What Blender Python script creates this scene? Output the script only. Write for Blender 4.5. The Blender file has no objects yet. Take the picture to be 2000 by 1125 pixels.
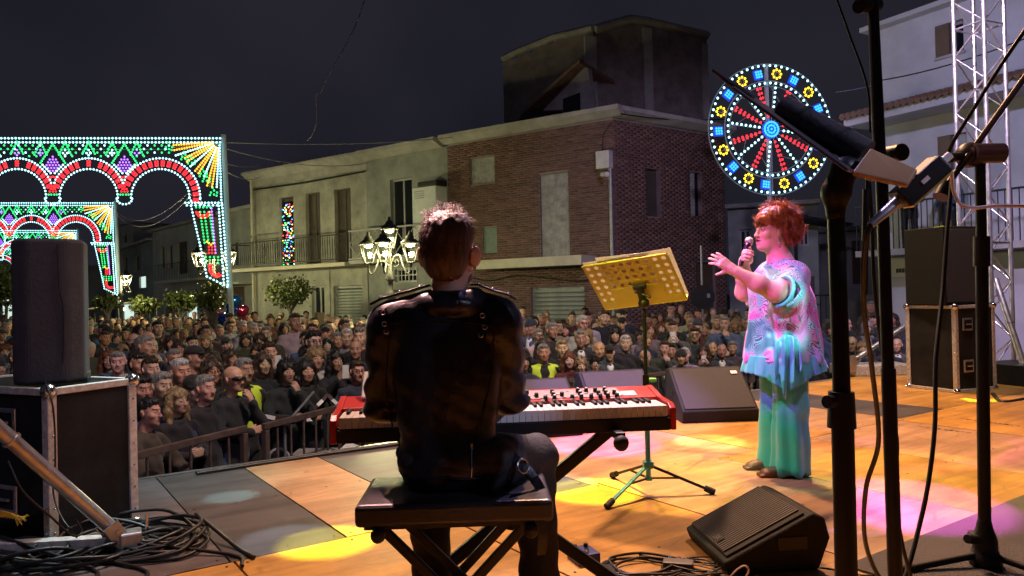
import bpy, math, random, colorsys
import numpy as np
from mathutils import Vector, Matrix, Euler

# ------------------------------------------------------------------ scene, camera, world, light
SC = bpy.context.scene
COL = SC.collection
random.seed(7)
RNG = np.random.default_rng(7)
R = math.radians
F_PX = 1450.0                      # focal length for a 2000 px wide frame
EYE = Vector((0.0, 0.0, 1.12))     # stage floor is z = 0
GROUND = -1.08
PITCH, ROLL = math.atan(12.5 / F_PX), R(1.35)
_f = Vector((0, math.cos(PITCH), math.sin(PITCH)))
_u0 = Vector((0, -math.sin(PITCH), math.cos(PITCH)))
_r0 = Vector((1, 0, 0))
C_R = _r0 * math.cos(ROLL) - _u0 * math.sin(ROLL)
C_U = _r0 * math.sin(ROLL) + _u0 * math.cos(ROLL)
cam_data = bpy.data.cameras.new('camera')
cam_data.sensor_width = 36.0
cam_data.lens = 36.0 * F_PX / 2000.0
cam_data.clip_start = 0.05
cam_data.clip_end = 600.0
cam = bpy.data.objects.new('camera', cam_data)
COL.objects.link(cam)
cam.matrix_world = Matrix((
    (C_R.x, C_U.x, -_f.x, EYE.x),
    (C_R.y, C_U.y, -_f.y, EYE.y),
    (C_R.z, C_U.z, -_f.z, EYE.z),
    (0, 0, 0, 1)))
SC.camera = cam

SC.view_settings.view_transform = 'Standard'
SC.view_settings.look = 'None'
SC.view_settings.exposure = 0.0
SC.view_settings.gamma = 1.0
SC.view_settings.use_curve_mapping = False
SC.cycles.use_denoising = True
SC.cycles.max_bounces = 5
SC.cycles.diffuse_bounces = 2
SC.cycles.glossy_bounces = 2
SC.cycles.transmission_bounces = 3
SC.cycles.transparent_max_bounces = 6
SC.cycles.sample_clamp_indirect = 3.0
SC.cycles.caustics_reflective = False
SC.cycles.caustics_refractive = False
SC.cycles.use_light_tree = True

world = bpy.data.worlds.new('World')
SC.world = world
world.use_nodes = True
wn, wl = world.node_tree.nodes, world.node_tree.links
for n in list(wn):
    wn.remove(n)
w_out = wn.new('ShaderNodeOutputWorld')
w_bg = wn.new('ShaderNodeBackground')
w_sky = wn.new('ShaderNodeTexSky')             # night: the sun is under the horizon
w_sky.sky_type = 'NISHITA'
w_sky.sun_disc = False
w_sky.sun_elevation = R(-7.0)
w_sky.sun_rotation = R(200)
w_noise = wn.new('ShaderNodeTexNoise')         # thin cloud lit by the town
w_noise.inputs['Scale'].default_value = 2.2
w_noise.inputs['Detail'].default_value = 3.0
w_ramp = wn.new('ShaderNodeValToRGB')
w_ramp.color_ramp.elements[0].position = 0.3
w_ramp.color_ramp.elements[1].position = 0.75
w_ramp.color_ramp.elements[0].color = (0.0085, 0.0085, 0.0135, 1)
w_ramp.color_ramp.elements[1].color = (0.0215, 0.0205, 0.0300, 1)
w_add = wn.new('ShaderNodeMix')
w_add.data_type = 'RGBA'
w_add.blend_type = 'ADD'
w_add.inputs['Factor'].default_value = 0.03
wl.new(w_noise.outputs['Fac'], w_ramp.inputs['Fac'])
wl.new(w_ramp.outputs['Color'], w_add.inputs['A'])
wl.new(w_sky.outputs['Color'], w_add.inputs['B'])
wl.new(w_add.outputs['Result'], w_bg.inputs['Color'])
w_bg.inputs['Strength'].default_value = 1.0
wl.new(w_bg.outputs['Background'], w_out.inputs['Surface'])


def ray(px, py):
    return _f + C_R * ((px - 1000.0) / F_PX) - C_U * ((py - 562.5) / F_PX)


def P(px, py, depth):
    """point seen at pixel (px,py) of the 2000x1125 photograph, `depth` metres ahead"""
    d = ray(px, py)
    return EYE + d * (depth / d.y)


def G(px, py, z=0.0):
    d = ray(px, py)
    return EYE + d * ((z - EYE.z) / d.z)


def horizon(px):
    return 575.0 - (px - 1000.0) * math.tan(ROLL)


def spot(name, loc, target, color, watts, deg, blend=0.25, size=0.05):
    ld = bpy.data.lights.new(name, 'SPOT')
    ld.color = color
    ld.energy = watts
    ld.spot_size = R(deg)
    ld.spot_blend = blend
    ld.shadow_soft_size = size
    o = bpy.data.objects.new(name, ld)
    COL.objects.link(o)
    o.location = loc
    o.rotation_euler = (Vector(target) - Vector(loc)).to_track_quat('-Z', 'Y').to_euler()
    return o


def point(name, loc, color, watts, size=0.06):
    ld = bpy.data.lights.new(name, 'POINT')
    ld.color = color
    ld.energy = watts
    ld.shadow_soft_size = size
    o = bpy.data.objects.new(name, ld)
    COL.objects.link(o)
    o.location = loc
    return o


# stage lamps, hung from the stage's own lighting rig above the frame, plus added fills
AMBER, WARM = (1.0, 0.54, 0.28), (1.0, 0.72, 0.45)
MAGENTA, CYAN, LILAC = (1.0, 0.10, 0.85), (0.25, 0.95, 1.0), (0.55, 0.45, 1.0)
YELLOW = (1.0, 0.88, 0.02)
RIG = 6.2
_S0, _E = Vector((-2.39, 4.75, 0)), Vector((0.826, 0.564, 0)).normalized()


def rig(s, t, z=RIG):                 # stage coordinates: s along the lip, t metres behind it
    return _S0 + _E * s + Vector((_E.y, -_E.x, 0)) * t + Vector((0, 0, z))


# amber washes from the front truss, falling back over the boards
spot('amber_lamp', rig(3.6, 0.1), rig(2.8, 3.0, 0), AMBER, 2150, 74, 0.7, 0.12)
spot('amber_lamp', rig(6.6, 0.1), rig(5.6, 2.6, 0), AMBER, 2100, 74, 0.7, 0.12)
spot('amber_lamp', rig(1.0, 0.1), rig(1.4, 3.1, 0), (1.0, .56, .46), 780, 62, 0.8, 0.12)
spot('pink_lamp', rig(0.6, 0.0), (-.18, 2.2, 1.25), (1.0, .50, .48), 9000, 10, .6, .06)
spot('violet_lamp', rig(5.0, 0.0), (.0, 2.3, .9), (.55, .42, 1.0), 700, 12, .6, .06)
spot('rose_lamp', rig(2.4, .1), (.12, 2.80, .70), (1.0, .70, .78), 2600, 12, .7, .05)
spot('blue_lamp', (3.4, -.9, 3.8), (.02, 2.25, .85), (.62, .66, 1.0), 420, 9, .7, .04)
# the singer
spot('magenta_lamp', (-2.6, 2.4, 4.4), (1.40, 4.35, 1.08), MAGENTA, 2600, 10, .7, .05)
spot('orange_lamp', rig(3.0, .1, 5.6), (1.59, 4.52, 1.50), (1.0, .40, .16), 1300, 5.5, .7, .04)
spot('warm_fill', (2.6, -1.2, 5.4), (1.66, 4.5, 1.25), (1.0, .36, .36), 620, 16, .6, .05)  # warm fill added from behind the camera for her face and neck
spot('cyan_lamp', (2.3, -.8, 4.6), (1.60, 4.32, .90), (.60, 1.0, 1.0), 3600, 3.0, .9, .03)
spot('green_lamp', (-2.2, 3.2, 5.6), (1.58, 4.45, .45), (.10, 1.0, .60), 1100, 11, .7, .04)
spot('violet_lamp', (5.6, 3.6, 5.6), (1.75, 4.5, .9), (.40, .35, 1.0), 700, 14, .7, .05)
# pools on the boards


def pool(px, py, color, watts, deg, src, blend=.35):
    d = _f + C_R * ((px - 1000.0) / F_PX) - C_U * ((py - 562.5) / F_PX)
    tgt = EYE + d * (-EYE.z / d.z)
    spot('pool_lamp', src, tgt, color, watts, deg, blend, .03)


pool(640, 1058, YELLOW, 7000, 4.6, rig(1.0, 1.2))
pool(560, 1052, (.55, .8, 1.0), 2200, 4.4, rig(1.5, 1.4))
pool(450, 970, (.45, 1.0, 1.0), 2600, 3.0, rig(-2.0, .6, 5.0))
pool(1160, 958, YELLOW, 8000, 5.0, rig(3.4, .2))
pool(1090, 945, (.6, 1.0, .95), 2200, 4.5, rig(2.6, .3))
pool(1385, 862, (.85, 1.0, .62), 3000, 5.0, rig(4.6, .2))
pool(1775, 982, MAGENTA, 9000, 7.6, rig(5.8, .2))
pool(1620, 985, (.35, .20, 1.0), 5000, 7.0, rig(4.9, .2))
pool(1915, 781, YELLOW, 9000, 2.8, rig(8.0, .4))
pool(1175, 868, MAGENTA, 9500, 8.5, (.2, 3.3, 6.2), .6)
pool(1300, 950, YELLOW, 1500, 9.0, rig(4.2, .2))
pool(1800, 930, YELLOW, 1300, 11.0, rig(6.9, .2))
pool(400, 940, (.25, .75, .80), 1300, 12.0, rig(-1.0, .5), .9)
spot('cyan_lamp', rig(1.6, -.1), (-1.98, 3.65, .55), (.35, .9, 1.0), 1500, 9, .7, .04)
pool(100, 900, (.72, .66, 1.0), 360, 30.0, (.6, -1.5, 5.6), .7)
spot('yellow_lamp', (-1.6, .4, 5.4), (.70, 4.05, 1.14), (1.0, .95, .08), 3000, 6.5, .6, .04)
spot('lilac_lamp', rig(5.6, 1.6, 5.6), (5.75, 8.9, 3.2), (.85, .62, 1.0), 3200, 50, .8, .1)
spot('violet_lamp', (-1.8, 4.2, 5.6), (.80, 6.15, .35), (.55, .32, 1.0), 5200, 14, .7, .05)
spot('violet_lamp', (-.6, 3.4, 5.4), (.72, 1.55, 1.40), (.62, .50, 1.0), 420, 12, .7, .05)
# washes that leave the stage
spot('lilac_lamp', rig(6.5, 1.0, 6.6), (5.0, 22.0, 3.4), (.70, .56, .92), 2000, 46, .9, .2)
spot('lilac_lamp', rig(8.6, 2.2, 6.6), (9.6, 16.0, 4.6), (.58, .55, 1.0), 1500, 60, .9, .2)
spot('audience_fill', rig(2.2, 2.5, 6.8), (-2.5, 9.5, -.5), (1.0, .80, .70), 1750, 95, .9, .3)  # frontal fill added to brighten the faces of the crowd
spot('audience_fill', rig(6.0, 2.5, 6.8), (3.0, 12.0, -.5), (1.0, .80, .74), 1650, 80, .9, .3)  # second added fill, for the crowd before the brick house

# ------------------------------------------------------------------ helpers
def tag(o, label=None, cat=None, group=None, kind=None):
    if label: o['label'] = label
    if cat: o['category'] = cat
    if group: o['group'] = group
    if kind: o['kind'] = kind
    return o


def thing(name, label, cat, loc=(0, 0, 0), rotz=0.0, group=None, scale=1.0):
    o = bpy.data.objects.new(name, None)
    COL.objects.link(o)
    o.empty_display_size = 0.1
    o.location = loc
    o.rotation_euler = (0, 0, rotz)
    o.scale = (scale, scale, scale)
    return tag(o, label, cat, group)


def link(name, me, mat=None, parent=None, loc=None, rot=None, color=None):
    o = bpy.data.objects.new(name, me)
    COL.objects.link(o)
    if parent is not None: o.parent = parent
    if loc is not None: o.location = loc
    if rot is not None: o.rotation_euler = rot
    if color is not None: o.color = (*color[:3], 1)
    if mat is not None and len(me.materials) == 0: me.materials.append(mat)
    return o


def copy_tree(o, parent=None, recolor=None):
    c = o.copy()
    COL.objects.link(c)
    c.parent = parent
    for ch in o.children:
        copy_tree(ch, c)
    return c


def mesh_np(name, v, f, smooth=True):
    me = bpy.data.meshes.new(name)
    v = np.asarray(v, dtype=np.float32)
    me.from_pydata([tuple(x) for x in v.tolist()], [], [tuple(int(i) for i in q) for q in f])
    if smooth: me.shade_smooth()
    me.update()
    return me


def fast_quads(name, v, q, smooth=True):
    """mesh from an (n,3) float array and an (m,4) int array"""
    me = bpy.data.meshes.new(name)
    v = np.ascontiguousarray(v, np.float32)
    q = np.ascontiguousarray(q, np.int32)
    me.vertices.add(len(v))
    me.vertices.foreach_set('co', v.ravel())
    me.loops.add(q.size)
    me.loops.foreach_set('vertex_index', q.ravel())
    me.polygons.add(len(q))
    k = q.shape[1]
    me.polygons.foreach_set('loop_start', np.arange(0, q.size, k, dtype=np.int32))
    me.polygons.foreach_set('loop_total', np.full(len(q), k, np.int32))
    me.update(calc_edges=True)
    if smooth: me.shade_smooth()
    return me


def rotm(rot):
    return np.array(Euler(rot).to_matrix())


class MB:
    """collects shapes and builds ONE mesh object"""
    def __init__(s):
        s.v, s.f, s.sm = [], [], []

    def add(s, vs, fs, smooth=False):
        o = len(s.v)
        s.v += [tuple(map(float, x)) for x in vs]
        s.f += [tuple(o + i for i in q) for q in fs]
        s.sm += [smooth] * len(fs)
        return s

    def box(s, c, size, rot=None):
        hx, hy, hz = size[0] / 2, size[1] / 2, size[2] / 2
        pts = np.array([(x, y, z) for x in (-hx, hx) for y in (-hy, hy) for z in (-hz, hz)])
        if rot is not None: pts = pts @ (rot if isinstance(rot, np.ndarray) else rotm(rot)).T
        return s.add(pts + np.array(c), [(0, 1, 3, 2), (4, 6, 7, 5), (0, 4, 5, 1), (2, 3, 7, 6), (0, 2, 6, 4), (1, 5, 7, 3)])

    def span(s, a, b):
        a, b = np.array(a, float), np.array(b, float)
        return s.box((a + b) / 2, np.abs(b - a))

    def frame(s, p0, p1):
        d = np.array(p1, float) - np.array(p0, float)
        L = np.linalg.norm(d)
        d = d / max(L, 1e-9)
        a = np.array((0, 0, 1.0)) if abs(d[2]) < 0.9 else np.array((1.0, 0, 0))
        x = np.cross(a, d); x /= np.linalg.norm(x)
        y = np.cross(d, x)
        return d, x, y, L

    def cyl(s, p0, p1, r0, r1=None, n=12, cap=True):
        r1 = r0 if r1 is None else r1
        d, x, y, L = s.frame(p0, p1)
        t = np.arange(n) * 2 * math.pi / n
        ring = np.cos(t)[:, None] * x + np.sin(t)[:, None] * y
        p0, p1 = np.array(p0, float), np.array(p1, float)
        s.add(np.vstack([p0 + ring * r0, p1 + ring * r1]), [(i, (i + 1) % n, n + (i + 1) % n, n + i) for i in range(n)], True)
        if cap:
            s.add(p0 + ring * r0, [tuple(range(n))[::-1]])
            s.add(p1 + ring * r1, [tuple(range(n))])
        return s

    def bar(s, p0, p1, w, h, up=(0, 0, 1)):
        """square-section bar"""
        d = np.array(p1, float) - np.array(p0, float)
        L = np.linalg.norm(d); d /= L
        u = np.array(up, float)
        x = np.cross(d, u)
        if np.linalg.norm(x) < 1e-6: x = np.cross(d, (1, 0, 0))
        x /= np.linalg.norm(x)
        u = np.cross(x, d)
        m = np.stack([x, d, u], axis=1)
        return s.box((np.array(p0) + np.array(p1)) / 2, (w, L, h), m)

    def tube(s, pts, r, n=8, cap=True):
        pts = np.array(pts, float)
        m = len(pts)
        rr = np.full(m, r) if np.isscalar(r) else np.array(r, float)
        tg = np.gradient(pts, axis=0)
        tg /= np.maximum(np.linalg.norm(tg, axis=1)[:, None], 1e-9)
        a = np.array((0, 0, 1.0)) if abs(tg[0][2]) < 0.9 else np.array((1.0, 0, 0))
        x = np.cross(a, tg[0]); x /= np.linalg.norm(x)
        t = np.arange(n) * 2 * math.pi / n
        vs = []
        for i in range(m):
            x = x - tg[i] * np.dot(x, tg[i]); x /= max(np.linalg.norm(x), 1e-9)
            y = np.cross(tg[i], x)
            vs.append(pts[i] + rr[i] * (np.cos(t)[:, None] * x + np.sin(t)[:, None] * y))
        fs = [(i * n + j, i * n + (j + 1) % n, (i + 1) * n + (j + 1) % n, (i + 1) * n + j) for i in range(m - 1) for j in range(n)]
        s.add(np.vstack(vs), fs, True)
        if cap:
            s.add(vs[0], [tuple(range(n))[::-1]]); s.add(vs[-1], [tuple(range(n))])
        return s

    def sphere(s, c, r, nu=12, nv=8):
        r = np.array((r, r, r) if np.isscalar(r) else r, float)
        vs, fs = [], []
        for j in range(1, nv):
            th = math.pi * j / nv
            for i in range(nu):
                ph = 2 * math.pi * i / nu
                vs.append((math.sin(th) * math.cos(ph), math.sin(th) * math.sin(ph), math.cos(th)))
        for j in range(nv - 2):
            for i in range(nu):
                fs.append((j * nu + i, (j + 1) * nu + i, (j + 1) * nu + (i + 1) % nu, j * nu + (i + 1) % nu))
        vs += [(0, 0, 1), (0, 0, -1)]
        a, b = len(vs) - 2, len(vs) - 1
        for i in range(nu):
            fs.append((a, i, (i + 1) % nu))
            fs.append((b, (nv - 2) * nu + (i + 1) % nu, (nv - 2) * nu + i))
        return s.add(np.array(vs) * r + np.array(c), fs, True)

    def lathe(s, prof, c=(0, 0, 0), n=12, cap=True):
        """prof: list of (r, z)"""
        t = np.arange(n) * 2 * math.pi / n
        vs = np.vstack([np.stack([rr * np.cos(t), rr * np.sin(t), np.full(n, z)], 1) for rr, z in prof]) + np.array(c)
        m = len(prof)
        fs = [(i * n + j, i * n + (j + 1) % n, (i + 1) * n + (j + 1) % n, (i + 1) * n + j) for i in range(m - 1) for j in range(n)]
        s.add(vs, fs, True)
        if cap:
            s.add(vs[:n], [tuple(range(n))[::-1]]); s.add(vs[-n:], [tuple(range(n))])
        return s

    def prism(s, poly, d):
        """poly: 3D points in a plane, extruded by vector d"""
        poly = np.array(poly, float); d = np.array(d, float); n = len(poly)
        fs = [tuple(range(n))[::-1], tuple(range(n, 2 * n))] + [(i, (i + 1) % n, n + (i + 1) % n, n + i) for i in range(n)]
        return s.add(np.vstack([poly, poly + d]), fs)

    def mesh(s, name):
        me = bpy.data.meshes.new(name)
        me.from_pydata(s.v, [], s.f)
        me.polygons.foreach_set('use_smooth', s.sm)
        me.update()
        return me

    def build(s, name, mat=None, parent=None, bevel=0.0, loc=None, rot=None, color=None, off=None, segs=2):
        if off is not None:
            o3 = tuple(off)
            s.v = [(a - o3[0], b - o3[1], c - o3[2]) for a, b, c in s.v]
        o = link(name, s.mesh(name), mat, parent, loc, rot, color)
        if bevel:
            m = o.modifiers.new('bevel', 'BEVEL')
            m.width = bevel; m.segments = segs; m.limit_method = 'ANGLE'; m.angle_limit = R(40)
            m.harden_normals = False
        return o


# ------------------------------------------------------------------ materials
MATS = {}


def M(name, col=(0.5, 0.5, 0.5), rough=0.6, metal=0.0, var=0.12, vs=6.0, bump=0.0, bs=40.0, spec=0.5, coat=0.0,
      objcol=False, emit=None, es=1.0, attr=None, stretch=None, alpha=None, scratches=0.0, sheen=0.0, trans=0.0, translucent=None):
    if name in MATS: return MATS[name]
    m = bpy.data.materials.new(name)
    MATS[name] = m
    m.use_nodes = True
    nt = m.node_tree; N, L = nt.nodes, nt.links
    b = N['Principled BSDF']
    b.inputs['Roughness'].default_value = rough
    b.inputs['Metallic'].default_value = metal
    b.inputs['Specular IOR Level'].default_value = spec
    b.inputs['Coat Weight'].default_value = coat
    if sheen: b.inputs['Sheen Weight'].default_value = sheen
    if trans: b.inputs['Transmission Weight'].default_value = trans
    tc = N.new('ShaderNodeTexCoord')
    mp = N.new('ShaderNodeMapping')
    L.new(tc.outputs['Object'], mp.inputs['Vector'])
    if stretch: mp.inputs['Scale'].default_value = stretch
    no = N.new('ShaderNodeTexNoise')
    no.inputs['Scale'].default_value = vs
    no.inputs['Detail'].default_value = 5
    no.inputs['Roughness'].default_value = 0.65
    L.new(mp.outputs['Vector'], no.inputs['Vector'])
    mr = N.new('ShaderNodeMapRange')
    mr.inputs['From Min'].default_value = 0.3; mr.inputs['From Max'].default_value = 0.7
    mr.inputs['To Min'].default_value = 1 - var; mr.inputs['To Max'].default_value = 1 + var
    L.new(no.outputs['Fac'], mr.inputs['Value'])
    mx = N.new('ShaderNodeMix'); mx.data_type = 'RGBA'; mx.blend_type = 'MULTIPLY'
    mx.inputs['Factor'].default_value = 1
    L.new(mr.outputs['Result'], mx.inputs['B'])
    if objcol:
        oi = N.new('ShaderNodeObjectInfo'); L.new(oi.outputs['Color'], mx.inputs['A'])
    elif attr:
        at = N.new('ShaderNodeAttribute'); at.attribute_name = attr; L.new(at.outputs['Color'], mx.inputs['A'])
    else:
        mx.inputs['A'].default_value = (*col, 1)
    L.new(mx.outputs['Result'], b.inputs['Base Color'])
    # uneven gloss
    rr = N.new('ShaderNodeMapRange')
    rr.inputs['To Min'].default_value = max(0.02, rough - 0.12); rr.inputs['To Max'].default_value = min(1, rough + 0.12)
    L.new(no.outputs['Fac'], rr.inputs['Value']); L.new(rr.outputs['Result'], b.inputs['Roughness'])
    if bump:
        n2 = N.new('ShaderNodeTexNoise'); n2.inputs['Scale'].default_value = bs; n2.inputs['Detail'].default_value = 4
        L.new(mp.outputs['Vector'], n2.inputs['Vector'])
        bp = N.new('ShaderNodeBump'); bp.inputs['Strength'].default_value = bump; bp.inputs['Distance'].default_value = 0.01
        L.new(n2.outputs['Fac'], bp.inputs['Height']); L.new(bp.outputs['Normal'], b.inputs['Normal'])
    if emit:
        b.inputs['Emission Color'].default_value = (*emit, 1)
        b.inputs['Emission Strength'].default_value = es
    if alpha is not None: b.inputs['Alpha'].default_value = alpha
    return m


def bulb_mat(name, col, strength):
    if name in MATS: return MATS[name]
    m = bpy.data.materials.new(name); MATS[name] = m
    m.use_nodes = True
    b = m.node_tree.nodes['Principled BSDF']
    b.inputs['Base Color'].default_value = (*col, 1)
    b.inputs['Emission Color'].default_value = (*col, 1)
    b.inputs['Emission Strength'].default_value = strength
    m.cycles.emission_sampling = 'NONE'
    return m


# ------------------------------------------------------------------ signed-distance modelling (bodies, cloth, hair)
class SDF:
    def __init__(s, h):
        s.h, s.pr, s.disp = h, [], None

    def ell(s, c, r, k=0.02, rot=None, sub=False):
        c = np.array(c, float); r = np.array(r, float); m = None if rot is None else (rot if isinstance(rot, np.ndarray) else rotm(rot))
        R0 = float(r.max())
        def fn(X, Y, Z):
            x, y, z = X - c[0], Y - c[1], Z - c[2]
            if m is not None:
                x, y, z = (m[0, 0] * x + m[1, 0] * y + m[2, 0] * z, m[0, 1] * x + m[1, 1] * y + m[2, 1] * z, m[0, 2] * x + m[1, 2] * y + m[2, 2] * z)
            k0 = np.sqrt((x / r[0]) ** 2 + (y / r[1]) ** 2 + (z / r[2]) ** 2)
            k1 = np.sqrt((x / r[0] ** 2) ** 2 + (y / r[1] ** 2) ** 2 + (z / r[2] ** 2) ** 2)
            return k0 * (k0 - 1) / np.maximum(k1, 1e-6)
        s.pr.append((fn, c - R0, c + R0, k, sub)); return s

    def cone(s, a, b, ra, rb=None, k=0.02, sub=False, flat=None):
        """tapered limb; flat=(axis vector, factor) squeezes it across one axis"""
        rb = ra if rb is None else rb
        a = np.array(a, float); b = np.array(b, float); ba = b - a; bb = float(ba @ ba)
        R0 = max(ra, rb) * (1.0 if flat is None else max(1, 1 / flat[1]))
        fx = None
        if flat is not None: fx = np.array(flat[0], float); fx /= np.linalg.norm(fx)
        def fn(X, Y, Z):
            x, y, z = X - a[0], Y - a[1], Z - a[2]
            hh = np.clip((x * ba[0] + y * ba[1] + z * ba[2]) / bb, 0, 1)
            x, y, z = x - hh * ba[0], y - hh * ba[1], z - hh * ba[2]
            q = x * x + y * y + z * z
            if fx is not None:
                t = x * fx[0] + y * fx[1] + z * fx[2]
                q = q + t * t * (1 / flat[1] ** 2 - 1)
            return np.sqrt(q) - (ra + (rb - ra) * hh)
        s.pr.append((fn, np.minimum(a, b) - R0, np.maximum(a, b) + R0, k, sub)); return s

    def chain(s, pts, rs, k=0.02, flat=None):
        for i in range(len(pts) - 1): s.cone(pts[i], pts[i + 1], rs[i], rs[i + 1], k, flat=flat)
        return s

    def box(s, c, half, rnd=0.01, k=0.02, rot=None, sub=False):
        c = np.array(c, float); hf = np.array(half, float) - rnd; m = None if rot is None else (rot if isinstance(rot, np.ndarray) else rotm(rot))
        R0 = float(np.linalg.norm(half))
        def fn(X, Y, Z):
            x, y, z = X - c[0], Y - c[1], Z - c[2]
            if m is not None:
                x, y, z = (m[0, 0] * x + m[1, 0] * y + m[2, 0] * z, m[0, 1] * x + m[1, 1] * y + m[2, 1] * z, m[0, 2] * x + m[1, 2] * y + m[2, 2] * z)
            x, y, z = np.abs(x) - hf[0], np.abs(y) - hf[1], np.abs(z) - hf[2]
            return np.sqrt(np.maximum(x, 0) ** 2 + np.maximum(y, 0) ** 2 + np.maximum(z, 0) ** 2) + np.minimum(np.maximum(x, np.maximum(y, z)), 0) - rnd
        s.pr.append((fn, c - R0, c + R0, k, sub)); return s

    def field(s):
        h = s.h
        lo = np.min([p[1] for p in s.pr if not p[4]], axis=0) - 4 * h - 0.02
        hi = np.max([p[2] for p in s.pr if not p[4]], axis=0) + 4 * h + 0.02
        n = np.ceil((hi - lo) / h).astype(int) + 1
        ax = [(lo[i] + np.arange(n[i]) * h).astype(np.float32) for i in range(3)]
        D = np.full(n, 0.5, np.float32)
        for fn, a, b, k, sub in s.pr:
            pad = k * 1.5 + 4 * h + (0.03 if s.disp else 0)
            i0 = np.clip(np.floor((a - pad - lo) / h).astype(int), 0, n); i1 = np.clip(np.ceil((b + pad - lo) / h).astype(int) + 1, 0, n)
            if np.any(i1 <= i0): continue
            sl = tuple(slice(i0[q], i1[q]) for q in range(3))
            d = fn(ax[0][sl[0]][:, None, None], ax[1][sl[1]][None, :, None], ax[2][sl[2]][None, None, :]).astype(np.float32)
            o = D[sl]
            if sub:
                t = np.clip(0.5 - 0.5 * (o + d) / k, 0, 1)
                D[sl] = o + (-d - o) * t + k * t * (1 - t)
            else:
                t = np.clip(0.5 + 0.5 * (o - d) / k, 0, 1)
                D[sl] = o + (d - o) * t - k * t * (1 - t)
        if s.disp is not None:
            D += s.disp(ax[0][:, None, None], ax[1][None, :, None], ax[2][None, None, :])
        return D, lo

    def verts(s):
        D, lo = s.field(); h = s.h
        S = D < 0
        n = np.array(D.shape)
        c = np.zeros(n - 1, np.int8)
        for dx in (0, 1):
            for dy in (0, 1):
                for dz in (0, 1):
                    c += S[dx:n[0] - 1 + dx, dy:n[1] - 1 + dy, dz:n[2] - 1 + dz]
        mask = (c > 0) & (c < 8)
        I = np.argwhere(mask)
        idx = np.full(n - 1, -1, np.int32); idx[mask] = np.arange(len(I))
        pos = np.zeros((len(I), 3)); cnt = np.zeros(len(I))
        for axis in range(3):
            o1, o2 = [q for q in range(3) if q != axis]
            for e1 in (0, 1):
                for e2 in (0, 1):
                    A = I.copy(); A[:, o1] += e1; A[:, o2] += e2
                    B = A.copy(); B[:, axis] += 1
                    da, db = D[tuple(A.T)], D[tuple(B.T)]
                    cr = (da < 0) != (db < 0)
                    t = np.where(cr, da / np.where(cr, da - db, 1), 0)
                    pp = A.astype(float); pp[:, axis] += t
                    pos[cr] += pp[cr]; cnt += cr
        V = lo + h * pos / cnt[:, None]
        Q = []
        for axis in range(3):
            o1, o2 = [(1, 2), (2, 0), (0, 1)][axis]
            sa = [slice(None)] * 3; sb = [slice(None)] * 3
            sa[axis] = slice(0, n[axis] - 1); sb[axis] = slice(1, n[axis])
            for q in (o1, o2): sa[q] = slice(1, n[q] - 1); sb[q] = slice(1, n[q] - 1)
            a, b = S[tuple(sa)], S[tuple(sb)]
            E = np.argwhere(a != b)
            if len(E) == 0: continue
            inside = a[tuple(E.T)]
            base = E.copy(); base[:, o1] += 1; base[:, o2] += 1
            def cell(d1, d2):
                z = base.copy(); z[:, o1] -= d1; z[:, o2] -= d2
                return idx[tuple(z.T)]
            q = np.stack([cell(1, 1), cell(0, 1), cell(0, 0), cell(1, 0)], 1)
            q[~inside] = q[~inside][:, ::-1]
            Q.append(q)
        Q = np.vstack(Q)
        return V, Q[(Q >= 0).all(1)]

    def mesh(s, name):
        V, Q = s.verts()
        return fast_quads(name, V, Q)


def centers(me):
    n = len(me.polygons)
    a = np.empty(n * 3, np.float32); me.polygons.foreach_get('center', a)
    return a.reshape(-1, 3)


def set_mats(me, mats, ids):
    for m in mats: me.materials.append(m)
    me.polygons.foreach_set('material_index', np.asarray(ids, np.int32)); me.update()


def join_np(parts):
    v, q, o = [], [], 0
    for a, b in parts:
        v.append(a); q.append(b + o); o += len(a)
    return np.vstack(v), np.vstack(q)


def text_mesh(name, body, size, depth=0.0):
    cu = bpy.data.curves.new(name, 'FONT')
    cu.body = body; cu.size = size; cu.extrude = depth; cu.align_x = 'CENTER'; cu.align_y = 'CENTER'
    o = bpy.data.objects.new(name, cu); COL.objects.link(o)
    bpy.context.view_layer.update()
    me = bpy.data.meshes.new_from_object(o.evaluated_get(bpy.context.evaluated_depsgraph_get()))
    bpy.data.objects.remove(o); bpy.data.curves.remove(cu)
    return me


def bez(p0, p1, p2, p3, n=12):
    t = np.linspace(0, 1, n)[:, None]
    p0, p1, p2, p3 = [np.array(p, float) for p in (p0, p1, p2, p3)]
    return (1 - t) ** 3 * p0 + 3 * (1 - t) ** 2 * t * p1 + 3 * (1 - t) * t ** 2 * p2 + t ** 3 * p3


def smooth_path(pts, n=8):
    """Catmull-Rom through points"""
    pts = np.array(pts, float)
    p = np.vstack([2 * pts[0] - pts[1], pts, 2 * pts[-1] - pts[-2]])
    out = []
    for i in range(1, len(p) - 2):
        t = np.linspace(0, 1, n, endpoint=False)[:, None]
        a, b, c, d = p[i - 1], p[i], p[i + 1], p[i + 2]
        out.append(0.5 * ((2 * b) + (-a + c) * t + (2 * a - 5 * b + 4 * c - d) * t ** 2 + (-a + 3 * b - 3 * c + d) * t ** 3))
    return np.vstack(out + [pts[-1:]])

# ------------------------------------------------------------------ the setting: ground and stage
m_ground = M('paving_stone', (0.07, 0.068, 0.065), 0.75, var=0.3, vs=1.5, bump=0.4, bs=14)
g = MB().add([(-260, -60, GROUND), (260, -60, GROUND), (260, 320, GROUND), (-260, 320, GROUND)], [(0, 1, 2, 3)]).build('ground', m_ground)
tag(g, 'dark paved square under the crowd', kind='structure')

S0 = Vector((-2.39, 4.75, 0)); E_DIR = Vector((0.826, 0.564, 0)).normalized(); T_DIR = Vector((E_DIR.y, -E_DIR.x, 0))


def ST(s, t, z=0.0):
    return S0 + E_DIR * s + T_DIR * t + Vector((0, 0, z))


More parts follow.
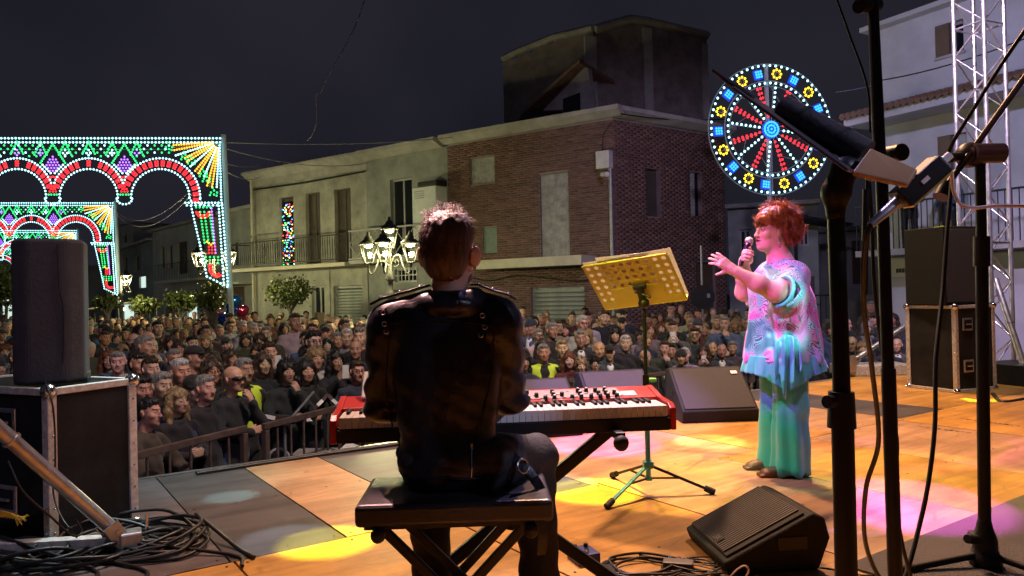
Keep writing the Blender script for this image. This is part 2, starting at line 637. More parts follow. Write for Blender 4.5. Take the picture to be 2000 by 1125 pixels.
def ST_inv(p):
    d = Vector((p[0] - S0.x, p[1] - S0.y, 0))
    return d.dot(E_DIR), d.dot(T_DIR)


STAGE_ROT = math.atan2(E_DIR.y, E_DIR.x)      # stage-local x runs along the lip, local y = outwards to the crowd
m_ply = {}


def plywood(name, col, var, stretch):
    m = bpy.data.materials.new(name); m.use_nodes = True
    N, L = m.node_tree.nodes, m.node_tree.links
    b = N['Principled BSDF']
    tc = N.new('ShaderNodeTexCoord'); oi = N.new('ShaderNodeObjectInfo')
    ad = N.new('ShaderNodeVectorMath'); ad.operation = 'ADD'
    L.new(tc.outputs['Object'], ad.inputs[0])
    mu = N.new('ShaderNodeMath'); mu.operation = 'MULTIPLY'; mu.inputs[1].default_value = 37.0
    L.new(oi.outputs['Random'], mu.inputs[0]); L.new(mu.outputs[0], ad.inputs[1])
    mp = N.new('ShaderNodeMapping'); mp.inputs['Scale'].default_value = stretch
    L.new(ad.outputs[0], mp.inputs['Vector'])
    no = N.new('ShaderNodeTexNoise'); no.inputs['Scale'].default_value = 2.0; no.inputs['Detail'].default_value = 8; no.inputs['Distortion'].default_value = 0.9
    L.new(mp.outputs['Vector'], no.inputs['Vector'])
    rp = N.new('ShaderNodeValToRGB')
    rp.color_ramp.elements[0].position = 0.3; rp.color_ramp.elements[1].position = 0.72
    rp.color_ramp.elements[0].color = (*[c * (1 - var) for c in col], 1); rp.color_ramp.elements[1].color = (*[min(1, c * (1 + var)) for c in col], 1)
    L.new(no.outputs['Fac'], rp.inputs['Fac'])
    # scuffs and grime
    n2 = N.new('ShaderNodeTexNoise'); n2.inputs['Scale'].default_value = 1.7; n2.inputs['Detail'].default_value = 9; n2.inputs['Roughness'].default_value = 0.75
    L.new(ad.outputs[0], n2.inputs['Vector'])
    mr = N.new('ShaderNodeMapRange'); mr.inputs['From Min'].default_value = 0.28; mr.inputs['From Max'].default_value = 0.62; mr.inputs['To Min'].default_value = 0.42; mr.inputs['To Max'].default_value = 1.0
    L.new(n2.outputs['Fac'], mr.inputs['Value'])
    n3 = N.new('ShaderNodeTexVoronoi'); n3.inputs['Scale'].default_value = 5.0; n3.feature = 'DISTANCE_TO_EDGE'
    m3 = N.new('ShaderNodeMapping'); m3.inputs['Scale'].default_value = (0.25, 3.0, 1); m3.inputs['Rotation'].default_value = (0, 0, 0.5)
    L.new(ad.outputs[0], m3.inputs['Vector']); L.new(m3.outputs['Vector'], n3.inputs['Vector'])
    sc = N.new('ShaderNodeMapRange'); sc.inputs['From Min'].default_value = 0.0; sc.inputs['From Max'].default_value = 0.02; sc.inputs['To Min'].default_value = 0.70; sc.inputs['To Max'].default_value = 1.0
    L.new(n3.outputs['Distance'], sc.inputs['Value'])
    mm = N.new('ShaderNodeMath'); mm.operation = 'MULTIPLY'; L.new(mr.outputs[0], mm.inputs[0]); L.new(sc.outputs[0], mm.inputs[1])
    mx = N.new('ShaderNodeMix'); mx.data_type = 'RGBA'; mx.blend_type = 'MULTIPLY'; mx.inputs['Factor'].default_value = 1
    L.new(rp.outputs['Color'], mx.inputs['A']); L.new(mm.outputs[0], mx.inputs['B'])
    L.new(mx.outputs['Result'], b.inputs['Base Color'])
    r2 = N.new('ShaderNodeMapRange'); r2.inputs['To Min'].default_value = 0.3; r2.inputs['To Max'].default_value = 0.6
    L.new(n2.outputs['Fac'], r2.inputs['Value']); L.new(r2.outputs[0], b.inputs['Roughness'])
    bp = N.new('ShaderNodeBump'); bp.inputs['Strength'].default_value = 0.15; bp.inputs['Distance'].default_value = 0.004
    L.new(no.outputs['Fac'], bp.inputs['Height']); L.new(bp.outputs['Normal'], b.inputs['Normal'])
    return m


m_ply['tan'] = plywood('yellow_formwork_board', (0.58, 0.30, 0.065), 0.26, (0.5, 5.0, 1))
m_ply['pale'] = plywood('pale_plywood', (0.50, 0.30, 0.16), 0.24, (0.5, 5.0, 1))
m_ply['dark'] = plywood('dark_plywood', (0.085, 0.075, 0.075), 0.3, (0.6, 4.0, 1))
m_ply['grey'] = plywood('grey_plywood', (0.13, 0.11, 0.115), 0.25, (0.6, 4.0, 1))

stage = bpy.data.objects.new('stage_floor', None); COL.objects.link(stage)
stage.location = S0; stage.rotation_euler = (0, 0, STAGE_ROT)
tag(stage, 'raised plywood stage floor with tan and dark panels', kind='structure')
m_black = M('matt_black', (0.012, 0.012, 0.013), 0.6, var=0.3)
# local coordinates: (s, -t, z)
MB().span((-6, -11, GROUND + .01), (9.4, 0.0, -0.03)).build('deck', M('stage_underside', (0.03, 0.028, 0.028), 0.8), stage)
MB().span((-6, 0.002, -0.12), (9.4, 0.05, -0.002)).build('edge_trim', M('edge_aluminium', (0.55, 0.56, 0.58), 0.35, 0.9, var=0.25, vs=20), stage)
rows = [(0.02, 1.93, [(-6, -4, 'grey'), (-4, -2, 'grey'), (-2, 0.075, 'grey'), (0.08, 0.60, 'dark'), (0.605, 1.11, 'pale'), (1.115, 2.10, 'grey'), (2.105, 3.6, 'pale'),
                      (3.605, 4.55, 'tan'), (4.555, 5.5, 'pale'), (5.505, 6.25, 'dark'), (6.255, 7.3, 'tan'), (7.305, 9.39, 'tan')]),
        (1.935, 3.93, [(-6, -4, 'grey'), (-4, -1.75, 'grey'), (-1.745, 0.09, 'tan'), (0.095, 1.12, 'tan'), (1.125, 2.15, 'tan'), (2.155, 3.2, 'pale'), (3.205, 4.2, 'tan'),
                       (4.205, 5.4, 'pale'), (5.405, 7.2, 'tan'), (7.205, 9.39, 'tan')]),
        (3.935, 5.93, [(-6, -4, 'grey'), (-4, -2.2, 'grey'), (-2.195, -0.2, 'tan'), (-0.195, 1.5, 'tan'), (1.505, 3.1, 'tan'), (3.105, 5.0, 'pale'), (5.005, 7.0, 'tan'), (7.005, 9.39, 'tan')]),
        (5.935, 7.93, [(-6, -3, 'grey'), (-2.995, 0.5, 'grey'), (0.505, 3.5, 'tan'), (3.505, 6.5, 'tan'), (6.505, 9.39, 'tan')]),
        (7.935, 10.98, [(-6, -1, 'grey'), (-0.995, 4, 'grey'), (4.005, 9.39, 'grey')])]
for t0, t1, cols in rows:
    for s0, s1, kind in cols:
        cx, cy = (s0 + s1) / 2, -(t0 + t1) / 2
        dz = random.uniform(-0.0015, 0.0015)
        MB().box((0, 0, -0.015), (s1 - s0 - 0.004, t1 - t0 - 0.004, 0.03)).build('floor_panel', m_ply[kind], stage, loc=(cx, cy, dz), bevel=0.0015)

# screw heads along the panel edges and dark stencilled stamps
m_screw = M('screw_steel', (.10, .09, .08), .4, .6)
me_s = MB().cyl((0, 0, 0), (0, 0, .0012), .006, n=8).mesh('screw')
for t0, t1, cols in rows[:3]:
    for s0, s1, kind in cols:
        if s1 < -.5 or s0 > 7.5: continue
        for x in (s0 + .04, (s0 + s1) / 2, s1 - .04):
            for y in (-t0 - .05, -(t0 + t1) / 2, -t1 + .05): link('screw', me_s, m_screw, stage, loc=(x, y, .0018))
def stamp(px0, py0, px1, py1, seed):
    rg = random.Random(seed); a, b = G(px0, py0, .003), G(px1, py1, .003); d = (b - a); L = d.length; d.normalize(); n = Vector((-d.y, d.x, 0)); q = MB(); x = 0
    while x < L:
        w = rg.uniform(.012, .04); h_ = rg.uniform(.012, .030) if rg.random() < .5 else .007
        c = a + d * (x + w / 2) + n * rg.uniform(-.004, .004)
        q.prism([tuple(c + d * (sx * w / 2) + n * (sy * h_ / 2)) for sx, sy in ((-1, -1), (1, -1), (1, 1), (-1, 1))], (0, 0, .0008)); x += w + rg.uniform(.006, .03)
    o = q.build('board_stamp', m_black, stage); o.matrix_parent_inverse = stage_inv; tag(o, kind='stuff')
bpy.context.view_layer.update()
stage_inv = stage.matrix_world.inverted()
stamp(1880, 818, 1990, 832, 1); stamp(1795, 833, 1935, 850, 2); stamp(1560, 1000, 1600, 1006, 3)

# rubber mat laid over the boards
mat_rub = M('rubber_mat', (0.06, 0.055, 0.06), 0.55, var=0.25, vs=3, bump=0.9, bs=160)
tag(MB().span((2.05, -5.9, 0.003), (6.2, -3.55, 0.010)).build('rubber_mat', mat_rub, None, bevel=0.002, loc=S0, rot=(0, 0, STAGE_ROT)),
    'dark ribbed rubber mat lying on the boards under the microphone stands', 'mat')


# ------------------------------------------------------------------ houses
class Facade:
    """vertical wall plane through two ground points; local x to the right along it, local -y outwards"""
    def __init__(s, a, b):
        s.a = Vector((a[0], a[1], GROUND)); s.b = Vector((b[0], b[1], GROUND))
        s.u = (s.b - s.a).normalized(); s.len = (s.b - s.a).length
        s.inn = Vector((-s.u.y, s.u.x, 0))
        s.rot = math.atan2(s.u.y, s.u.x)

    def uz(s, px, py):
        d = ray(px, py)
        k = (s.a - EYE).dot(s.inn) / d.dot(s.inn)
        p = EYE + d * k - s.a
        return p.dot(s.u), p.z

    def rect(s, x0, y0, x1, y1):
        """pixel box -> (u0, z0, u1, z1), z0 the lower edge"""
        xm, ym = (x0 + x1) / 2, (y0 + y1) / 2
        return s.uz(x0, ym)[0], s.uz(xm, y1)[1], s.uz(x1, ym)[0], s.uz(xm, y0)[1]

    def w(s, u, y, z):
        return s.a + s.u * u + s.inn * y + Vector((0, 0, z))


def wall_cells(mb, W, H, holes, y0=0.0, y1=0.3, u_off=0.0):
    us = sorted({u_off, u_off + W} | {h[0] for h in holes} | {h[2] for h in holes})
    zs = sorted({0.0, H} | {max(0, h[1]) for h in holes} | {h[3] for h in holes})
    for i in range(len(us) - 1):
        for j in range(len(zs) - 1):
            uc, zc = (us[i] + us[i + 1]) / 2, (zs[j] + zs[j + 1]) / 2
            if any(h[0] < uc < h[2] and h[1] < zc < h[3] for h in holes): continue
            mb.span((us[i], y0, zs[j]), (us[i + 1], y1, zs[j + 1]))
    return mb


def brick_mesh(name, W, H, holes, u_off=0.0, y=0.0, seed=1, bl=0.25, bh=0.055, gap=0.014, proud=0.012):
    rg = np.random.default_rng(seed)
    V, Q, Cc = [], [], []
    nrow = int(H / (bh + gap))
    base = np.array([(0, 1, 3, 2), (4, 6, 7, 5), (0, 4, 5, 1), (2, 3, 7, 6), (0, 2, 6, 4), (1, 5, 7, 3)])
    n = 0
    for r in range(nrow):
        z0 = r * (bh + gap); z1 = z0 + bh
        cuts = [(h[0], h[2]) for h in holes if h[1] < z1 and h[3] > z0]
        u = u_off - (0.13 if r % 2 else 0.0)
        while u < u_off + W:
            a, b = max(u, u_off), min(u + bl, u_off + W)
            u += bl + gap
            segs = [(a, b)]
            for c0, c1 in cuts:
                segs = [q for (p0, p1) in segs for q in ((p0, min(p1, c0)), (max(p0, c1), p1)) if q[1] - q[0] > 0.02]
            for a2, b2 in segs:
                pr = proud * (0.75 + 0.5 * rg.random())
                pts = [(x, yy, z) for x in (a2, b2) for yy in (y - pr, y + 0.004) for z in (z0, z1)]
                V.append(pts); Q.append(base + 8 * n); n += 1
                t = rg.random()
                c = np.array((0.165, 0.082, 0.066)) * (0.62 + 0.6 * t) + np.array((0.03, 0.02, 0.02)) * rg.random()
                Cc.append(c)
    me = fast_quads(name, np.array(V).reshape(-1, 3), np.vstack(Q), smooth=False)
    col = me.color_attributes.new('brick_col', 'FLOAT_COLOR', 'FACE') if False else me.attributes.new('brick_col', 'FLOAT_COLOR', 'FACE')
    cc = np.repeat(np.array(Cc), 6, axis=0); cc = np.hstack([cc, np.ones((len(cc), 1))])
    col.data.foreach_set('color', cc.astype(np.float32).ravel())
    return me


K = 0.8286
def on_depth(px, d): return ((px - 1000.0) / F_PX * d, d)
PA, PB, PC, PD = on_depth(497, 29.9), on_depth(720, 26.2), on_depth(880, 24.0), on_depth(1205, 20.75)
PE = on_depth(1419, 23.6)
m_plaster = M('pale_plaster', (0.33, 0.33, 0.285), 0.85, var=0.42, vs=1.1, bump=0.25, bs=22)
m_plaster2 = M('grey_plaster', (0.25, 0.265, 0.25), 0.85, var=0.42, vs=0.9, bump=0.25, bs=22)
m_mortar = M('mortar', (0.24, 0.20, 0.19), 0.9, var=0.2, vs=3, bump=0.3, bs=30)
m_brick = M('brick', rough=0.85, var=0.2, vs=9, bump=0.35, bs=70, attr='brick_col')
m_conc = M('concrete', (0.40, 0.39, 0.37), 0.85, var=0.3, vs=1.4, bump=0.35, bs=18)
m_cream = M('cream_concrete', (0.55, 0.52, 0.42), 0.8, var=0.2, vs=2.0, bump=0.2, bs=18)
m_shut = M('dark_shutter', (0.075, 0.06, 0.05), 0.55, var=0.25, vs=4, bump=0.2, bs=30)
m_frame = M('window_frame_grey', (0.36, 0.37, 0.36), 0.5, var=0.15)
m_glass = M('night_glass', (0.012, 0.014, 0.018), 0.06, var=0.1, spec=0.6)
m_iron = M('wrought_iron', (0.035, 0.035, 0.035), 0.5, 0.5, var=0.2)
m_metal_sh = M('galvanised_shutter', (0.30, 0.33, 0.31), 0.45, 0.35, var=0.2, vs=3)
m_board = M('fibre_board', (0.33, 0.33, 0.32), 0.9, var=0.35, vs=5, bump=0.3, bs=40)
m_tile = M('roof_tile', (0.22, 0.13, 0.09), 0.85, var=0.3, vs=5, bump=0.3, bs=30)
m_pipe = M('zinc_pipe', (0.30, 0.31, 0.32), 0.45, 0.6, var=0.2)
m_dkdoor = M('old_wood_door', (0.10, 0.065, 0.04), 0.6, var=0.3, vs=5, stretch=(6, 6, 1))


def add_window(parent, r, style='shutter', depth=0.2, fw=0.06):
    """r = (u0,z0,u1,z1); builds window > frame, leaves / panes as sub-parts"""
    u0, z0, u1, z1 = r
    fr = MB()
    for a, b in (((u0, z0), (u0 + fw, z1)), ((u1 - fw, z0), (u1, z1)), ((u0 + fw, z1 - fw), (u1 - fw, z1)), ((u0 + fw, z0), (u1 - fw, z0 + fw))):
        fr.span((a[0], depth - .06, a[1]), (b[0], depth, b[1]))
    um = (u0 + u1) / 2
    if style != 'single': fr.span((um - fw * .5, depth - .055, z0 + fw), (um + fw * .5, depth - .002, z1 - fw))
    w = fr.build('window', m_frame if style == 'glass' else m_shut, parent)
    for a, b in ((u0 + fw, um - fw * .5), (um + fw * .5, u1 - fw)) if style != 'single' else ((u0 + fw, u1 - fw),):
        if b - a < 0.02: continue
        if style == 'shutter':
            leaf = MB(); z = z0 + fw
            leaf.span((a, depth - .02, z0 + fw), (b, depth - .012, z1 - fw))
            while z < z1 - fw - .05:
                leaf.box(((a + b) / 2, depth - .032, z + .03), (b - a - .03, .018, .034), (0.5, 0, 0)); z += .055
            leaf.build('shutter_leaf', m_shut, w)
        else:
            MB().span((a, depth - .03, z0 + fw), (b, depth - .022, z1 - fw)).build('pane', m_glass, w)
    return w


def roller_shutter(parent, r, depth=0.18, mat=None, pitch=0.11):
    u0, z0, u1, z1 = r
    f = MB()
    f.span((u0, depth - .07, z0), (u0 + .07, depth, z1)).span((u1 - .07, depth - .07, z0), (u1, depth, z1)).span((u0 + .07, depth - .07, z1 - .09), (u1 - .07, depth, z1))
    d = f.build('roller_shutter', m_pipe, parent)
    me = MB().prism([(0, 0, 0), (0, -.028, pitch * .25), (0, -.028, pitch * .7), (0, 0, pitch * .97), (0, .012, pitch * .97), (0, .012, 0)], (u1 - u0 - .14, 0, 0)).mesh('slat')
    z = z0
    while z < z1 - .09 - pitch * .5:
        link('slat', me, mat or m_metal_sh, d, loc=(u0 + .07, depth - .03, z)); z += pitch
    return d


def house_shell(parent, W, H, D, mat_side, roofmat, y0=0.3):
    MB().span((0.02, y0 + .01, 0), (W - .02, D, H - .06)).build('back_wall', mat_side, parent)
    MB().span((-.02, 0.05, H - .055), (W + .02, D + .05, H + .05)).build('roof', roofmat, parent)


# --- plaster house with the long balcony
fl = Facade(PA, PB)
H1 = fl.uz(610, 321)[1] - GROUND
def zr(r): return (r[0], r[1], r[2], r[3])
hz = lambda f, *b: (lambda r: (r[0], r[1] + EYE.z * 0 - 0, r[2], r[3]))(f.rect(*b))


def frect(f, *b):
    r = f.rect(*b)                      # z relative to house base
    return (r[0], r[1], r[2], r[3])


# Facade.uz returns z relative to GROUND already (p = hit - a, a at GROUND)
H1 = fl.uz(610, 321)[1]
h1 = thing('plaster_house', 'pale plaster house with long iron balcony and shuttered doors behind the orange tree', 'house', fl.a, fl.rot)
holes = [frect(fl, 546, 384, 574, 512), frect(fl, 598, 376, 626, 512), frect(fl, 654, 368, 686, 510), frect(fl, 609, 558, 634, 640), frect(fl, 652, 558, 708, 640)]
for i in (3, 4): holes[i] = (holes[i][0], 0.0, holes[i][2], holes[i][3])
zb = fl.uz(600, 520)[1]
for i in range(3): holes[i] = (holes[i][0], zb + .02, holes[i][2], holes[i][3])
wall_cells(MB(), fl.len, H1 - .5, holes).build('wall', m_plaster, h1)
house_shell(h1, fl.len, H1, 8, m_plaster2, m_tile)
MB().span((0.0, 0.02, H1 - .5), (fl.len, .3, H1 - .06)).build('frieze', m_conc, h1)
MB().prism([(-.15, 0, H1 + .06), (-.15, -.42, H1 + .06), (-.15, -.42, H1 - .02), (-.15, -.06, H1 - .24), (-.15, 0, H1 - .24)], (fl.len + .18, 0, 0)).build('cornice', m_conc, h1)
MB().cyl((0.1, -.12, 0), (0.1, -.12, H1 - .2), .055, n=10).build('downpipe', m_cream, h1)
MB().tube([(0.0, -.05, H1 - .62), (fl.len * .5, -.05, H1 - .66), (fl.len, -.05, H1 - .6)], .03, 6).build('cable', m_black, h1)
for i in range(3): add_window(h1, holes[i], 'shutter')
add_window(h1, holes[3], 'glass')
MB().span((holes[3][0] + .02, .12, 0), (holes[3][2] - .02, .13, holes[3][3] - 1.0)).build('door', m_dkdoor, h1)
roller_shutter(h1, holes[4])
for u in (holes[3][2] + .1, holes[4][2] + .08): MB().span((u, -.05, 0), (u + .25, .0, zb - .2)).build('pilaster', m_plaster, h1)
bal = MB().span((-.35, -1.05, zb - .14), (fl.len - .05, .0, zb)).build('balcony', m_cream, h1, bevel=.02)
rail = MB()
for z in (zb + .95, zb + .1): rail.span((-.3, -1.0, z), (fl.len - .5, -.96, z + .035))
rail.span((-.3, -.96, zb + .95), (-.26, 0, zb + .985))
rl = rail.build('handrail', m_iron, h1)
me_bal = MB()
me_bal.cyl((0, 0, 0), (0, 0, .82), .011, n=6, cap=False)
me_bal.tube(bez((0, 0, .1), (.07, 0, .3), (-.07, 0, .55), (0, 0, .75), 8), .009, 5, False)
me_bal = me_bal.mesh('baluster')
u = -.25
while u < fl.len - .5:
    link('baluster', me_bal, m_iron, rl, loc=(u, -.98, zb + .12)); u += .125
# the coloured lights of the feast reflected in the balcony door are imitated by glowing balls added behind its glass
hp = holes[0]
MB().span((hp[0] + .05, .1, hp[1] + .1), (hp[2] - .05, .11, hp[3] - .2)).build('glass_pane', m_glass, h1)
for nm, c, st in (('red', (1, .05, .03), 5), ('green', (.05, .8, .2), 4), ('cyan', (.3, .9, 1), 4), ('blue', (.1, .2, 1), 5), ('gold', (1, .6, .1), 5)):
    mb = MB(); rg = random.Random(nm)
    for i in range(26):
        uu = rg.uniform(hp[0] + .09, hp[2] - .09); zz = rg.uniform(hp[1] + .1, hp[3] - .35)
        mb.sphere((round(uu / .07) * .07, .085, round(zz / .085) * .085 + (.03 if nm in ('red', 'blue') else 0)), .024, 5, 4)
    tag(mb.build(nm + '_light_dots', bulb_mat('reflection_' + nm, c, st), h1), kind='stuff')

# --- middle house
fm = Facade(PB, PC)
H2 = fm.uz(800, 287)[1]
h2 = thing('grey_house', 'grey plaster house with geometric balcony rail and white wall cabinet', 'house', fm.a, fm.rot)
zb2 = fm.uz(780, 506)[1]
holes = [frect(fm, 763, 348, 806, 505), frect(fm, 771, 524, 815, 551), frect(fm, 767, 566, 812, 640)]
holes[0] = (holes[0][0], zb2 + .02, holes[0][2], holes[0][3]); holes[2] = (holes[2][0], 0, holes[2][2], holes[2][3])
wall_cells(MB(), fm.len, H2 - .2, holes).build('wall', m_plaster2, h2)
house_shell(h2, fm.len, H2, 8, m_plaster2, m_tile)
MB().prism([(0.03, 0, H2 + .06), (0.03, -.5, H2 + .06), (0.03, -.5, H2 - .06), (0.03, -.1, H2 - .22), (0.03, 0, H2 - .22)], (fm.len - .2, 0, 0)).build('cornice', m_conc, h2)
add_window(h2, holes[0], 'glass'); add_window(h2, holes[1], 'glass')
MB().span((holes[2][0], .1, 0), (holes[2][2], .16, holes[2][3])).build('door', m_dkdoor, h2)
gr = MB()
for k in range(7):
    a = holes[1][0] + (holes[1][2] - holes[1][0]) * k / 6
    gr.span((a - .012, -.03, holes[1][1]), (a + .012, -.01, holes[1][3]))
for k in range(3):
    z = holes[1][1] + (holes[1][3] - holes[1][1]) * k / 2
    gr.span((holes[1][0], -.045, z - .012), (holes[1][2], -.031, z + .012))
gr.build('window_grille', m_pipe, h2)
MB().span((-.1, -.85, zb2 - .14), (fm.len - .25, 0, zb2)).build('balcony', m_conc, h2, bevel=.02)
rl = MB().span((-.08, -.83, zb2 + .98), (fm.len - .3, -.78, zb2 + 1.03)).span((-.08, -.83, zb2 + .02), (fm.len - .3, -.78, zb2 + .07)).build('handrail', m_frame, h2)
nb = 4; bw = (fm.len - .25) / nb
for k in range(nb):
    a = -.08 + k * bw + .04; b = a + bw - .1; zm = zb2 + .53
    q = MB()
    for p0, p1 in (((a, zb2 + .1), (a, zb2 + .96)), ((b, zb2 + .1), (b, zb2 + .96)), ((a, zm), ((a + b) / 2, zb2 + .96)), (((a + b) / 2, zb2 + .96), (b, zm)), ((b, zm), ((a + b) / 2, zb2 + .1)), (((a + b) / 2, zb2 + .1), (a, zm))):
        q.bar((p0[0], -.805, p0[1]), (p1[0], -.805, p1[1]), .022, .022, up=(0, 1, 0))
    q.build('rail_panel', m_frame, rl)
rc = frect(fm, 828, 368, 874, 470)
MB().span((rc[0], -.55, rc[1]), (rc[2], -.001, rc[3])).build('wall_cabinet', M('white_enamel', (0.62, 0.66, 0.66), 0.4, var=0.1), h2, bevel=.02)
MB().span((rc[0] + .3, -.62, rc[3]), (rc[2] + .1, -.1, rc[3] + .16)).build('cabinet_cover', m_black, h2, bevel=.03)
lv = MB()
for k in range(4): lv.span((rc[0] + .12, -.575, rc[3] - .15 - k * .07), (rc[0] + .5, -.551, rc[3] - .12 - k * .07))
lv.build('vent_louvre', m_frame, h2)

# --- brick corner house
fb = Facade(PC, PD); fr_ = Facade(PD, PE)
H3 = fb.uz(1040, 245)[1]
h3 = thing('brick_house', 'dark red brick corner house with boarded openings and roller shutter', 'house', fb.a, fb.rot)
bh = {'small': frect(fb, 918, 307, 966, 358), 'door': frect(fb, 1055, 338, 1112, 503), 'board': frect(fb, 944, 445, 971, 494), 'garage': frect(fb, 1038, 560, 1142, 660), 'vent': frect(fb, 915, 582, 960, 640)}
bh['garage'] = (bh['garage'][0], 0, bh['garage'][2], bh['garage'][3]); bh['vent'] = (bh['vent'][0], 0, bh['vent'][2], bh['vent'][3])
HH = list(bh.values())
wall_cells(MB(), fb.len, H3 - .05, HH).build('wall', m_mortar, h3)
tag(link('brickwork', brick_mesh('brickwork', fb.len, H3 - .15, HH, seed=3), m_brick, h3), kind='stuff')
for key in ('small', 'door', 'board'):
    r = bh[key]
    MB().span((r[0], .10 if key != 'board' else .05, r[1]), (r[2], .16, r[3])).build('boarding', m_board if key != 'board' else M('green_board', (0.20, 0.27, 0.24), 0.8, var=.15), h3)
    if key == 'door':
        for z in np.arange(r[1] + .6, r[3], .62): MB().span((r[0], .085, z), (r[2], .099, z + .025)).build('board_seam', m_board, h3)
roller_shutter(h3, bh['garage'], pitch=.13)
MB().span((bh['vent'][0], .1, 0), (bh['vent'][2], .14, bh['vent'][3])).build('side_door', m_dkdoor, h3)
# soldier course over the side door
me_b = MB().span((0, -.016, 0), (.055, .0, .24)).mesh('lintel_brick')
for k in range(16): link('brick', me_b, M('lintel_brick_red', (0.3, 0.14, 0.08), .85, var=.3, vs=8), h3, loc=(bh['vent'][0] - .1 + k * .069, -.002, bh['vent'][3] + .02))
can = frect(fb, 967, 505, 1168, 523)
MB().span((can[0], -1.0, can[1]), (can[2], -.015, can[3])).build('canopy', m_cream, h3, bevel=.015)
MB().tube(smooth_path([(can[0] - 1.4, -.06, can[1] - .1), (can[0] - .2, -.05, can[1] - .32), (can[0] + .9, -.05, can[1] - .2), (can[2] - .6, -.05, can[1] - .42), (can[2] + .3, -.05, can[1] - .2)], 6), .02, 6).build('cable', m_black, h3)
rot_r = fr_.rot - fb.rot


def loc_r(u, y, z):                       # point on the side wall, in the house's own frame
    w = fr_.w(u, y, z) - fb.a
    return (w.dot(fb.u), w.dot(fb.inn), w.z)


sh = {'w1': frect(fr_, 1262, 330, 1289, 423), 'w2': frect(fr_, 1348, 337, 1370, 422), 'door': frect(fr_, 1362, 512, 1398, 650)}
sh['door'] = (sh['door'][0], 0, sh['door'][2], sh['door'][3])
L0 = loc_r(0, 0, 0)
wall_cells(MB(), fr_.len, H3 - .05, list(sh.values())).build('side_wall', m_mortar, h3, loc=L0, rot=(0, 0, rot_r))
tag(link('side_brickwork', brick_mesh('side_brickwork', fr_.len, H3 - .15, list(sh.values()), seed=5), m_brick, h3, loc=L0, rot=(0, 0, rot_r)), kind='stuff')
for key in ('w1', 'w2'):
    r = sh[key]
    MB().span((r[0], .14, r[1]), (r[2], .18, r[3])).build('window', m_shut if key == 'w1' else m_glass, h3, loc=L0, rot=(0, 0, rot_r))
r = sh['w2']
MB().span((r[0], .06, r[1]), (r[0] + .28, .10, r[3])).build('window_board', m_board, h3, loc=L0, rot=(0, 0, rot_r))
MB().span((sh['door'][0], .1, 0), (sh['door'][2], .15, sh['door'][3])).build('door', m_dkdoor, h3, loc=L0, rot=(0, 0, rot_r))
MB().prism([(-.08, 0, H3 + .1), (-.08, -.38, H3 + .1), (-.08, -.38, H3 - .02), (-.08, -.1, H3 - .16), (-.08, 0, H3 - .16)], (fb.len + .42, 0, 0)).build('cornice', m_conc, h3)
MB().prism([(.02, 0, H3 + .1), (.02, -.38, H3 + .1), (.02, -.38, H3 - .02), (.02, -.1, H3 - .16), (.02, 0, H3 - .16)], (fr_.len + .2, 0, 0)).build('side_cornice', m_conc, h3, loc=L0, rot=(0, 0, rot_r))
# solid behind the two walls
c0, c1, c2 = (0.05, .31, 0), (fb.len - .3, .35, 0), loc_r(fr_.len, .3, 0)
poly = [(0.05, .31, 0), (fb.len - .32, .31, 0), loc_r(.5, .32, 0), loc_r(fr_.len, .32, 0), (c2[0] - 4.5, c2[1] + 4.0, 0), (0.05, 8.0, 0)]
MB().prism(poly, (0, 0, H3 - .1)).build('back_wall', m_mortar, h3)
MB().prism([(p[0], p[1] - .25, H3 - .04) for p in poly], (0, 0, .12)).build('roof', m_tile, h3)
# corner box, camera and pipe
cb = frect(fb, 1172, 297, 1198, 331)
MB().span((cb[0], -.28, cb[1]), (cb[2], -.02, cb[3])).build('meter_box', M('pale_box', (0.6, 0.6, 0.58), .6), h3, bevel=.015)
MB().cyl(((cb[0] + cb[2]) / 2 + .15, -.1, 0), ((cb[0] + cb[2]) / 2 + .15, -.1, cb[1]), .06, n=10).build('conduit', m_pipe, h3)
MB().cyl((cb[2] - .2, -.3, cb[1] - .18), (cb[2] + .1, -.62, cb[1] - .24), .07, n=10).build('security_camera', M('pale_box'), h3)
MB().tube([(cb[0] + .1, -.05, cb[3]), (cb[0] + .14, -.05, cb[3] + .5), (cb[2], -.05, H3 - .3)], .015, 5).build('service_cable', m_black, h3)

# rooftop storey set back on the brick house: its own walls, gable and roof
DR = 24.5
def rp(px, py, d=DR): return P(px, py, d)
m_rough = M('rough_block', (0.25, 0.21, 0.20), 0.9, var=0.35, vs=2.2, bump=0.5, bs=12)
f_a = Facade((rp(985, 150, 27.5).x, 27.5), (rp(1160, 80, 25.2).x, 25.2))
f_b = Facade((rp(1160, 80, 25.2).x, 25.2), (rp(1376, 90, 27.0).x, 27.0))
up = thing('rooftop_storey', 'unfinished block storey standing on the roof of the brick house', 'building', (f_b.a.x, f_b.a.y, GROUND), 0)
def upl(p): return (p.x - f_b.a.x, p.y - f_b.a.y, p.z - GROUND)
ztop = lambda px, py, d: P(px, py, d).z - GROUND
base_z = H3 - .2
def wallpoly(f, tops, name, mat, thick=.3):
    """tops: (px,py) along the upper outline"""
    pts = []
    for px, py in tops:
        u, z = f.uz(px, py); pts.append((u, z))
    p3 = [upl(f.w(pts[0][0], 0, base_z))] + [upl(f.w(u, 0, z)) for u, z in pts] + [upl(f.w(pts[-1][0], 0, base_z))]
    MB().prism(p3, tuple(f.inn * thick)).build(name, mat, up)
wallpoly(f_a, [(982, 118), (1010, 116), (1010, 104), (1040, 103), (1042, 90), (1080, 84), (1082, 74), (1158, 60)], 'wall', m_rough)
wallpoly(f_b, [(1162, 62), (1232, 42), (1262, 46), (1380, 72)], 'wall', m_rough)
cp = [(982, 118), (1010, 104), (1080, 76), (1158, 58)]
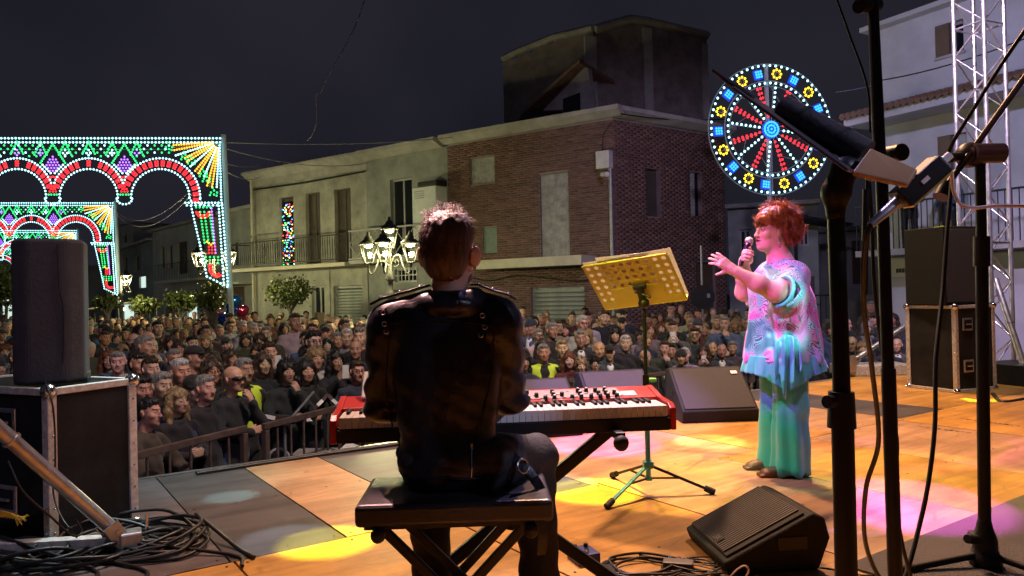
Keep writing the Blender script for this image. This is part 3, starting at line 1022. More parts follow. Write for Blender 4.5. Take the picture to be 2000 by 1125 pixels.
MB().tube([upl(f_a.w(*[(lambda q: (q[0], -.02, q[1] + .05))(f_a.uz(*c))][0])) for c in cp], .14, 4).build('coping', m_conc, up)
cp = [(1162, 60), (1232, 40), (1262, 44), (1382, 72)]
MB().tube([upl(f_b.w(*[(lambda q: (q[0], -.02, q[1] + .05))(f_b.uz(*c))][0])) for c in cp], .16, 4).build('coping', m_conc, up)
for px0, px1, pyt in ((1141, 1163, 66), (1255, 1272, 50), (1368, 1380, 80)):
    f = f_a if px1 < 1160 else f_b
    u0, u1 = f_b.uz(px0, 150)[0], f_b.uz(px1, 150)[0]
    zt = f_b.uz(px1, pyt + 8)[1]
    q = [upl(f_b.w(u0, -.12, base_z)), upl(f_b.w(u1, -.12, base_z)), upl(f_b.w(u1, -.12, zt)), upl(f_b.w(u0, -.12, zt))]
    MB().prism(q, tuple(f_b.inn * .11)).build('pier', m_conc, up)
# lean-to gable with tiled slope
fg = Facade((rp(1010, 180, 25.3).x, 25.3), (rp(1160, 180, 23.6).x, 23.6))
gp = [fg.uz(*q) for q in ((1060, 216), (1141, 132), (1148, 132), (1160, 212))]
MB().prism([upl(fg.w(u, 0, z)) for u, z in gp], tuple(fg.inn * .25)).build('gable', M('gable_plaster', (0.34, 0.32, 0.31), .85, var=.3, vs=2), up)
r = fg.rect(1100, 184, 1134, 218)
MB().prism([upl(fg.w(u, -.02, z)) for u, z in ((r[0], r[1]), (r[2], r[1]), (r[2], r[3]), (r[0], r[3] - .1))], tuple(fg.inn * .015)).build('window', m_glass, up)
rl_ = [fg.uz(*q) for q in ((1030, 228), (1142, 128))]
sl = [upl(fg.w(rl_[0][0], -.35, rl_[0][1])), upl(fg.w(rl_[1][0], -.35, rl_[1][1])), upl(fg.w(rl_[1][0], 3.6, rl_[1][1] - .2)), upl(fg.w(rl_[0][0] - 4.5, 4.5, rl_[0][1] - .3))]
MB().prism(sl, (0, 0, .12)).build('tiled_slope', m_tile, up)
# tv aerial
ae = thing('television_aerial', 'bent television aerial standing up from the rooftop storey', 'aerial', P(1290, 120, 26.0), 0)
def al(px, py, dy=0.0):
    p = P(px, py, 26.0 + dy) - P(1290, 120, 26.0); return tuple(p)
MB().cyl(al(1290, 120), al(1293, 72), .025, n=6).build('mast', m_pipe, ae)
b = MB().cyl(al(1247, 88), al(1304, 87), .018, n=6)
b.build('boom', m_pipe, ae)
for px in (1248, 1258, 1270, 1282): MB().cyl(al(px, 82, -.35), al(px, 94, .35), .012, n=5).build('element', m_pipe, ae)
MB().cyl(al(1290, 70), al(1304, 87), .012, n=5).cyl(al(1304, 87), al(1290, 104), .012, n=5).build('reflector', m_pipe, ae)

# dry weeds on the roof edge
wd = MB(); rg = random.Random(4)
for k in range(260):
    u = rg.uniform(.3, fl.len + 2.2); b0 = Vector((u, rg.uniform(.1, .9), H1 + .05))
    hgt = rg.uniform(.15, .62) * (1.0 if u < 5.6 else .6); ax = rg.uniform(-.18, .18); ay = rg.uniform(-.15, .1)
    wd.add([(b0.x - .012, b0.y, b0.z), (b0.x + .012, b0.y, b0.z), (b0.x + ax, b0.y + ay, b0.z + hgt)], [(0, 1, 2)])
tag(wd.build('dry_weeds', M('straw', (0.16, 0.13, 0.07), .9, var=.3), None, loc=fl.a, rot=(0, 0, fl.rot)), 'dry straw coloured weeds growing along the house roof edge', 'weeds', kind='stuff')


# --- houses down the street
def simple_house(name, label, pa, pb, top_px, mat, openings, depth=7, cat='house', roofmat=None, cornice=True):
    f = Facade(pa, pb)
    Hh = f.uz(*top_px)[1]
    t = thing(name, label, cat, f.a, f.rot)
    hs = []
    for kind, *b in openings:
        r = f.rect(*b); r = (max(r[0], .05), max(r[1], 0), min(r[2], f.len - .05), min(r[3], Hh - .2)); hs.append((kind, r))
    wall_cells(MB(), f.len, Hh - .05, [h[1] for h in hs]).build('wall', mat, t)
    house_shell(t, f.len, Hh, depth, mat, roofmat or m_tile)
    if cornice: MB().span((-.1, -.35, Hh - .12), (f.len + .1, -.001, Hh + .04)).build('cornice', m_conc, t, bevel=.03)
    for kind, r in hs:
        if kind == 'roller': roller_shutter(t, r)
        elif kind == 'door': MB().span((r[0], .12, r[1]), (r[2], .18, r[3])).build('door', m_dkdoor, t)
        elif kind == 'lit': MB().span((r[0], .12, r[1]), (r[2], .16, r[3])).build('window', M('lit_window', (.6, .75, .7), .4, emit=(.75, .95, .85), es=.9), t)
        else: add_window(t, r, kind)
    return t, f, Hh, hs


m_pl3 = M('green_grey_plaster', (0.30, 0.32, 0.30), .85, var=.3, vs=.8, bump=.2, bs=18)
m_pl4 = M('dull_white_plaster', (0.42, 0.43, 0.42), .85, var=.25, vs=.8, bump=.2, bs=18)
t, f, Hh, hs = simple_house('street_house', 'narrow dark plaster house between the lit arch post and the pale plaster house', on_depth(440, 34.5), on_depth(505, 32.2), (470, 408),
                            m_pl3, [('glass', 452, 470, 470, 520), ('door', 452, 560, 478, 640)])
MB().span((-.3, -.9, f.uz(470, 552)[1] - .1), (f.len, -.001, f.uz(470, 552)[1])).build('awning_slab', m_cream, t)
t, f, Hh, hs = simple_house('street_house', 'plaster house with white shuttered windows and brown balcony door down the street', on_depth(300, 47), on_depth(420, 39.5), (360, 436),
                            m_pl4, [('glass', 312, 480, 322, 525), ('glass', 327, 478, 338, 525), ('shutter', 346, 472, 366, 535), ('glass', 388, 470, 402, 530), ('roller', 320, 580, 350, 640), ('lit', 365, 590, 385, 640)])
zz = f.uz(360, 547)[1]
MB().span((f.len * .3, -.9, zz - .12), (f.len, -.001, zz)).build('balcony', m_cream, t)
hr = MB().span((f.len * .3, -.9, zz + .9), (f.len, -.86, zz + .94)).build('handrail', m_iron, t)
meb = MB().cyl((0, 0, 0), (0, 0, .9), .012, n=5, cap=False).mesh('baluster')
for k in range(26): link('baluster', meb, m_iron, hr, loc=(f.len * (.3 + .7 * k / 26), -.88, zz))
t, f, Hh, hs = simple_house('street_house', 'low plaster house with green lit shop windows beyond the orange trees', on_depth(225, 58), on_depth(300, 47.2), (262, 478),
                            m_pl3, [('glass', 240, 500, 250, 530), ('glass', 262, 498, 274, 530), ('lit', 272, 540, 285, 562), ('lit', 240, 592, 262, 635)])
t, f, Hh, hs = simple_house('street_house', 'pale far house closing the street behind the lit arches', on_depth(-160, 66), on_depth(215, 70), (60, 520),
                            m_pl4, [('lit', 5, 585, 40, 640), ('glass', 60, 560, 80, 590), ('glass', 120, 560, 140, 590), ('roller', 160, 590, 190, 640)])
t, f, Hh, hs = simple_house('upper_house', 'taller dark house rising behind the street roofs', on_depth(232, 62), on_depth(262, 60), (240, 438), m_pl4, [('glass', 240, 455, 248, 475)])

# --- side street behind the singer
t, f, Hh, hs = simple_house('alley_house', 'grey plaster house with iron stair rail behind the singer', on_depth(1425, 27), on_depth(1600, 26), (1500, 398),
                            m_pl3, [('glass', 1445, 448, 1468, 510), ('glass', 1560, 420, 1580, 480), ('door', 1570, 540, 1592, 640)])
t, f, Hh, hs = simple_house('alley_house', 'pale low house with narrow door and outside steps between the stands', on_depth(1602, 29), on_depth(1730, 27.5), (1660, 445),
                            m_pl4, [('door', 1664, 470, 1680, 555), ('glass', 1640, 480, 1655, 520)])
steps = thing('stone_steps', 'light stone steps climbing to the narrow door between the stands', 'steps', f.w(3.0, -.9, 0), f.rot)
for k in range(11): MB().span((-1.35 - (10 - k) * .2, -.55, 0), (-1.35 - (9 - k) * .2 + .02, .55, .17 * (k + 1))).build('step', m_conc, steps, bevel=.01)
MB().span((-1.349, -.55, 0), (.2, .55, .17 * 11)).build('landing', m_conc, steps)
pg = thing('iron_porch', 'dark iron porch frame with sloping roof beside the grey alley house', 'porch', P(1590, 600, 25.0).xy.to_3d() + Vector((0, 0, GROUND)), 0)
zt = P(1590, 440, 25).z - GROUND
for x in (-.55, 1.0):
    for y in (0, .8): MB().span((x - .04, y - .04, 0), (x + .04, y + .04, zt)).build('post', m_iron, pg)
MB().prism([(-.95, -.2, zt + .35), (1.3, -.2, zt - .05), (1.3, -.2, zt + .03), (-.95, -.2, zt + .43)], (0, 1.3, 0)).build('porch_roof', m_black, pg)
hr = MB().span((-.5, -.02, 1.9), (.95, .02, 1.95)).build('handrail', m_iron, pg)
for k in range(9): link('baluster', meb, m_iron, hr, loc=(-.5 + k * .18, 0, 1.0))

# --- tall house at the side of the stage
pr0 = on_depth(1716, 18.0)
dirr = Vector((0.50, -0.866))
fw_ = Facade(pr0, (pr0[0] + dirr.x * 9, pr0[1] + dirr.y * 9))
Hr = fw_.uz(1717, 56)[1]
hr_ = thing('white_house', 'tall white house with tiled eaves behind the lighting truss', 'house', fw_.a, fw_.rot)
m_white = M('white_render', (0.55, 0.55, 0.57), .8, var=.2, vs=.7, bump=.2, bs=16)
wr = [frect(fw_, 1828, 44, 1882, 106), frect(fw_, 1834, 262, 1890, 430)]
wall_cells(MB(), 9, Hr - .02, wr).build('wall', m_white, hr_)
house_shell(hr_, 9, Hr, 7, m_white, m_tile)
add_window(hr_, wr[0], 'glass', depth=.2)
MB().span((wr[0][0] - .02, -.06, wr[0][1] - .07), (wr[0][2] + .04, .1, wr[0][1] - .01)).build('window_sill', m_conc, hr_)
MB().span((wr[0][0], -.03, wr[0][1]), (wr[0][0] + .3, .08, wr[0][3])).build('shutter_leaf', M('brown_shutter', (.16, .11, .07), .6), hr_)
MB().span((wr[1][0], .1, wr[1][1]), (wr[1][2], .14, wr[1][3])).build('balcony_door', m_pl4, hr_)
MB().span((wr[1][0], -.02, wr[1][1]), (wr[1][0] + .28, .09, wr[1][3])).build('door_shutter', M('brown_shutter'), hr_)
MB().span((-.12, -.3, Hr - .05), (9.1, -.001, Hr + .06)).build('cornice', m_white, hr_)
ze = fw_.uz(1760, 240)[1]
MB().prism([(-.15, 0, ze + .42), (-.15, -.95, ze + .2), (-.15, -.95, ze - .02), (-.15, 0, ze)], (8.6, 0, 0)).build('eaves', m_white, hr_)
met = MB().lathe([(.075, -.5), (.085, .5)], n=8, cap=False)
met = MB().cyl((0, 0, .44), (0, -1.08, .2), .07, .08, n=8).mesh('roof_tile')
for k in range(56): link('roof_tile', met, m_tile, hr_, loc=(-.1 + k * .152, 0, ze))
zbal = fw_.uz(1780, 488)[1]
MB().span((.1, -1.0, zbal - .14), (8.5, -.001, zbal)).build('balcony', m_conc, hr_)
hr = MB().span((.1, -.98, zbal + 1.0), (8.5, -.94, zbal + 1.04)).build('handrail', m_iron, hr_)
meb2 = MB().cyl((0, 0, 0), (0, 0, 1.0), .012, n=5, cap=False).mesh('baluster')
for k in range(64): link('baluster', meb2, m_iron, hr, loc=(.12 + k * .13, -.96, zbal))
rs = fw_.rect(1740, 528, 1784, 541)
pl = MB().span((rs[0], -.05, rs[1]), (rs[2], -.01, rs[3] + .25)).build('wall_sign', M('sign_white', (.6, .6, .58), .6), hr_)
mt = MB()
for k in range(4):
    a = rs[0] + (rs[2] - rs[0]) * (.3 + k * .13); mt.span((a, -.056, rs[1] + .1), (a + .06, -.0505, rs[1] + .2)).span((a + .02, -.057, rs[1] + .13), (a + .04, -.0565, rs[1] + .17))
mt.build('sign_lettering', m_black, pl)

# ------------------------------------------------------------------ stage equipment
m_pbk = M('black_plastic', (0.010, 0.010, 0.011), 0.45, spec=.35, var=0.25, vs=12, bump=0.05, bs=200)
m_rbr = M('black_rubber', (0.012, 0.012, 0.012), 0.7, var=0.2)
m_tube = M('black_steel_tube', (0.007, 0.007, 0.008), 0.42, 0.0, var=0.2, vs=15, spec=.3)
m_alu = M('brushed_aluminium', (0.62, 0.62, 0.64), 0.32, 0.9, var=0.2, vs=14, bump=0.06, bs=90)
m_alu_worn = M('worn_aluminium_edge', (0.66, 0.63, 0.60), 0.5, 0.45, var=0.3, vs=30, bump=0.3, bs=60)
m_chrome = M('chrome', (0.7, 0.7, 0.72), 0.18, 1.0, var=0.1)
m_red = M('red_lacquer', (0.52, 0.018, 0.022), 0.3, var=0.08, coat=0.3)
m_ivory = M('white_key_plastic', (0.78, 0.76, 0.73), 0.3, var=0.03)
m_panel = M('control_panel_grey', (0.36, 0.22, 0.23), 0.4, var=0.06)
m_wedge = M('textured_black_paint', (0.010, 0.010, 0.011), 0.6, spec=.2, var=0.3, vs=30, bump=0.35, bs=220)
m_grille = M('steel_grille', (0.075, 0.07, 0.07), 0.5, 0.2, var=0.15, vs=20)
m_grey_gr = M('grey_foam_grille', (0.030, 0.029, 0.034), 0.75, var=0.25, vs=40, bump=0.6, bs=300)
m_case = M('case_plywood_black', (0.015, 0.015, 0.016), 0.65, spec=.2, var=0.6, vs=4, bump=0.12, bs=50)

# --- stage keyboard
KL = Vector((P(643, 800, 2.54).x, 2.54, 0)); KR = Vector((P(1321, 800, 2.66).x, 2.66, 0))
kdir = (KR - KL); KW = kdir.length; krot = math.atan2(kdir.y, kdir.x)
KZ = 0.622
kb = thing('stage_keyboard', 'red stage keyboard with white keys and black knobs in front of the seated player', 'keyboard', (KL.x, KL.y, KZ), krot)
KW -= 0
cheek = lambda x0, x1: MB().prism([(x0, 0, 0), (x0, 0, .078), (x0, .03, .094), (x0, .16, .100), (x0, .30, .126), (x0, .31, .118), (x0, .31, 0)], (x1 - x0, 0, 0))
cheek(0, .022).build('side_cheek', m_red, kb, bevel=.003)
cheek(KW - .022, KW).build('side_cheek', m_red, kb, bevel=.003)
MB().span((.023, .012, 0), (KW - .023, .308, .055)).build('case_body', m_pbk, kb, bevel=.002)
MB().span((.023, .0, .0), (KW - .023, .006, .046)).build('key_slip', m_pbk, kb, bevel=.002)
MB().prism([(.023, .158, .0555), (.023, .158, .098), (.023, .300, .123), (.023, .307, .117), (.023, .307, .0555)], (KW - .046, 0, 0)).build('control_panel', m_red, kb, bevel=.002)
pang = math.atan2(.025, .142)
def panel_pt(x, y): return (x, y * .80 + .004, .098 + (y * .80 + .004 - .158) * math.tan(pang) + .0012)
MB().box((KW * .56 + .02, .230, .098 + .072 * math.tan(pang) + .0006), (KW * .60, .105, .003), (pang, 0, 0)).build('panel_inlay', m_panel, kb)
kw0 = .03; kw1 = KW - .03; nwk = 52; kwid = (kw1 - kw0) / nwk
me_wk = MB().box((0, .082, .077), (kwid - .0018, .146, .020)).box((0, .0085, .068), (kwid - .0018, .0045, .038)).mesh('white_key')
me_bk = MB().prism([(-.0048, .078, .086), (-.0048, .083, .096), (-.0048, .155, .096), (-.0048, .155, .086)], (.011, 0, 0)).mesh('black_key')
for i in range(nwk):
    x = kw0 + (i + .5) * kwid
    link('white_key', me_wk, m_ivory, kb, loc=(x, 0, 0))
    if (i % 7) in (0, 2, 3, 5, 6) and i < nwk - 1:
        link('black_key', me_bk, m_pbk, kb, loc=(x + kwid / 2, 0, 0))
me_kn = MB().cyl((0, 0, 0), (0, 0, .016), .0085, .0075, n=10).mesh('knob')
me_dot = MB().cyl((0, 0, .0162), (0, 0, .0185), .005, n=8).mesh('knob_cap')
rk = random.Random(2)
for x in np.arange(KW * .30, KW * .86, .034):
    for j, y in enumerate((.205, .252, .298)):
        if rk.random() < .3: continue
        k = link('knob', me_kn, m_pbk, kb, loc=panel_pt(x + rk.uniform(-.004, .004), y), rot=(pang, 0, 0))
        if rk.random() < .6: link('knob_cap', me_dot, M('pale_plastic', (.7, .68, .66), .4), k)
me_bt = MB().box((0, 0, .002), (.012, .007, .004)).mesh('button')
for x in np.arange(KW * .28, KW * .88, .022):
    for y in (.188, .229, .275, .32):
        if rk.random() < .45: link('button', me_bt, M('pale_plastic') if rk.random() < .5 else m_pbk, kb, loc=panel_pt(x, y), rot=(pang, 0, 0))
MB().box(panel_pt(KW * .895, .255), (.07, .05, .004), (pang, 0, 0)).build('display', M('lcd_white', (.8, .78, .74), .3, emit=(1, .9, .85), es=.35), kb)
# tablet leaning at the low end
tb = thing('tablet', 'small dark tablet with pale frame lying on the keyboard end', 'tablet', KL + Vector((.10, .30, KZ + .135)), krot)
MB().box((.055, 0, .03), (.20, .012, .14), (-.9, 0, 0)).build('frame', M('pale_plastic'), tb, bevel=.004)
MB().box((.055, -.0065, .026), (.178, .006, .118), (-.9, 0, 0)).build('screen', M('dark_screen', (.05, .055, .06), .15), tb)

# --- keyboard X stand
xs = thing('keyboard_stand', 'black folding cross stand carrying the red keyboard', 'stand', (KL.x + KW / 2, KL.y + .18, 0), krot)
for yy, sgn in ((-.03, 1), (.03, -1)):
    q = MB(); q.bar((-.40 * sgn, yy, .03), (.37 * sgn, yy, .615), .045, .03, up=(0, 1, 0))
    q.build('leg', m_tube, xs, bevel=.006)
for x in (-.37, .37): MB().bar((x, -.20, .622), (x, .16, .622), .035, .028).build('support_arm', m_tube, xs, bevel=.005)
for x in (-.40, .40): MB().bar((x, -.22, .02), (x, .22, .02), .04, .03).build('foot', m_tube, xs, bevel=.005)
MB().cyl((0, -.055, .32), (0, .055, .32), .045, n=16).build('pivot', m_pbk, xs)
for x in (-.37, .37): MB().sphere((x, -.2, .60), .028, 10, 8).build('end_cap', m_rbr, xs)

# --- bench
BX, BY = P(882, 1000, 2.02).x, 2.20
bn = thing('keyboard_bench', 'black padded keyboard bench on a folding cross frame', 'bench', (BX, BY, 0), R(2))
MB().box((0, 0, .522), (.545, .33, .062)).build('seat', M('bench_leatherette', (0.014, 0.013, 0.014), .38, var=.2, vs=25, bump=.12, bs=90), bn, bevel=.014, segs=3)
MB().box((0, 0, .485), (.50, .28, .012)).build('seat_board', m_pbk, bn)
for yy in (-.10, .10):
    for sgn, o in ((1, 0), (-1, .018)):
        MB().bar((-.21 * sgn, yy + o, .475), (.23 * sgn, yy + o, .02), .028, .018, up=(0, 1, 0)).build('leg', m_tube, bn, bevel=.004)
for x in (-.23, .23): MB().bar((x, -.16, .015), (x, .16, .015), .03, .03).build('foot', m_tube, bn, bevel=.005)
for x in (-.21, .21):
    MB().bar((x, -.15, .47), (x, .15, .47), .025, .02).build('seat_rail', m_tube, bn, bevel=.004)
    MB().sphere((x, -.155, .468), .021, 10, 8).build('rail_cap', m_rbr, bn)
MB().cyl((0, -.13, .245), (0, .13, .245), .016, n=12).build('pivot', m_chrome, bn)

# --- music stand with perforated desk
FT = [G(1187, 994), G(1392, 966), G(1197, 933)]
mc = (FT[0] + FT[1] + FT[2]) / 3
mc = Vector((P(1254, 900, 4.08).x, 4.08, 0))
ms = thing('music_stand', 'music stand with perforated yellow lit desk and tripod feet beside the singer', 'music stand', mc, 0)
DC = [P(1138, 521, 4.12), None, None, None]
da = Vector((.415, -.25, .050)); db = Vector((.150, .185, -.238))
DC = P(1240, 552, 4.08)
d0 = DC - da / 2 - db / 2
an = da.normalized(); bn_ = (db - an * db.dot(an)).normalized(); nn = an.cross(bn_)
m_desk_yellow_lit = M('yellow_lit_steel', (0.52, 0.50, 0.06), .42, .15, var=.1, vs=9)  # yellow of the stage light put into the desk's base colour
AW, BH = da.length, .345
# sheet with real round holes: a grid of cells, each either plain or an octagonal opening
me_v, me_f = [], []
NCX, NCY = 10, 7
cw, chh = AW / NCX, BH / NCY
hole = lambda i, j: (j < 4 and not (i == 5 and j == 3)) or (j < 6 and (i < 2 or i > 7))
sheet = MB()
def dp(x, y, z=0): return d0 - mc + an * x + bn_ * y + nn * z
for i in range(NCX):
    for j in range(NCY):
        x0, y0 = i * cw, j * chh; cx, cy = x0 + cw / 2, y0 + chh / 2
        if not hole(i, j):
            sheet.add([dp(x0, y0), dp(x0 + cw, y0), dp(x0 + cw, y0 + chh), dp(x0, y0 + chh)], [(0, 1, 2, 3)])
        else:
            n = 12; ri = min(cw, chh) * .27
            t = [math.pi * 2 * (k + .5) / n for k in range(n)]
            inn = [dp(cx + ri * math.cos(a), cy + ri * math.sin(a)) for a in t]
            out = []
            for a in t:
                c_, s_ = math.cos(a), math.sin(a); m_ = max(abs(c_), abs(s_))
                out.append(dp(cx + cw / 2 * c_ / m_, cy + chh / 2 * s_ / m_))
            sheet.add(inn + out, [(k, (k + 1) % n, n + (k + 1) % n, n + k) for k in range(n)])
            for a in (math.pi / 4, 3 * math.pi / 4, 5 * math.pi / 4, 7 * math.pi / 4): pass
            # corner fills
            for sx, sy in ((1, 1), (-1, 1), (-1, -1), (1, -1)):
                a0 = math.atan2(sy, sx); k0 = min(range(n), key=lambda k: abs(math.atan2(math.sin(t[k] - (a0 - math.pi / 12)), math.cos(t[k] - (a0 - math.pi / 12)))))
                sheet.add([out[k0], dp(cx + sx * cw / 2, cy + sy * chh / 2), out[(k0 + 1) % n]], [(0, 1, 2)])
dk = sheet.build('desk', m_desk_yellow_lit, ms)
sol = dk.modifiers.new('thick', 'SOLIDIFY'); sol.thickness = .0016
q = MB()
for (xa, ya), (xb, yb) in (((0, 0), (AW, 0)), ((AW, 0), (AW, BH)), ((AW, BH), (0, BH)), ((0, BH), (0, 0))):
    q.cyl(dp(xa, ya, .002), dp(xb, yb, .002), .005, n=8)
q.build('desk_rim', m_desk_yellow_lit, ms)
MB().prism([dp(0, BH, .0), dp(AW, BH, .0), dp(AW, BH + .0, .045), dp(0, BH + .0, .045)], tuple(bn_ * .002)).build('paper_ledge', m_desk_yellow_lit, ms)
jn = dp(AW * .58, BH * .66, -.02)
MB().box(dp(AW * .55, BH * .56, -.012), (.075, .03, .02), np.array([an, bn_, nn]).T).build('desk_bracket', m_pbk, ms, bevel=.004)
hb = MB().cyl(dp(AW * .55, BH * .54, -.014), dp(AW * .55, BH * .80, -.05), .022, .02, n=12).sphere(dp(AW * .55, BH * .82, -.052), .032, 12, 8)
hb.build('tilt_joint', m_pbk, ms)
MB().cyl(dp(AW * .55 - .03, BH * .60, -.03), dp(AW * .55 + .055, BH * .70, -.055), .008, n=8).build('clamp_lever', m_pbk, ms)
jt = dp(AW * .55, BH * .84, -.055)
jx, jy, jz = jt
MB().cyl((jx, jy, .62), jt, .0105, n=12).build('upper_tube', m_tube, ms)
MB().cyl((jx, jy, .60), (jx, jy, .66), .019, n=12).build('clutch', m_pbk, ms)
MB().cyl((jx + .015, jy, .63), (jx + .055, jy - .01, .63), .012, n=10).build('clutch_knob', M('teal_knob', (.1, .4, .45), .4), ms)
m_bluest = M('blue_lacquer_tube', (0.10, 0.36, 0.42), .3, .5, var=.1)
MB().cyl((jx, jy, .10), (jx, jy, .61), .0145, n=12).build('lower_tube', m_bluest, ms)
MB().box((jx, jy, .165), (.055, .055, .04)).build('tripod_hub', m_bluest, ms, bevel=.006)
MB().box((jx, jy, .09), (.04, .04, .025)).build('lower_hub', m_bluest, ms, bevel=.006)
for k, ft in enumerate(FT):
    e = Vector(ft) - mc; top = Vector((jx, jy, .165)); dd = (e - top)
    a0 = top + dd.normalized() * .02
    MB().bar(a0, e + Vector((0, 0, .018)), .02, .014).build('leg', m_bluest if k == 0 else m_tube, ms, bevel=.003)
    MB().bar(Vector((jx, jy, .09)), top.lerp(e, .48) + Vector((0, 0, .005)), .012, .008).build('brace', m_tube, ms)
    t0 = top.lerp(e + Vector((0, 0, .018)), .88); MB().cyl(t0, e + Vector((0, 0, .017)) + dd.normalized() * .01, .017, .019, n=10).build('rubber_foot', m_rbr, ms)
# sheet music standing on the desk
sm = thing('sheet_music', 'white sheets of music resting on the yellow lit desk', 'paper', mc, 0)
m_paper = M('paper', (.82, .80, .78), .7, var=.03)
_n, _l = m_paper.node_tree.nodes, m_paper.node_tree.links
_t = _n.new('ShaderNodeBsdfTranslucent'); _t.inputs['Color'].default_value = (.8, .78, .74, 1)
_x = _n.new('ShaderNodeMixShader'); _x.inputs[0].default_value = .45
_l.new(_n['Principled BSDF'].outputs[0], _x.inputs[1]); _l.new(_t.outputs[0], _x.inputs[2]); _l.new(_x.outputs[0], _n['Material Output'].inputs['Surface'])
for k, (dx, dy, ww, hh, rr_) in enumerate(((.01, -.018, .33, .33, .02), (.16, -.022, .35, .34, -.03), (.10, -.03, .30, .30, .06))):
    q = []
    for (xx, yy) in ((dx, dy), (dx + ww, dy), (dx + ww, dy + hh), (dx, dy + hh)):
        q.append(dp(xx + rr_ * (yy - .17), yy + rr_ * (xx - .25), .006 + .003 * k))
    MB().prism(q, tuple(nn * .0008)).build('sheet', m_paper, sm)


# --- wedge monitors
def wedge(name, label, origin, rotz, W, D, Hh, grille_mat, ribs=False, badge=False, low=.06, top=.10):
    """front (grille) faces local -y; origin at the middle of the front floor edge"""
    t = thing(name, label, 'floor monitor', origin, rotz, 'wedge monitors on the stage floor')
    prof = [(0, .0), (-.02, low), (D - top, Hh), (D - .02, Hh - .02), (D, Hh * .55), (D - .05, 0)]
    MB().prism([(-W / 2, y, z) for y, z in prof], (W, 0, 0)).build('cabinet', m_wedge, t, bevel=.012, segs=3)
    sl = math.atan2(Hh - low, D - top + .02); Ls = math.hypot(Hh - low, D - top + .02)
    c = np.array((0, (D - top - .02) / 2, (Hh + low) / 2)); nrm = np.array((0, -math.sin(sl), math.cos(sl)))
    rm = rotm((sl, 0, 0))
    MB().box(c + nrm * .004, (W - .05, Ls - .05, .012), rm).build('grille', grille_mat, t, bevel=.004)
    if ribs:
        nr = int((W - .07) / .0165)
        me = MB().box((0, 0, 0), (.0085, Ls - .06, .008)).mesh('grille_rib')
        for k in range(nr):
            o = link('grille_rib', me, m_grille, t, loc=tuple(c + nrm * .0125 + np.array((-(W - .07) / 2 + k * .0165, 0, 0))), rot=(sl, 0, 0))
    if badge:
        bp = c + nrm * .0175 + rm @ np.array((0.06 if ribs else W * .36, (-Ls * .36 if ribs else Ls * .32), 0))
        MB().box(bp, (.055, .035, .004), rm).build('badge', M('badge_black', (.025, .025, .026), .35) if ribs else M('badge_white', (.75, .75, .76), .4), t)
        if ribs:
            q = MB()
            for dx, rr_ in ((-.014, 0), (.002, .6), (.002, -.6)):
                q.box(bp + rm @ np.array((dx, 0, .003)), (.006, .026, .002), rm @ rotm((0, 0, rr_)))
            q.build('badge_emblem', M('badge_grey', (.12, .12, .12), .4), t)
    for s_ in (-1, 1): MB().box((s_ * (W / 2 + .001), D * .62, Hh * .5), (.006, .12, .05)).build('side_handle', m_pbk, t)
    return t


wr_ = math.atan2(.30, .95)
# local -y must point to stage left of the picture (towards the player): local y axis = (.95,.30)
wd1 = wedge('wedge_monitor', 'black wedge monitor with ribbed steel grille beside the microphone stands', (1.00, 3.11, 0), math.atan2(.30, .95) - math.pi / 2, .46, .42, .225, M('grille_gap_black', (.004, .004, .004), .8), ribs=True, badge=True, low=.05, top=.07)
wd1.location = (0.80, 3.14, 0); wd1.rotation_euler.z = math.atan2(.10, .995) - math.pi / 2
wedge('wedge_monitor', 'brown black wedge monitor with white badge at the stage lip before the singer', (P(1408, 825, 6.27).x, 6.27, 0), R(4), .66, .52, .43, m_grey_gr, badge=True, low=.10, top=.12)
wedge('wedge_monitor', 'grey wedge monitor with violet light on its flank behind the music stand', (P(1235, 865, 5.9).x, 6.02, 0), R(14), .60, .50, .45, m_grey_gr, low=.10, top=.12)
wedge('wedge_monitor', 'grey wedge monitor half hidden behind the keyboard knobs', (P(1075, 872, 5.7).x - .02, 5.78, 0), R(14), .60, .50, .42, m_grey_gr, low=.10, top=.12)


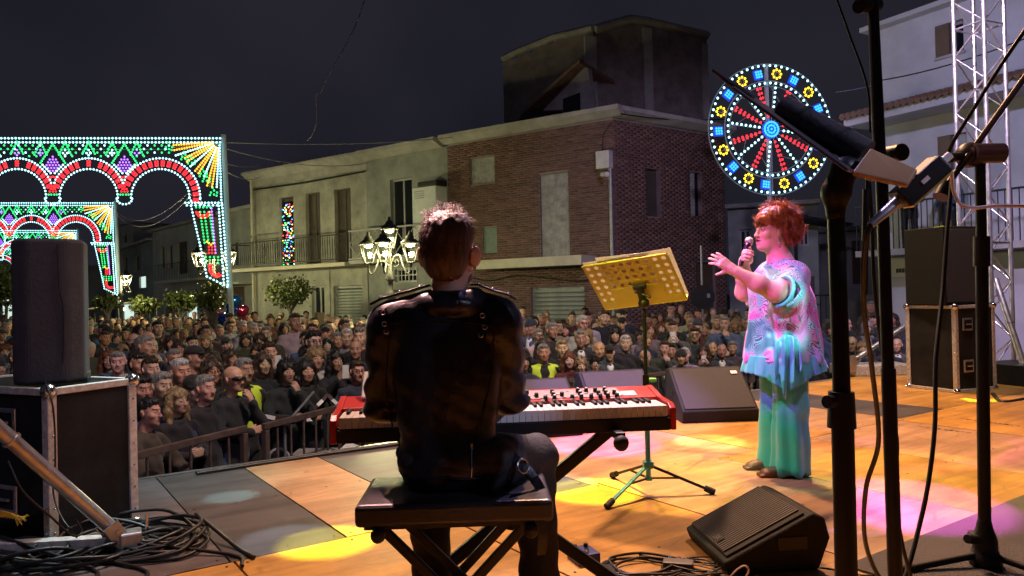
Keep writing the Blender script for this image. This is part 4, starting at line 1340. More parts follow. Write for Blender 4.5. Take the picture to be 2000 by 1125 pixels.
# --- flight cases
def flight_case(label, c0, ex, ey, lx, ly, H, handles=True, split=None):
    """c0 near floor corner, ex/ey horizontal unit vectors along the two visible faces"""
    rz = math.atan2(ex[1], ex[0])
    t = thing('flight_case', label, 'flight case', (c0[0], c0[1], 0), rz, 'flight cases on the stage')
    sy = 1 if ex[0] * ey[1] - ex[1] * ey[0] > 0 else -1
    Y = lambda v: v * sy
    MB().span((.012, Y(.012), .012), (lx - .012, Y(ly - .012), H - .012)).build('panel_box', m_case, t)
    e = .022
    def edge(a, b, name='edge_profile'):
        MB().span(a, b).build(name, m_alu_worn, t, bevel=.004)
    for x in (0, lx):
        for y in (0, ly):
            xs_, ys_ = (0, 2 * e) if x == 0 else (lx - 2 * e, lx), (0, 2 * e) if y == 0 else (ly - 2 * e, ly)
            edge((xs_[0], Y(ys_[0]), .03), (xs_[1], Y(ys_[1]), H - .03))
    for z in ((0, 1.6 * e), (H - 1.6 * e, H)):
        for y in ((0.001, 1.6 * e), (ly - 1.6 * e, ly - .001)): edge((.03, Y(y[0]), z[0] + .001), (lx - .03, Y(y[1]), z[1] - .001))
        for x in ((0.001, 1.6 * e), (lx - 1.6 * e, lx - .001)): edge((x[0], Y(.03), z[0] + .001), (x[1], Y(ly - .03), z[1] - .001))
    for x in (0, lx):
        for y in (0, ly):
            for z in (0, H):
                q = MB().sphere((x + (.014 if x == 0 else -.014), Y(y + (.014 if y == 0 else -.014)), z + (.014 if z == 0 else -.014)), .036, 10, 8)
                q.build('ball_corner', m_chrome, t)
    me_r = MB().sphere((0, 0, 0), .006, 6, 4).mesh('rivet')
    for z in np.arange(.09, H - .06, .11):
        link('rivet', me_r, m_chrome, t, loc=(-.001, Y(.022), z)); link('rivet', me_r, m_chrome, t, loc=(lx - .022, Y(-.001), z))
        link('rivet', me_r, m_chrome, t, loc=(.022, Y(-.001), z))
    if handles:
        for z in (H * .30, H * .78):
            yc = ly * (.30 if ly < .7 else .32)
            d = MB()
            d.span((-.004, Y(yc - .075), z - .065), (.006, Y(yc + .075), z + .065)); h = d.build('recessed_handle', m_alu, t, bevel=.006)
            MB().span((-.0065, Y(yc - .055), z - .045), (-.0042, Y(yc + .055), z + .045)).build('handle_dish', m_case, h)
            MB().bar((-.016, Y(yc - .04), z), (-.016, Y(yc + .04), z), .014, .014).build('grip', m_alu, h, bevel=.004)
    return t


cA = Vector((P(98, 1080, 3.34).x, 3.34))
flight_case('tall black flight case with worn aluminium edges under the slim loudspeaker', cA, (.41, .912), (-.912, .41), .46, .95, .745)
cB = Vector((P(1870, 768, 7.6).x, 7.6))
flight_case('black flight case with pale edges under the wide grey loudspeaker', cB, (-.40, .917), (.917, .40), .58, .62, .90)
# the seam of the tall case lid
# --- loudspeakers on the cases
sp_c = cA + Vector((.41, .912)) * .20 + Vector((-.912, .41)) * .26
sp = thing('slim_loudspeaker', 'slim dark loudspeaker in a cloth cover standing on the tall case', 'loudspeaker', (sp_c.x, sp_c.y, .747), R(24))
prof = []
for a in np.linspace(-math.pi / 2, math.pi / 2, 9): prof.append((.17 * math.sin(a) * 1.0, -.13 - .06 * math.cos(a)))
prof = [(-.15, .12), (-.15, -.08), (-.085, -.14), (.085, -.14), (.15, -.08), (.15, .12)]
MB().prism([(x, y, 0) for x, y in prof], (0, 0, .69)).build('cabinet', M('speaker_cloth_cover', (0.045, 0.042, 0.048), .85, var=.25, vs=6, bump=.3, bs=60), sp, bevel=.02, segs=3)
MB().span((-.153, -.04, -.001), (.153, .124, .04)).build('base_flap', m_black, sp, bevel=.006)
MB().tube(smooth_path([(.05, -.146, .66), (.055, -.147, .45), (.070, -.146, .36), (.066, -.146, .1)], 6), .004, 5).build('cover_seam', m_black, sp)
sb_c = cB + Vector((-.40, .917)) * .28 + Vector((.917, .40)) * .26
sb = thing('wide_loudspeaker', 'wide grey fronted loudspeaker standing on the pale edged flight case', 'loudspeaker', (sb_c.x, sb_c.y, .902), R(18))
MB().span((-.29, -.24, 0), (.29, .26, .82)).build('cabinet', m_wedge, sb, bevel=.012)
MB().span((-.27, -.252, .03), (.20, -.241, .79)).build('grille', m_grey_gr, sb, bevel=.004)
MB().span((.215, -.248, .05), (.275, -.2405, .77)).build('side_strip', m_pbk, sb)

# --- lighting truss tower
TX = P(1930, 700, 8.9).x
tr = thing('lighting_truss', 'tall square aluminium lighting truss standing at the stage corner', 'truss', (TX, 8.9, 0), R(24))
hw = .185; TH = 7.6
ch = [(-hw, -hw), (hw, -hw), (hw, hw), (-hw, hw)]
for x, y in ch: MB().cyl((x, y, .02), (x, y, TH), .025, n=12).build('chord', m_alu, tr)
me_br = {}
for side in range(4):
    a, b = ch[side], ch[(side + 1) % 4]
    z = .12; k = 0
    while z < TH - .3:
        p0, p1 = (a, b) if (k + side) % 2 == 0 else (b, a)
        MB().cyl((p0[0], p0[1], z), (p1[0], p1[1], z + .34), .0095, n=6, cap=False).build('brace', m_alu, tr); z += .34; k += 1
for z in (1.6, 4.2, 6.6):
    for side in range(4):
        a, b = ch[side], ch[(side + 1) % 4]
        MB().cyl((a[0], a[1], z), (b[0], b[1], z), .013, n=8, cap=False).build('ring_bar', m_alu, tr)
MB().box((0, 0, .012), (.62, .62, .024)).build('base_plate', m_alu, tr, bevel=.004)
# its outrigger struts with brackets
def strut(label, p0, p1, r=.028, grp='outrigger struts of the rig'):
    t = thing('truss_strut', label, 'strut', p1, 0, grp)
    p0, p1 = Vector(p0), Vector(p1); d = (p1 - p0).normalized()
    MB().cyl(p0, p1 - d * .06, r, n=18).build('tube', m_alu, t, off=p1)
    MB().cyl(p0.lerp(p1, .42), p0.lerp(p1, .43), r * 1.25, n=18).build('collar', m_alu, t, off=p1)
    side = d.cross(Vector((0, 0, 1))).normalized()
    for s_ in (-1, 1): MB().bar(p1 - d * .10 + side * s_ * (r + .008), p1 + Vector((0, 0, -.03)) + side * s_ * (r + .008), .008, .07).build('bracket_plate', m_alu, t, off=p1, bevel=.003)
    MB().cyl(p1 - d * .05 - side * (r + .025), p1 - d * .05 + side * (r + .025), .012, n=10).build('pin', m_chrome, t, off=p1)
    return t
bt = G(238, 1082); bt = Vector((bt.x, bt.y, .075))
strut('violet lit aluminium strut slanting down to its bracket among the coiled cables', P(-170, 690, 2.75), bt, .030)
strut('aluminium strut leaning from the truss to its black foot at the stage corner', P(1944, 545, 8.7), P(2012, 752, 8.2), .035)
strut('pink lit strut rising from the pale base behind the microphone stands', P(1790, 622, 9.6), P(1664, 706, 9.4), .03)
# base beams
bb = thing('base_beam', 'steel base beam of the rig lying beside the tall case', 'beam', (bt.x, bt.y, 0), 0)
q0 = G(-60, 1100); MB().bar((q0.x, q0.y, .06), (bt.x + .02, bt.y, .06), .06, .05).build('channel', m_alu_worn, bb, off=(bt.x, bt.y, 0), bevel=.004)
MB().box((bt.x + .035, bt.y + .01, .05), (.09, .10, .10), (0, 0, .5)).build('end_bracket', m_alu, bb, off=(bt.x, bt.y, 0), bevel=.008)
MB().cyl((bt.x + .09, bt.y + .05, 0), (bt.x + .09, bt.y + .05, .16), .008, n=8).build('locking_pin', m_chrome, bb, off=(bt.x, bt.y, 0))
p0, p1 = P(1650, 728, 9.25), P(1785, 722, 9.25)
pb2 = thing('rig_base_plate', 'pale low base plate of the rig at the far stage edge', 'base plate', (p0.x, p0.y, 0), 0)
MB().span((0, 0, .0), (p1.x - p0.x, .45, .13)).build('plate', m_alu_worn, pb2, bevel=.01)
MB().span((.04, -.05, .05), (.13, -.002, .26)).build('lug', m_alu, pb2, bevel=.01)
fb2 = thing('dimmer_box', 'low black box with cables at the foot of the truss', 'box', P(1985, 770, 8.3).xy.to_3d(), R(20))
MB().span((-.25, -.3, 0), (.35, .3, .22)).build('housing', m_pbk, fb2, bevel=.01)
MB().span((-.2, -.306, .05), (.3, -.301, .17)).build('front_plate', m_grille, fb2)


# --- microphone / music stands close to the camera
def pxr(px_w, d): return px_w / F_PX * d / 2


dA = 1.5
a_top, a_bot = P(1632, 380, dA), P(1652, 1125, dA)
ax = a_bot + (a_bot - a_top).normalized() * .85
sA = thing('tablet_stand', 'thick black stand holding the slanted dark desk and roll', 'stand', (ax.x, ax.y, 0), 0)
off = (ax.x, ax.y, 0)
foot = Vector((ax.x, ax.y, .0)); topA = P(1632, 395, dA)
MB().cyl(P(1645, 800, dA), topA, pxr(33, dA), n=20).build('upper_tube', m_tube, sA, off=off)
MB().cyl((foot.x, foot.y, .10), P(1645, 800, dA), pxr(42, dA), n=20).build('lower_tube', m_tube, sA, off=off)
MB().cyl(P(1644, 835, dA), P(1643, 765, dA), pxr(54, dA), pxr(48, dA), n=20).build('clutch', m_pbk, sA, off=off, bevel=.002)
MB().cyl(P(1615, 785, dA - .02), P(1640, 785, dA), .013, n=12).build('clutch_knob', m_pbk, sA, off=off)
for a in (0.4, 2.5, 4.6):
    MB().bar((foot.x, foot.y, .14), (foot.x + .34 * math.cos(a), foot.y + .34 * math.sin(a), .015), .03, .016).build('leg', m_tube, sA, off=off)
# flared head
hd = SDF(.004)
c = P(1634, 372, dA)
hd.cone(P(1632, 420, dA), P(1632, 385, dA), pxr(36, dA), pxr(44, dA), .012).cone(P(1634, 372, dA), P(1648, 335, dA), pxr(58, dA), pxr(44, dA), .015).cone(P(1650, 330, dA), P(1700, 318, dA + .03), pxr(50, dA), pxr(48, dA), .015)
V, Qd = hd.verts(); V = V - np.array(off)
o = link('tilt_head', fast_quads('tilt_head', V, Qd), m_pbk, sA)
# slanted desk, seen edge-on, and its ledge
e0, e1 = P(1392, 137, 1.62), P(1672, 336, 1.45)
dd = (e1 - e0).normalized(); vv = (EYE - e0.lerp(e1, .5)).normalized(); nrm = dd.cross(vv).normalized(); acr = nrm.cross(dd).normalized()
acr = (acr * 0.985 + nrm * 0.05).normalized(); 
Ld = (e1 - e0).length
pl = [e0 + dd * Ld * .05, e0 + dd * Ld * .32 + acr * .05, e1 + acr * .09, e1 - acr * .16, e0 + dd * Ld * .35 - acr * .15]
nn2 = nrm
MB().prism([p for p in (e0 + dd * Ld * .08 - acr * .10, e0 + dd * Ld * .22 + acr * .05, e1 + acr * .06, e1 - acr * .16)], tuple(nn2 * .006)).build('desk', M('violet_grey_plastic', (.05, .042, .055), .35, var=.1), sA, off=off, bevel=.002)
MB().cyl(e0, e0 + dd * Ld * .30, .004, .010, n=10).build('desk_arm', M('violet_grey_plastic'), sA, off=off)
lp = [P(1664, 336, 1.44), P(1700, 288, 1.46), P(1792, 330, 1.40), P(1772, 360, 1.38)]
nz = (lp[1] - lp[0]).cross(lp[3] - lp[0]).normalized()
MB().prism(lp, tuple(nz * .012)).build('ledge', M('tan_ledge', (.34, .20, .10), .45, var=.1), sA, off=off, bevel=.003)
ro = thing('rolled_pouch', 'dark rolled pouch lying along the slanted desk', 'pouch', P(1700, 300, 1.5), 0)
MB().cyl(P(1527, 207, 1.60), P(1690, 302, 1.50), pxr(44, 1.6), pxr(58, 1.5), n=24).build('roll', M('dark_cloth', (.02, .018, .022), .6, var=.3, vs=14, bump=.3, bs=60), ro, off=P(1700, 300, 1.5), bevel=.004)
for q in (.25, .7):
    a, b = P(1527, 207, 1.60), P(1690, 302, 1.50); MB().cyl(a.lerp(b, q), a.lerp(b, q + .03), pxr(56, 1.55) * (.95 + .1 * q), n=24).build('strap', m_black, ro, off=P(1700, 300, 1.5))
# in-ear monitor box with connectors
bx = P(1797, 356, 1.42)
im = thing('belt_pack', 'small black audio box with gilt edge clipped beside the slanted desk', 'audio box', bx, 0)
a0, a1 = P(1755, 392, 1.43), P(1838, 318, 1.42)
du = (a1 - a0).normalized(); dv = (P(1815, 375, 1.42) - bx); dv = (dv - du * dv.dot(du)).normalized(); dw = du.cross(dv)
rm = np.array([du, dv, dw]).T
Lb = (a1 - a0).length
MB().box(tuple(a0.lerp(a1, .5) - bx), (Lb, .040, .05), rm).build('case', m_pbk, im, bevel=.005)
MB().box(tuple(a0.lerp(a1, .5) - bx + dv * .0215), (Lb * .9, .004, .044), rm).build('gilt_edge', M('gilt', (.75, .6, .15), .35, .6), im)
MB().box(tuple(a0.lerp(a1, .5) - bx - dw * .026 - dv * .002), (.016, .008, .003), rm).build('switch', M('pale_plastic'), im)
MB().cyl(a1 - bx, a1 + du * .022 - bx, .008, n=10).build('jack_plug', M('pale_plastic'), im)
MB().cyl(a0 - bx, P(1700, 440, 1.42) - bx, .0125, .007, n=12).build('cable_connector', m_alu, im)

# microphone stand B : tall pole
dB = 1.9
pb0, pb1 = P(1722, 330, dB), P(1748, 1125, dB)
fb_ = pb1 + (pb1 - pb0).normalized() * .50
sB = thing('microphone_stand', 'tall black microphone stand with knob at its top and cable hanging down', 'microphone stand', (fb_.x, fb_.y, 0), 0)
off = (fb_.x, fb_.y, 0)
MB().cyl((fb_.x, fb_.y, .05), P(1735, 720, dB), pxr(27, dB), n=18).build('lower_tube', m_tube, sB, off=off)
MB().cyl(P(1735, 740, dB), P(1721, 320, dB), pxr(23, dB), n=18).build('middle_tube', m_tube, sB, off=off)
MB().cyl(P(1719, 330, dB), P(1702, -60, dB), pxr(24, dB), pxr(19, dB), n=18).build('upper_tube', m_tube, sB, off=off)
MB().cyl(P(1690, 575, dB - .05), P(1696, 280, dB - .05), pxr(8, dB), n=10).build('thin_rod', m_tube, sB, off=off)
MB().cyl(P(1690, 470, dB - .05), P(1692, 370, dB - .05), pxr(13, dB), n=10).build('rod_sleeve', m_pbk, sB, off=off)
MB().cyl(P(1678, 12, dB - .03), P(1712, 10, dB + .03), .018, n=14).build('top_knob', m_pbk, sB, off=off, bevel=.004)
MB().cyl(P(1700, 310, dB + .1), P(1762, 297, dB - .02), .026, .022, n=16).build('clamp_body', m_pbk, sB, off=off, bevel=.004)
MB().lathe([(.13, 0), (.13, .012), (.11, .03), (.03, .05), (.02, .07)], n=24).build('round_base', m_pbk, sB)

# microphone stand C with boom
dC = 2.9
sc0 = G(1925, 1108); offc = (sc0.x, sc0.y, 0)
sC = thing('boom_stand', 'black boom microphone stand with tripod base on the rubber mat', 'microphone stand', offc, 0)
dC = sc0.y
MB().cyl((sc0.x, sc0.y, .12), P(1917, 480, dC), pxr(23, dC), n=16).build('lower_tube', m_tube, sC, off=offc)
MB().cyl(P(1917, 500, dC), P(1914, 305, dC), pxr(19, dC), n=16).build('upper_tube', m_tube, sC, off=offc)
MB().cyl(P(1917, 520, dC), P(1917, 462, dC), pxr(30, dC), n=16).build('clutch', m_pbk, sC, off=offc, bevel=.003)
MB().cyl(P(1900, 300, dC - .03), P(1958, 299, dC - .03), pxr(38, dC), n=18).build('boom_clamp', M('violet_grey_plastic'), sC, off=offc, bevel=.005)
MB().sphere(P(1893, 303, dC), pxr(50, dC), 14, 10).build('pivot', m_pbk, sC, off=offc)
MB().cyl(P(1842, 372, dC - .1), P(2060, 70, dC + .2), pxr(12, dC), n=14).build('boom', m_tube, sC, off=offc)
MB().cyl(P(1850, 360, dC - .1), P(1838, 385, dC - .11), pxr(30, dC), n=14).build('counterweight', m_pbk, sC, off=offc)
MB().cyl(P(1858, 308, dC - .05), P(1890, 305, dC), .018, n=12).build('clamp_knob', m_pbk, sC, off=offc)
hb_ = SDF(.006); o3 = Vector(offc)
for dz, r in ((.03, .06), (.10, .045), (.16, .028)): hb_.ell((0, 0, dz), (r, r, .05), .03)
link('tripod_hub', hb_.mesh('tripod_hub'), m_pbk, sC)
MB().cyl((-.05, -.03, .12), (-.10, -.05, .13), .017, n=12).build('leg_knob', m_pbk, sC)
for a in (math.radians(188), math.radians(305), math.radians(65)):
    MB().cyl((.04 * math.cos(a), .04 * math.sin(a), .05), (.36 * math.cos(a), .36 * math.sin(a), .016), .013, n=10).build('leg', m_tube, sC)
    MB().cyl((.31 * math.cos(a), .31 * math.sin(a), .020), (.38 * math.cos(a), .38 * math.sin(a), .016), .019, n=10).build('rubber_foot', m_rbr, sC)


# --- cables
m_cab = M('black_cable', (0.012, 0.012, 0.013), .45, var=.2)
def cable(label, pts, r=.0035, mat=None, n=10, name='cable', grp='cables of the stage'):
    pts = [Vector(p) for p in pts]
    o = pts[0].copy()
    t = MB().tube(smooth_path([tuple(p - o) for p in pts], n), r, 8).build(name, mat or m_cab, None, loc=o)
    return tag(t, label, 'cable', grp)
cable('pink lit white cable leading out from the gilt edged audio box', [P(1846, 317, 1.41), P(1858, 335, 1.41), P(1862, 370, 1.42), P(1876, 398, 1.42), P(1905, 406, 1.43), P(1950, 402, 1.45), P(2060, 404, 1.48)], .0034, M('white_cable', (.75, .62, .66), .4), name='headphone_cable')
cable('black cable hanging from the metal connector down along the tall pole', [P(1702, 438, 1.42), P(1690, 475, 1.43), P(1687, 600, 1.5), P(1703, 720, 1.6), P(1716, 860, 1.7), P(1692, 950, 1.75), P(1688, 1040, 1.8), P(1705, 1105, 1.85), P(1740, 1160, 1.9)], .0055, name='microphone_cable')
cable('black cable dropping from the boom stand and crossing over the floor mat', [P(1860, 340, 2.7), P(1850, 450, 2.65), P(1842, 560, 2.6), P(1828, 700, 2.5), P(1826, 830, 2.45), P(1812, 950, 2.4), P(1790, 1050, 2.35), P(1768, 1130, 2.3)], .0075, name='microphone_cable')
cable('black cable twisted behind the tall microphone pole', [P(1692, 290, 1.95), P(1702, 420, 1.97), P(1708, 560, 1.98), P(1730, 740, 2.0), P(1752, 860, 2.0), P(1748, 960, 1.97), P(1762, 1060, 1.95), P(1780, 1130, 1.95)], .005, name='microphone_cable')
cable('thin stay cable slanting up beside the tall microphone pole', [P(1620, -40, 2.6), P(1660, 70, 2.6), P(1694, 170, 2.6), P(1700, 260, 2.6)], .004, m_tube, name='stay_cable')
cable('thin boom cable slanting across the lighting truss', [P(2050, -10, 2.4), P(1960, 120, 2.45), P(1900, 215, 2.5), P(1858, 285, 2.55), P(1850, 320, 2.6)], .0065, m_tube, name='stay_cable')
cable('black cable running down the tall flight case', [P(88, 745, 3.30), P(104, 800, 3.28), P(108, 900, 3.27), P(104, 960, 3.25), P(120, 1010, 3.2), P(150, 1050, 3.15)], .004, name='speaker_cable')
cable('loose cable hooked over the slanting violet strut', [P(15, 900, 2.95), P(45, 960, 2.95), P(100, 1010, 3.0), P(140, 1045, 3.05), P(160, 1040, 3.1), P(148, 1015, 3.1)], .0045, name='speaker_cable')
cable('thick black cables lying along the front lip of the stage', [ST(.3, .10, .012), ST(1.0, .07, .012), ST(1.9, .12, .012), ST(2.8, .08, .012), ST(4.2, .10, .012)], .012, name='lip_cable')
cable('second cable lying just behind the lip of the stage', [ST(.3, .14, .012), ST(1.1, .12, .012), ST(2.1, .16, .012), ST(3.4, .13, .012)], .010, name='lip_cable')


def coil(label, c, r0, r1, turns, seed, rad=.007, squash=.8, zmax=.06, name='cable_coil', mat=None, arc=None):
    rg = random.Random(seed); pts = []
    n = int(turns * 12)
    for k in range(n):
        a = k / 12 * 2 * math.pi + seed
        r = r0 + (r1 - r0) * (.5 + .5 * math.sin(k * .37 + seed)) + rg.uniform(-.02, .02)
        z = rad + (zmax * (k / n)) * (.5 + .5 * math.sin(k * .9)) + rg.uniform(0, .006)
        pts.append((r * math.cos(a), r * squash * math.sin(a), z))
    pts.append((r1 * 1.5, -.1, rad)); pts.append((r1 * 1.9, -.25, rad))
    t = MB().tube(smooth_path(pts, 4), rad, 6).build(name, mat or m_cab, None, loc=(c[0], c[1], .001))
    return tag(t, label, 'cable', 'coiled cables on the stage')


g1 = G(262, 1062); g2 = G(110, 1110)
coil('big coil of black cable heaped around the strut bracket', g1, .16, .34, 9, 1, .009, .75, .09)
coil('coil of black cable spilling towards the dark floor panel', g1 + Vector((.10, -.10, 0)), .14, .28, 6, 4, .008, .7, .05)
coil('tangle of black cable lying beside the steel base beam', g2 + Vector((-.02, .06, 0)), .12, .26, 7, 9, .008, .6, .07)
coil('tangled cable heap in front of the tall case handle', G(10, 1118) + Vector((0, .1, 0)), .14, .24, 6, 3, .009, .6, .09)
g3 = G(1255, 1112)
coil('black cable coil lying on the boards between the bench and the ribbed monitor', g3, .10, .19, 4, 2, .0055, .7, .02)
coil('thin cable coil tangled with the pedal plugs', g3 + Vector((.22, -.02, 0)), .07, .14, 4, 6, .0035, .7, .02)
cable('thin cable running from the coil under the ribbed monitor', [G(1300, 1095), G(1375, 1108), G(1440, 1128), G(1500, 1150)], .004, name='floor_cable')
cable('pale loop of thin cable hanging before the ribbed monitor', [P(1425, 1128, 2.7), P(1440, 1112, 2.7), P(1455, 1105, 2.7), P(1462, 1115, 2.7), P(1452, 1135, 2.7)], .003, M('white_cable'), name='floor_cable')
cable('black cable crossing the mat behind the ribbed monitor', [G(1500, 1118), G(1560, 1108), G(1620, 1112), G(1690, 1125), G(1750, 1118), G(1850, 1110)], .006, name='floor_cable')
cable('black cable looping by the dimmer box at the stage corner', [G(1940, 770), G(1955, 785), G(1990, 782), G(2020, 774)], .02, name='floor_cable')
pd = thing('effect_pedal', 'small blue effect pedal beside the keyboard stand foot', 'pedal', G(1140, 1095), R(20))
MB().span((-.05, -.06, .0), (.05, .06, .045)).build('housing', M('blue_enamel', (.05, .07, .22), .4), pd, bevel=.005)
MB().cyl((0, -.03, .045), (0, -.03, .058), .011, n=12).build('foot_switch', m_chrome, pd)
for x in (-.025, .025): MB().cyl((x, .03, .045), (x, .03, .06), .009, n=10).build('knob', m_pbk, pd)
ad = thing('plug_adapter', 'grey plug block with connectors lying among the pedal cables', 'adapter', G(1325, 1112), R(-15))
MB().span((-.06, -.03, 0), (.06, .03, .035)).build('block', M('grey_plastic', (.12, .12, .13), .45), ad, bevel=.005)
for x in (-.035, 0, .035): MB().cyl((x, .03, .018), (x, .075, .018), .009, n=10).build('plug', m_chrome, ad)
ys = thing('yellow_netting', 'scrap of yellow netting on the cables by the tall case', 'netting', P(18, 1000, 3.05), 0)
nt = MB(); rg = random.Random(8)
for k in range(16):
    y0 = -.03 + k * .004
    nt.tube(smooth_path([(-.15, y0, .03 - k * .003), (-.05, y0, .02 - k * .003), (.03, y0, .0 - k * .002), (.06 + rg.uniform(-.01, .01), y0, -.05 + k * .002)], 4), .0013, 4)
for k in range(18): nt.tube([(-.14 + k * .011, -.035, .03 - k * .0015), (-.14 + k * .011, .035, -.02 - k * .0015)], .0012, 4)
nt.build('mesh_net', M('yellow_cord', (.6, .42, .05), .6), ys)

# ------------------------------------------------------------------ people: shared parts
def skin_mat(name, col):
    m = M(name, col, .5, var=.10, vs=18, bump=.06, bs=160, objcol=(col is None))
    b = m.node_tree.nodes['Principled BSDF']
    b.inputs['Subsurface Weight'].default_value = 0.12
    b.inputs['Subsurface Radius'].default_value = (.012, .005, .003)
    return m


m_skin = skin_mat('skin', None)
m_eyew = M('eye_white', (.40, .37, .35), .25, var=.02)
m_iris = M('eye_dark', (.02, .014, .01), .12, var=.02)
m_brow = M('brow_hair', (.10, .06, .045), .7, var=.2)
m_lips = M('lips', (.34, .15, .12), .4, var=.1)
m_cloth = M('cloth', rough=.85, var=.22, vs=9, bump=.25, bs=120, objcol=True, sheen=.1)
m_hair = M('hair', rough=.5, var=.3, vs=24, bump=.9, bs=70, objcol=True, stretch=(1, 1, .25))
m_black_lens = M('dark_lens', (.008, .008, .009), .1, var=.05)


class Frame3:
    """local -> world: p = o + R (s * q)"""
    def __init__(s, o, Rm=None, sc=1.0):
        s.o = np.array(o, float); s.R = np.eye(3) if Rm is None else np.array(Rm, float); s.sc = sc
    def __call__(s, *q): return s.o + s.R @ (np.array(q, float) * s.sc)
    def inv(s, p): return ((np.asarray(p) - s.o) @ s.R) / s.sc


def head_prims(S, F, kind='man', mouth=0.0, neck=True):
    sc = F.sc
    def e(c, r, k=.02, sub=False, rot=None):
        Rm = F.R if rot is None else F.R @ rotm(rot)
        S.ell(F(*c), np.array(r) * sc, k * sc, Rm, sub)
    w = {'man': 1.0, 'woman': .94, 'broad': 1.07}[kind]
    e((0, .014, .036), (.075 * w, .094, .086))
    e((0, -.020, -.036), (.061 * w, .070, .072), .03)
    e((0, -.036, -.078), (.043 * w, .045, .032), .03)
    e((0, -.070, -.096), (.021 * w, .018, .017), .018)
    if kind != 'woman': e((0, -.079, .031), (.046, .014, .010), .014)
    for s_ in (-1, 1):
        e((s_ * .040 * w, -.060, -.022), (.024, .022, .022), .02)
        e((s_ * .031, -.0985, .010), (.019, .014, .0115), .012, True)
        e((s_ * .031, -.0755, .009), (.0135, .0135, .0125), .004)
        e((s_ * .077 * w, .012, -.004), (.009, .021, .033), .008, False, (0, s_ * .18, s_ * .35))
        e((s_ * .0105, -.100, -.031), (.009, .010, .008), .008)
    S.cone(F(0, -.086, .014), F(0, -.108 if kind != 'woman' else -.104, -.026), .0085 * sc, (.0125 if kind != 'woman' else .0105) * sc, .010 * sc)
    if mouth:
        e((0, -.094, -.0525), (.021, .010, .0065), .007)
        e((0, -.090, -.0605 - .012 * mouth), (.020, .010, .007), .007)
        e((0, -.104, -.060 - .003 * mouth), (.015, .022, .0035 + .006 * mouth), .004, True)
    else:
        e((0, -.0885, -.0545), (.024, .010, .0055), .006)
        e((0, -.0875, -.0655), (.021, .010, .0065), .006)
        e((0, -.101, -.0598), (.022, .007, .0016), .003, True)
    if neck: S.cone(F(0, .024, -.055), F(0, .042, -.20), (.052 if kind != 'woman' else .045) * sc, (.060 if kind != 'woman' else .052) * sc, .025 * sc)


def head_ids(c, F):
    q = F.inv(c); ids = np.zeros(len(q), int)
    x, y, z = np.abs(q[:, 0]), q[:, 1], q[:, 2]
    de = np.sqrt((x - .031) ** 2 + (y + .0755) ** 2 + (z - .009) ** 2)
    eye = (de < .0160) & (y < -.078) & (np.abs(z - .009) < .0056)
    ids[eye] = 1
    ids[eye & (np.abs(x - .031) < .0058)] = 2
    brow = (y < -.058) & (x > .012) & (x < .052) & (np.abs(z - (.0315 + .06 * (x - .012) - 2.6 * (x - .032) ** 2)) < .0040)
    ids[brow] = 3
    lip = (y < -.074) & (x < .024) & (z < -.0485) & (z > -.073) & (np.abs(z + .060) < .0125 * np.sqrt(np.clip(1 - (x / .025) ** 2, 0, 1)))
    ids[lip] = 4
    return ids


def hand_prims(S, F, curl=(.2, .3, .2), spread=.0, thumb=(.3, .2), side=1, each=None):
    """F local: x along the fingers, y towards the thumb, z = back of the hand"""
    sc = F.sc
    ys = (.028, .010, -.009, -.027); base = (.088, .092, .088, .080)
    Ln = ((.036, .024, .018), (.040, .027, .019), (.037, .025, .018), (.029, .019, .016))
    for i in range(4):
        S.cone(F(.005, ys[i] * .55, 0), F(base[i], ys[i], 0), .0165 * sc, .0125 * sc, .014 * sc)
    S.cone(F(-.03, 0, 0), F(.012, 0, 0), .026 * sc, .027 * sc, .02 * sc, flat=(F.R @ np.array((0, 0, 1.)), .72))
    S.cone(F(.012, .020, -.008), F(.045, .026, -.012), .018 * sc, .014 * sc, .012 * sc)
    for i in range(4):
        cu = each[i] if each else curl
        a = 0.0; p = np.array((base[i], ys[i], 0.0)); sp = spread * (1.5 - i)
        for j in range(3):
            a += cu[j]
            d = np.array((math.cos(a) * math.cos(sp), math.sin(sp) * math.cos(a), -math.sin(a)))
            q = p + d * Ln[i][j]
            r0, r1 = (.0098, .0090, .0084)[j], (.0090, .0084, .0074)[j]
            S.cone(F(*p), F(*q), r0 * sc, r1 * sc, .0035 * sc); p = q
    t0 = np.array((.030, .030, -.010)); a, b = thumb
    d1 = np.array((math.cos(.75 - a), math.sin(.75 - a), -.25)); d1 /= np.linalg.norm(d1)
    t1 = t0 + d1 * .036
    d2 = np.array((math.cos(.75 - a - b), math.sin(.75 - a - b), -.35)); d2 /= np.linalg.norm(d2)
    t2 = t1 + d2 * .030
    S.cone(F(*t0), F(*t1), .0145 * sc, .0108 * sc, .008 * sc); S.cone(F(*t1), F(*t2), .0108 * sc, .0085 * sc, .003 * sc)


def frame_from(o, xdir, zdir, sc=1.0):
    x = np.array(xdir, float); x /= np.linalg.norm(x)
    z = np.array(zdir, float); z = z - x * (z @ x); z /= np.linalg.norm(z)
    y = np.cross(z, x)
    return Frame3(o, np.stack([x, y, z], 1), sc)


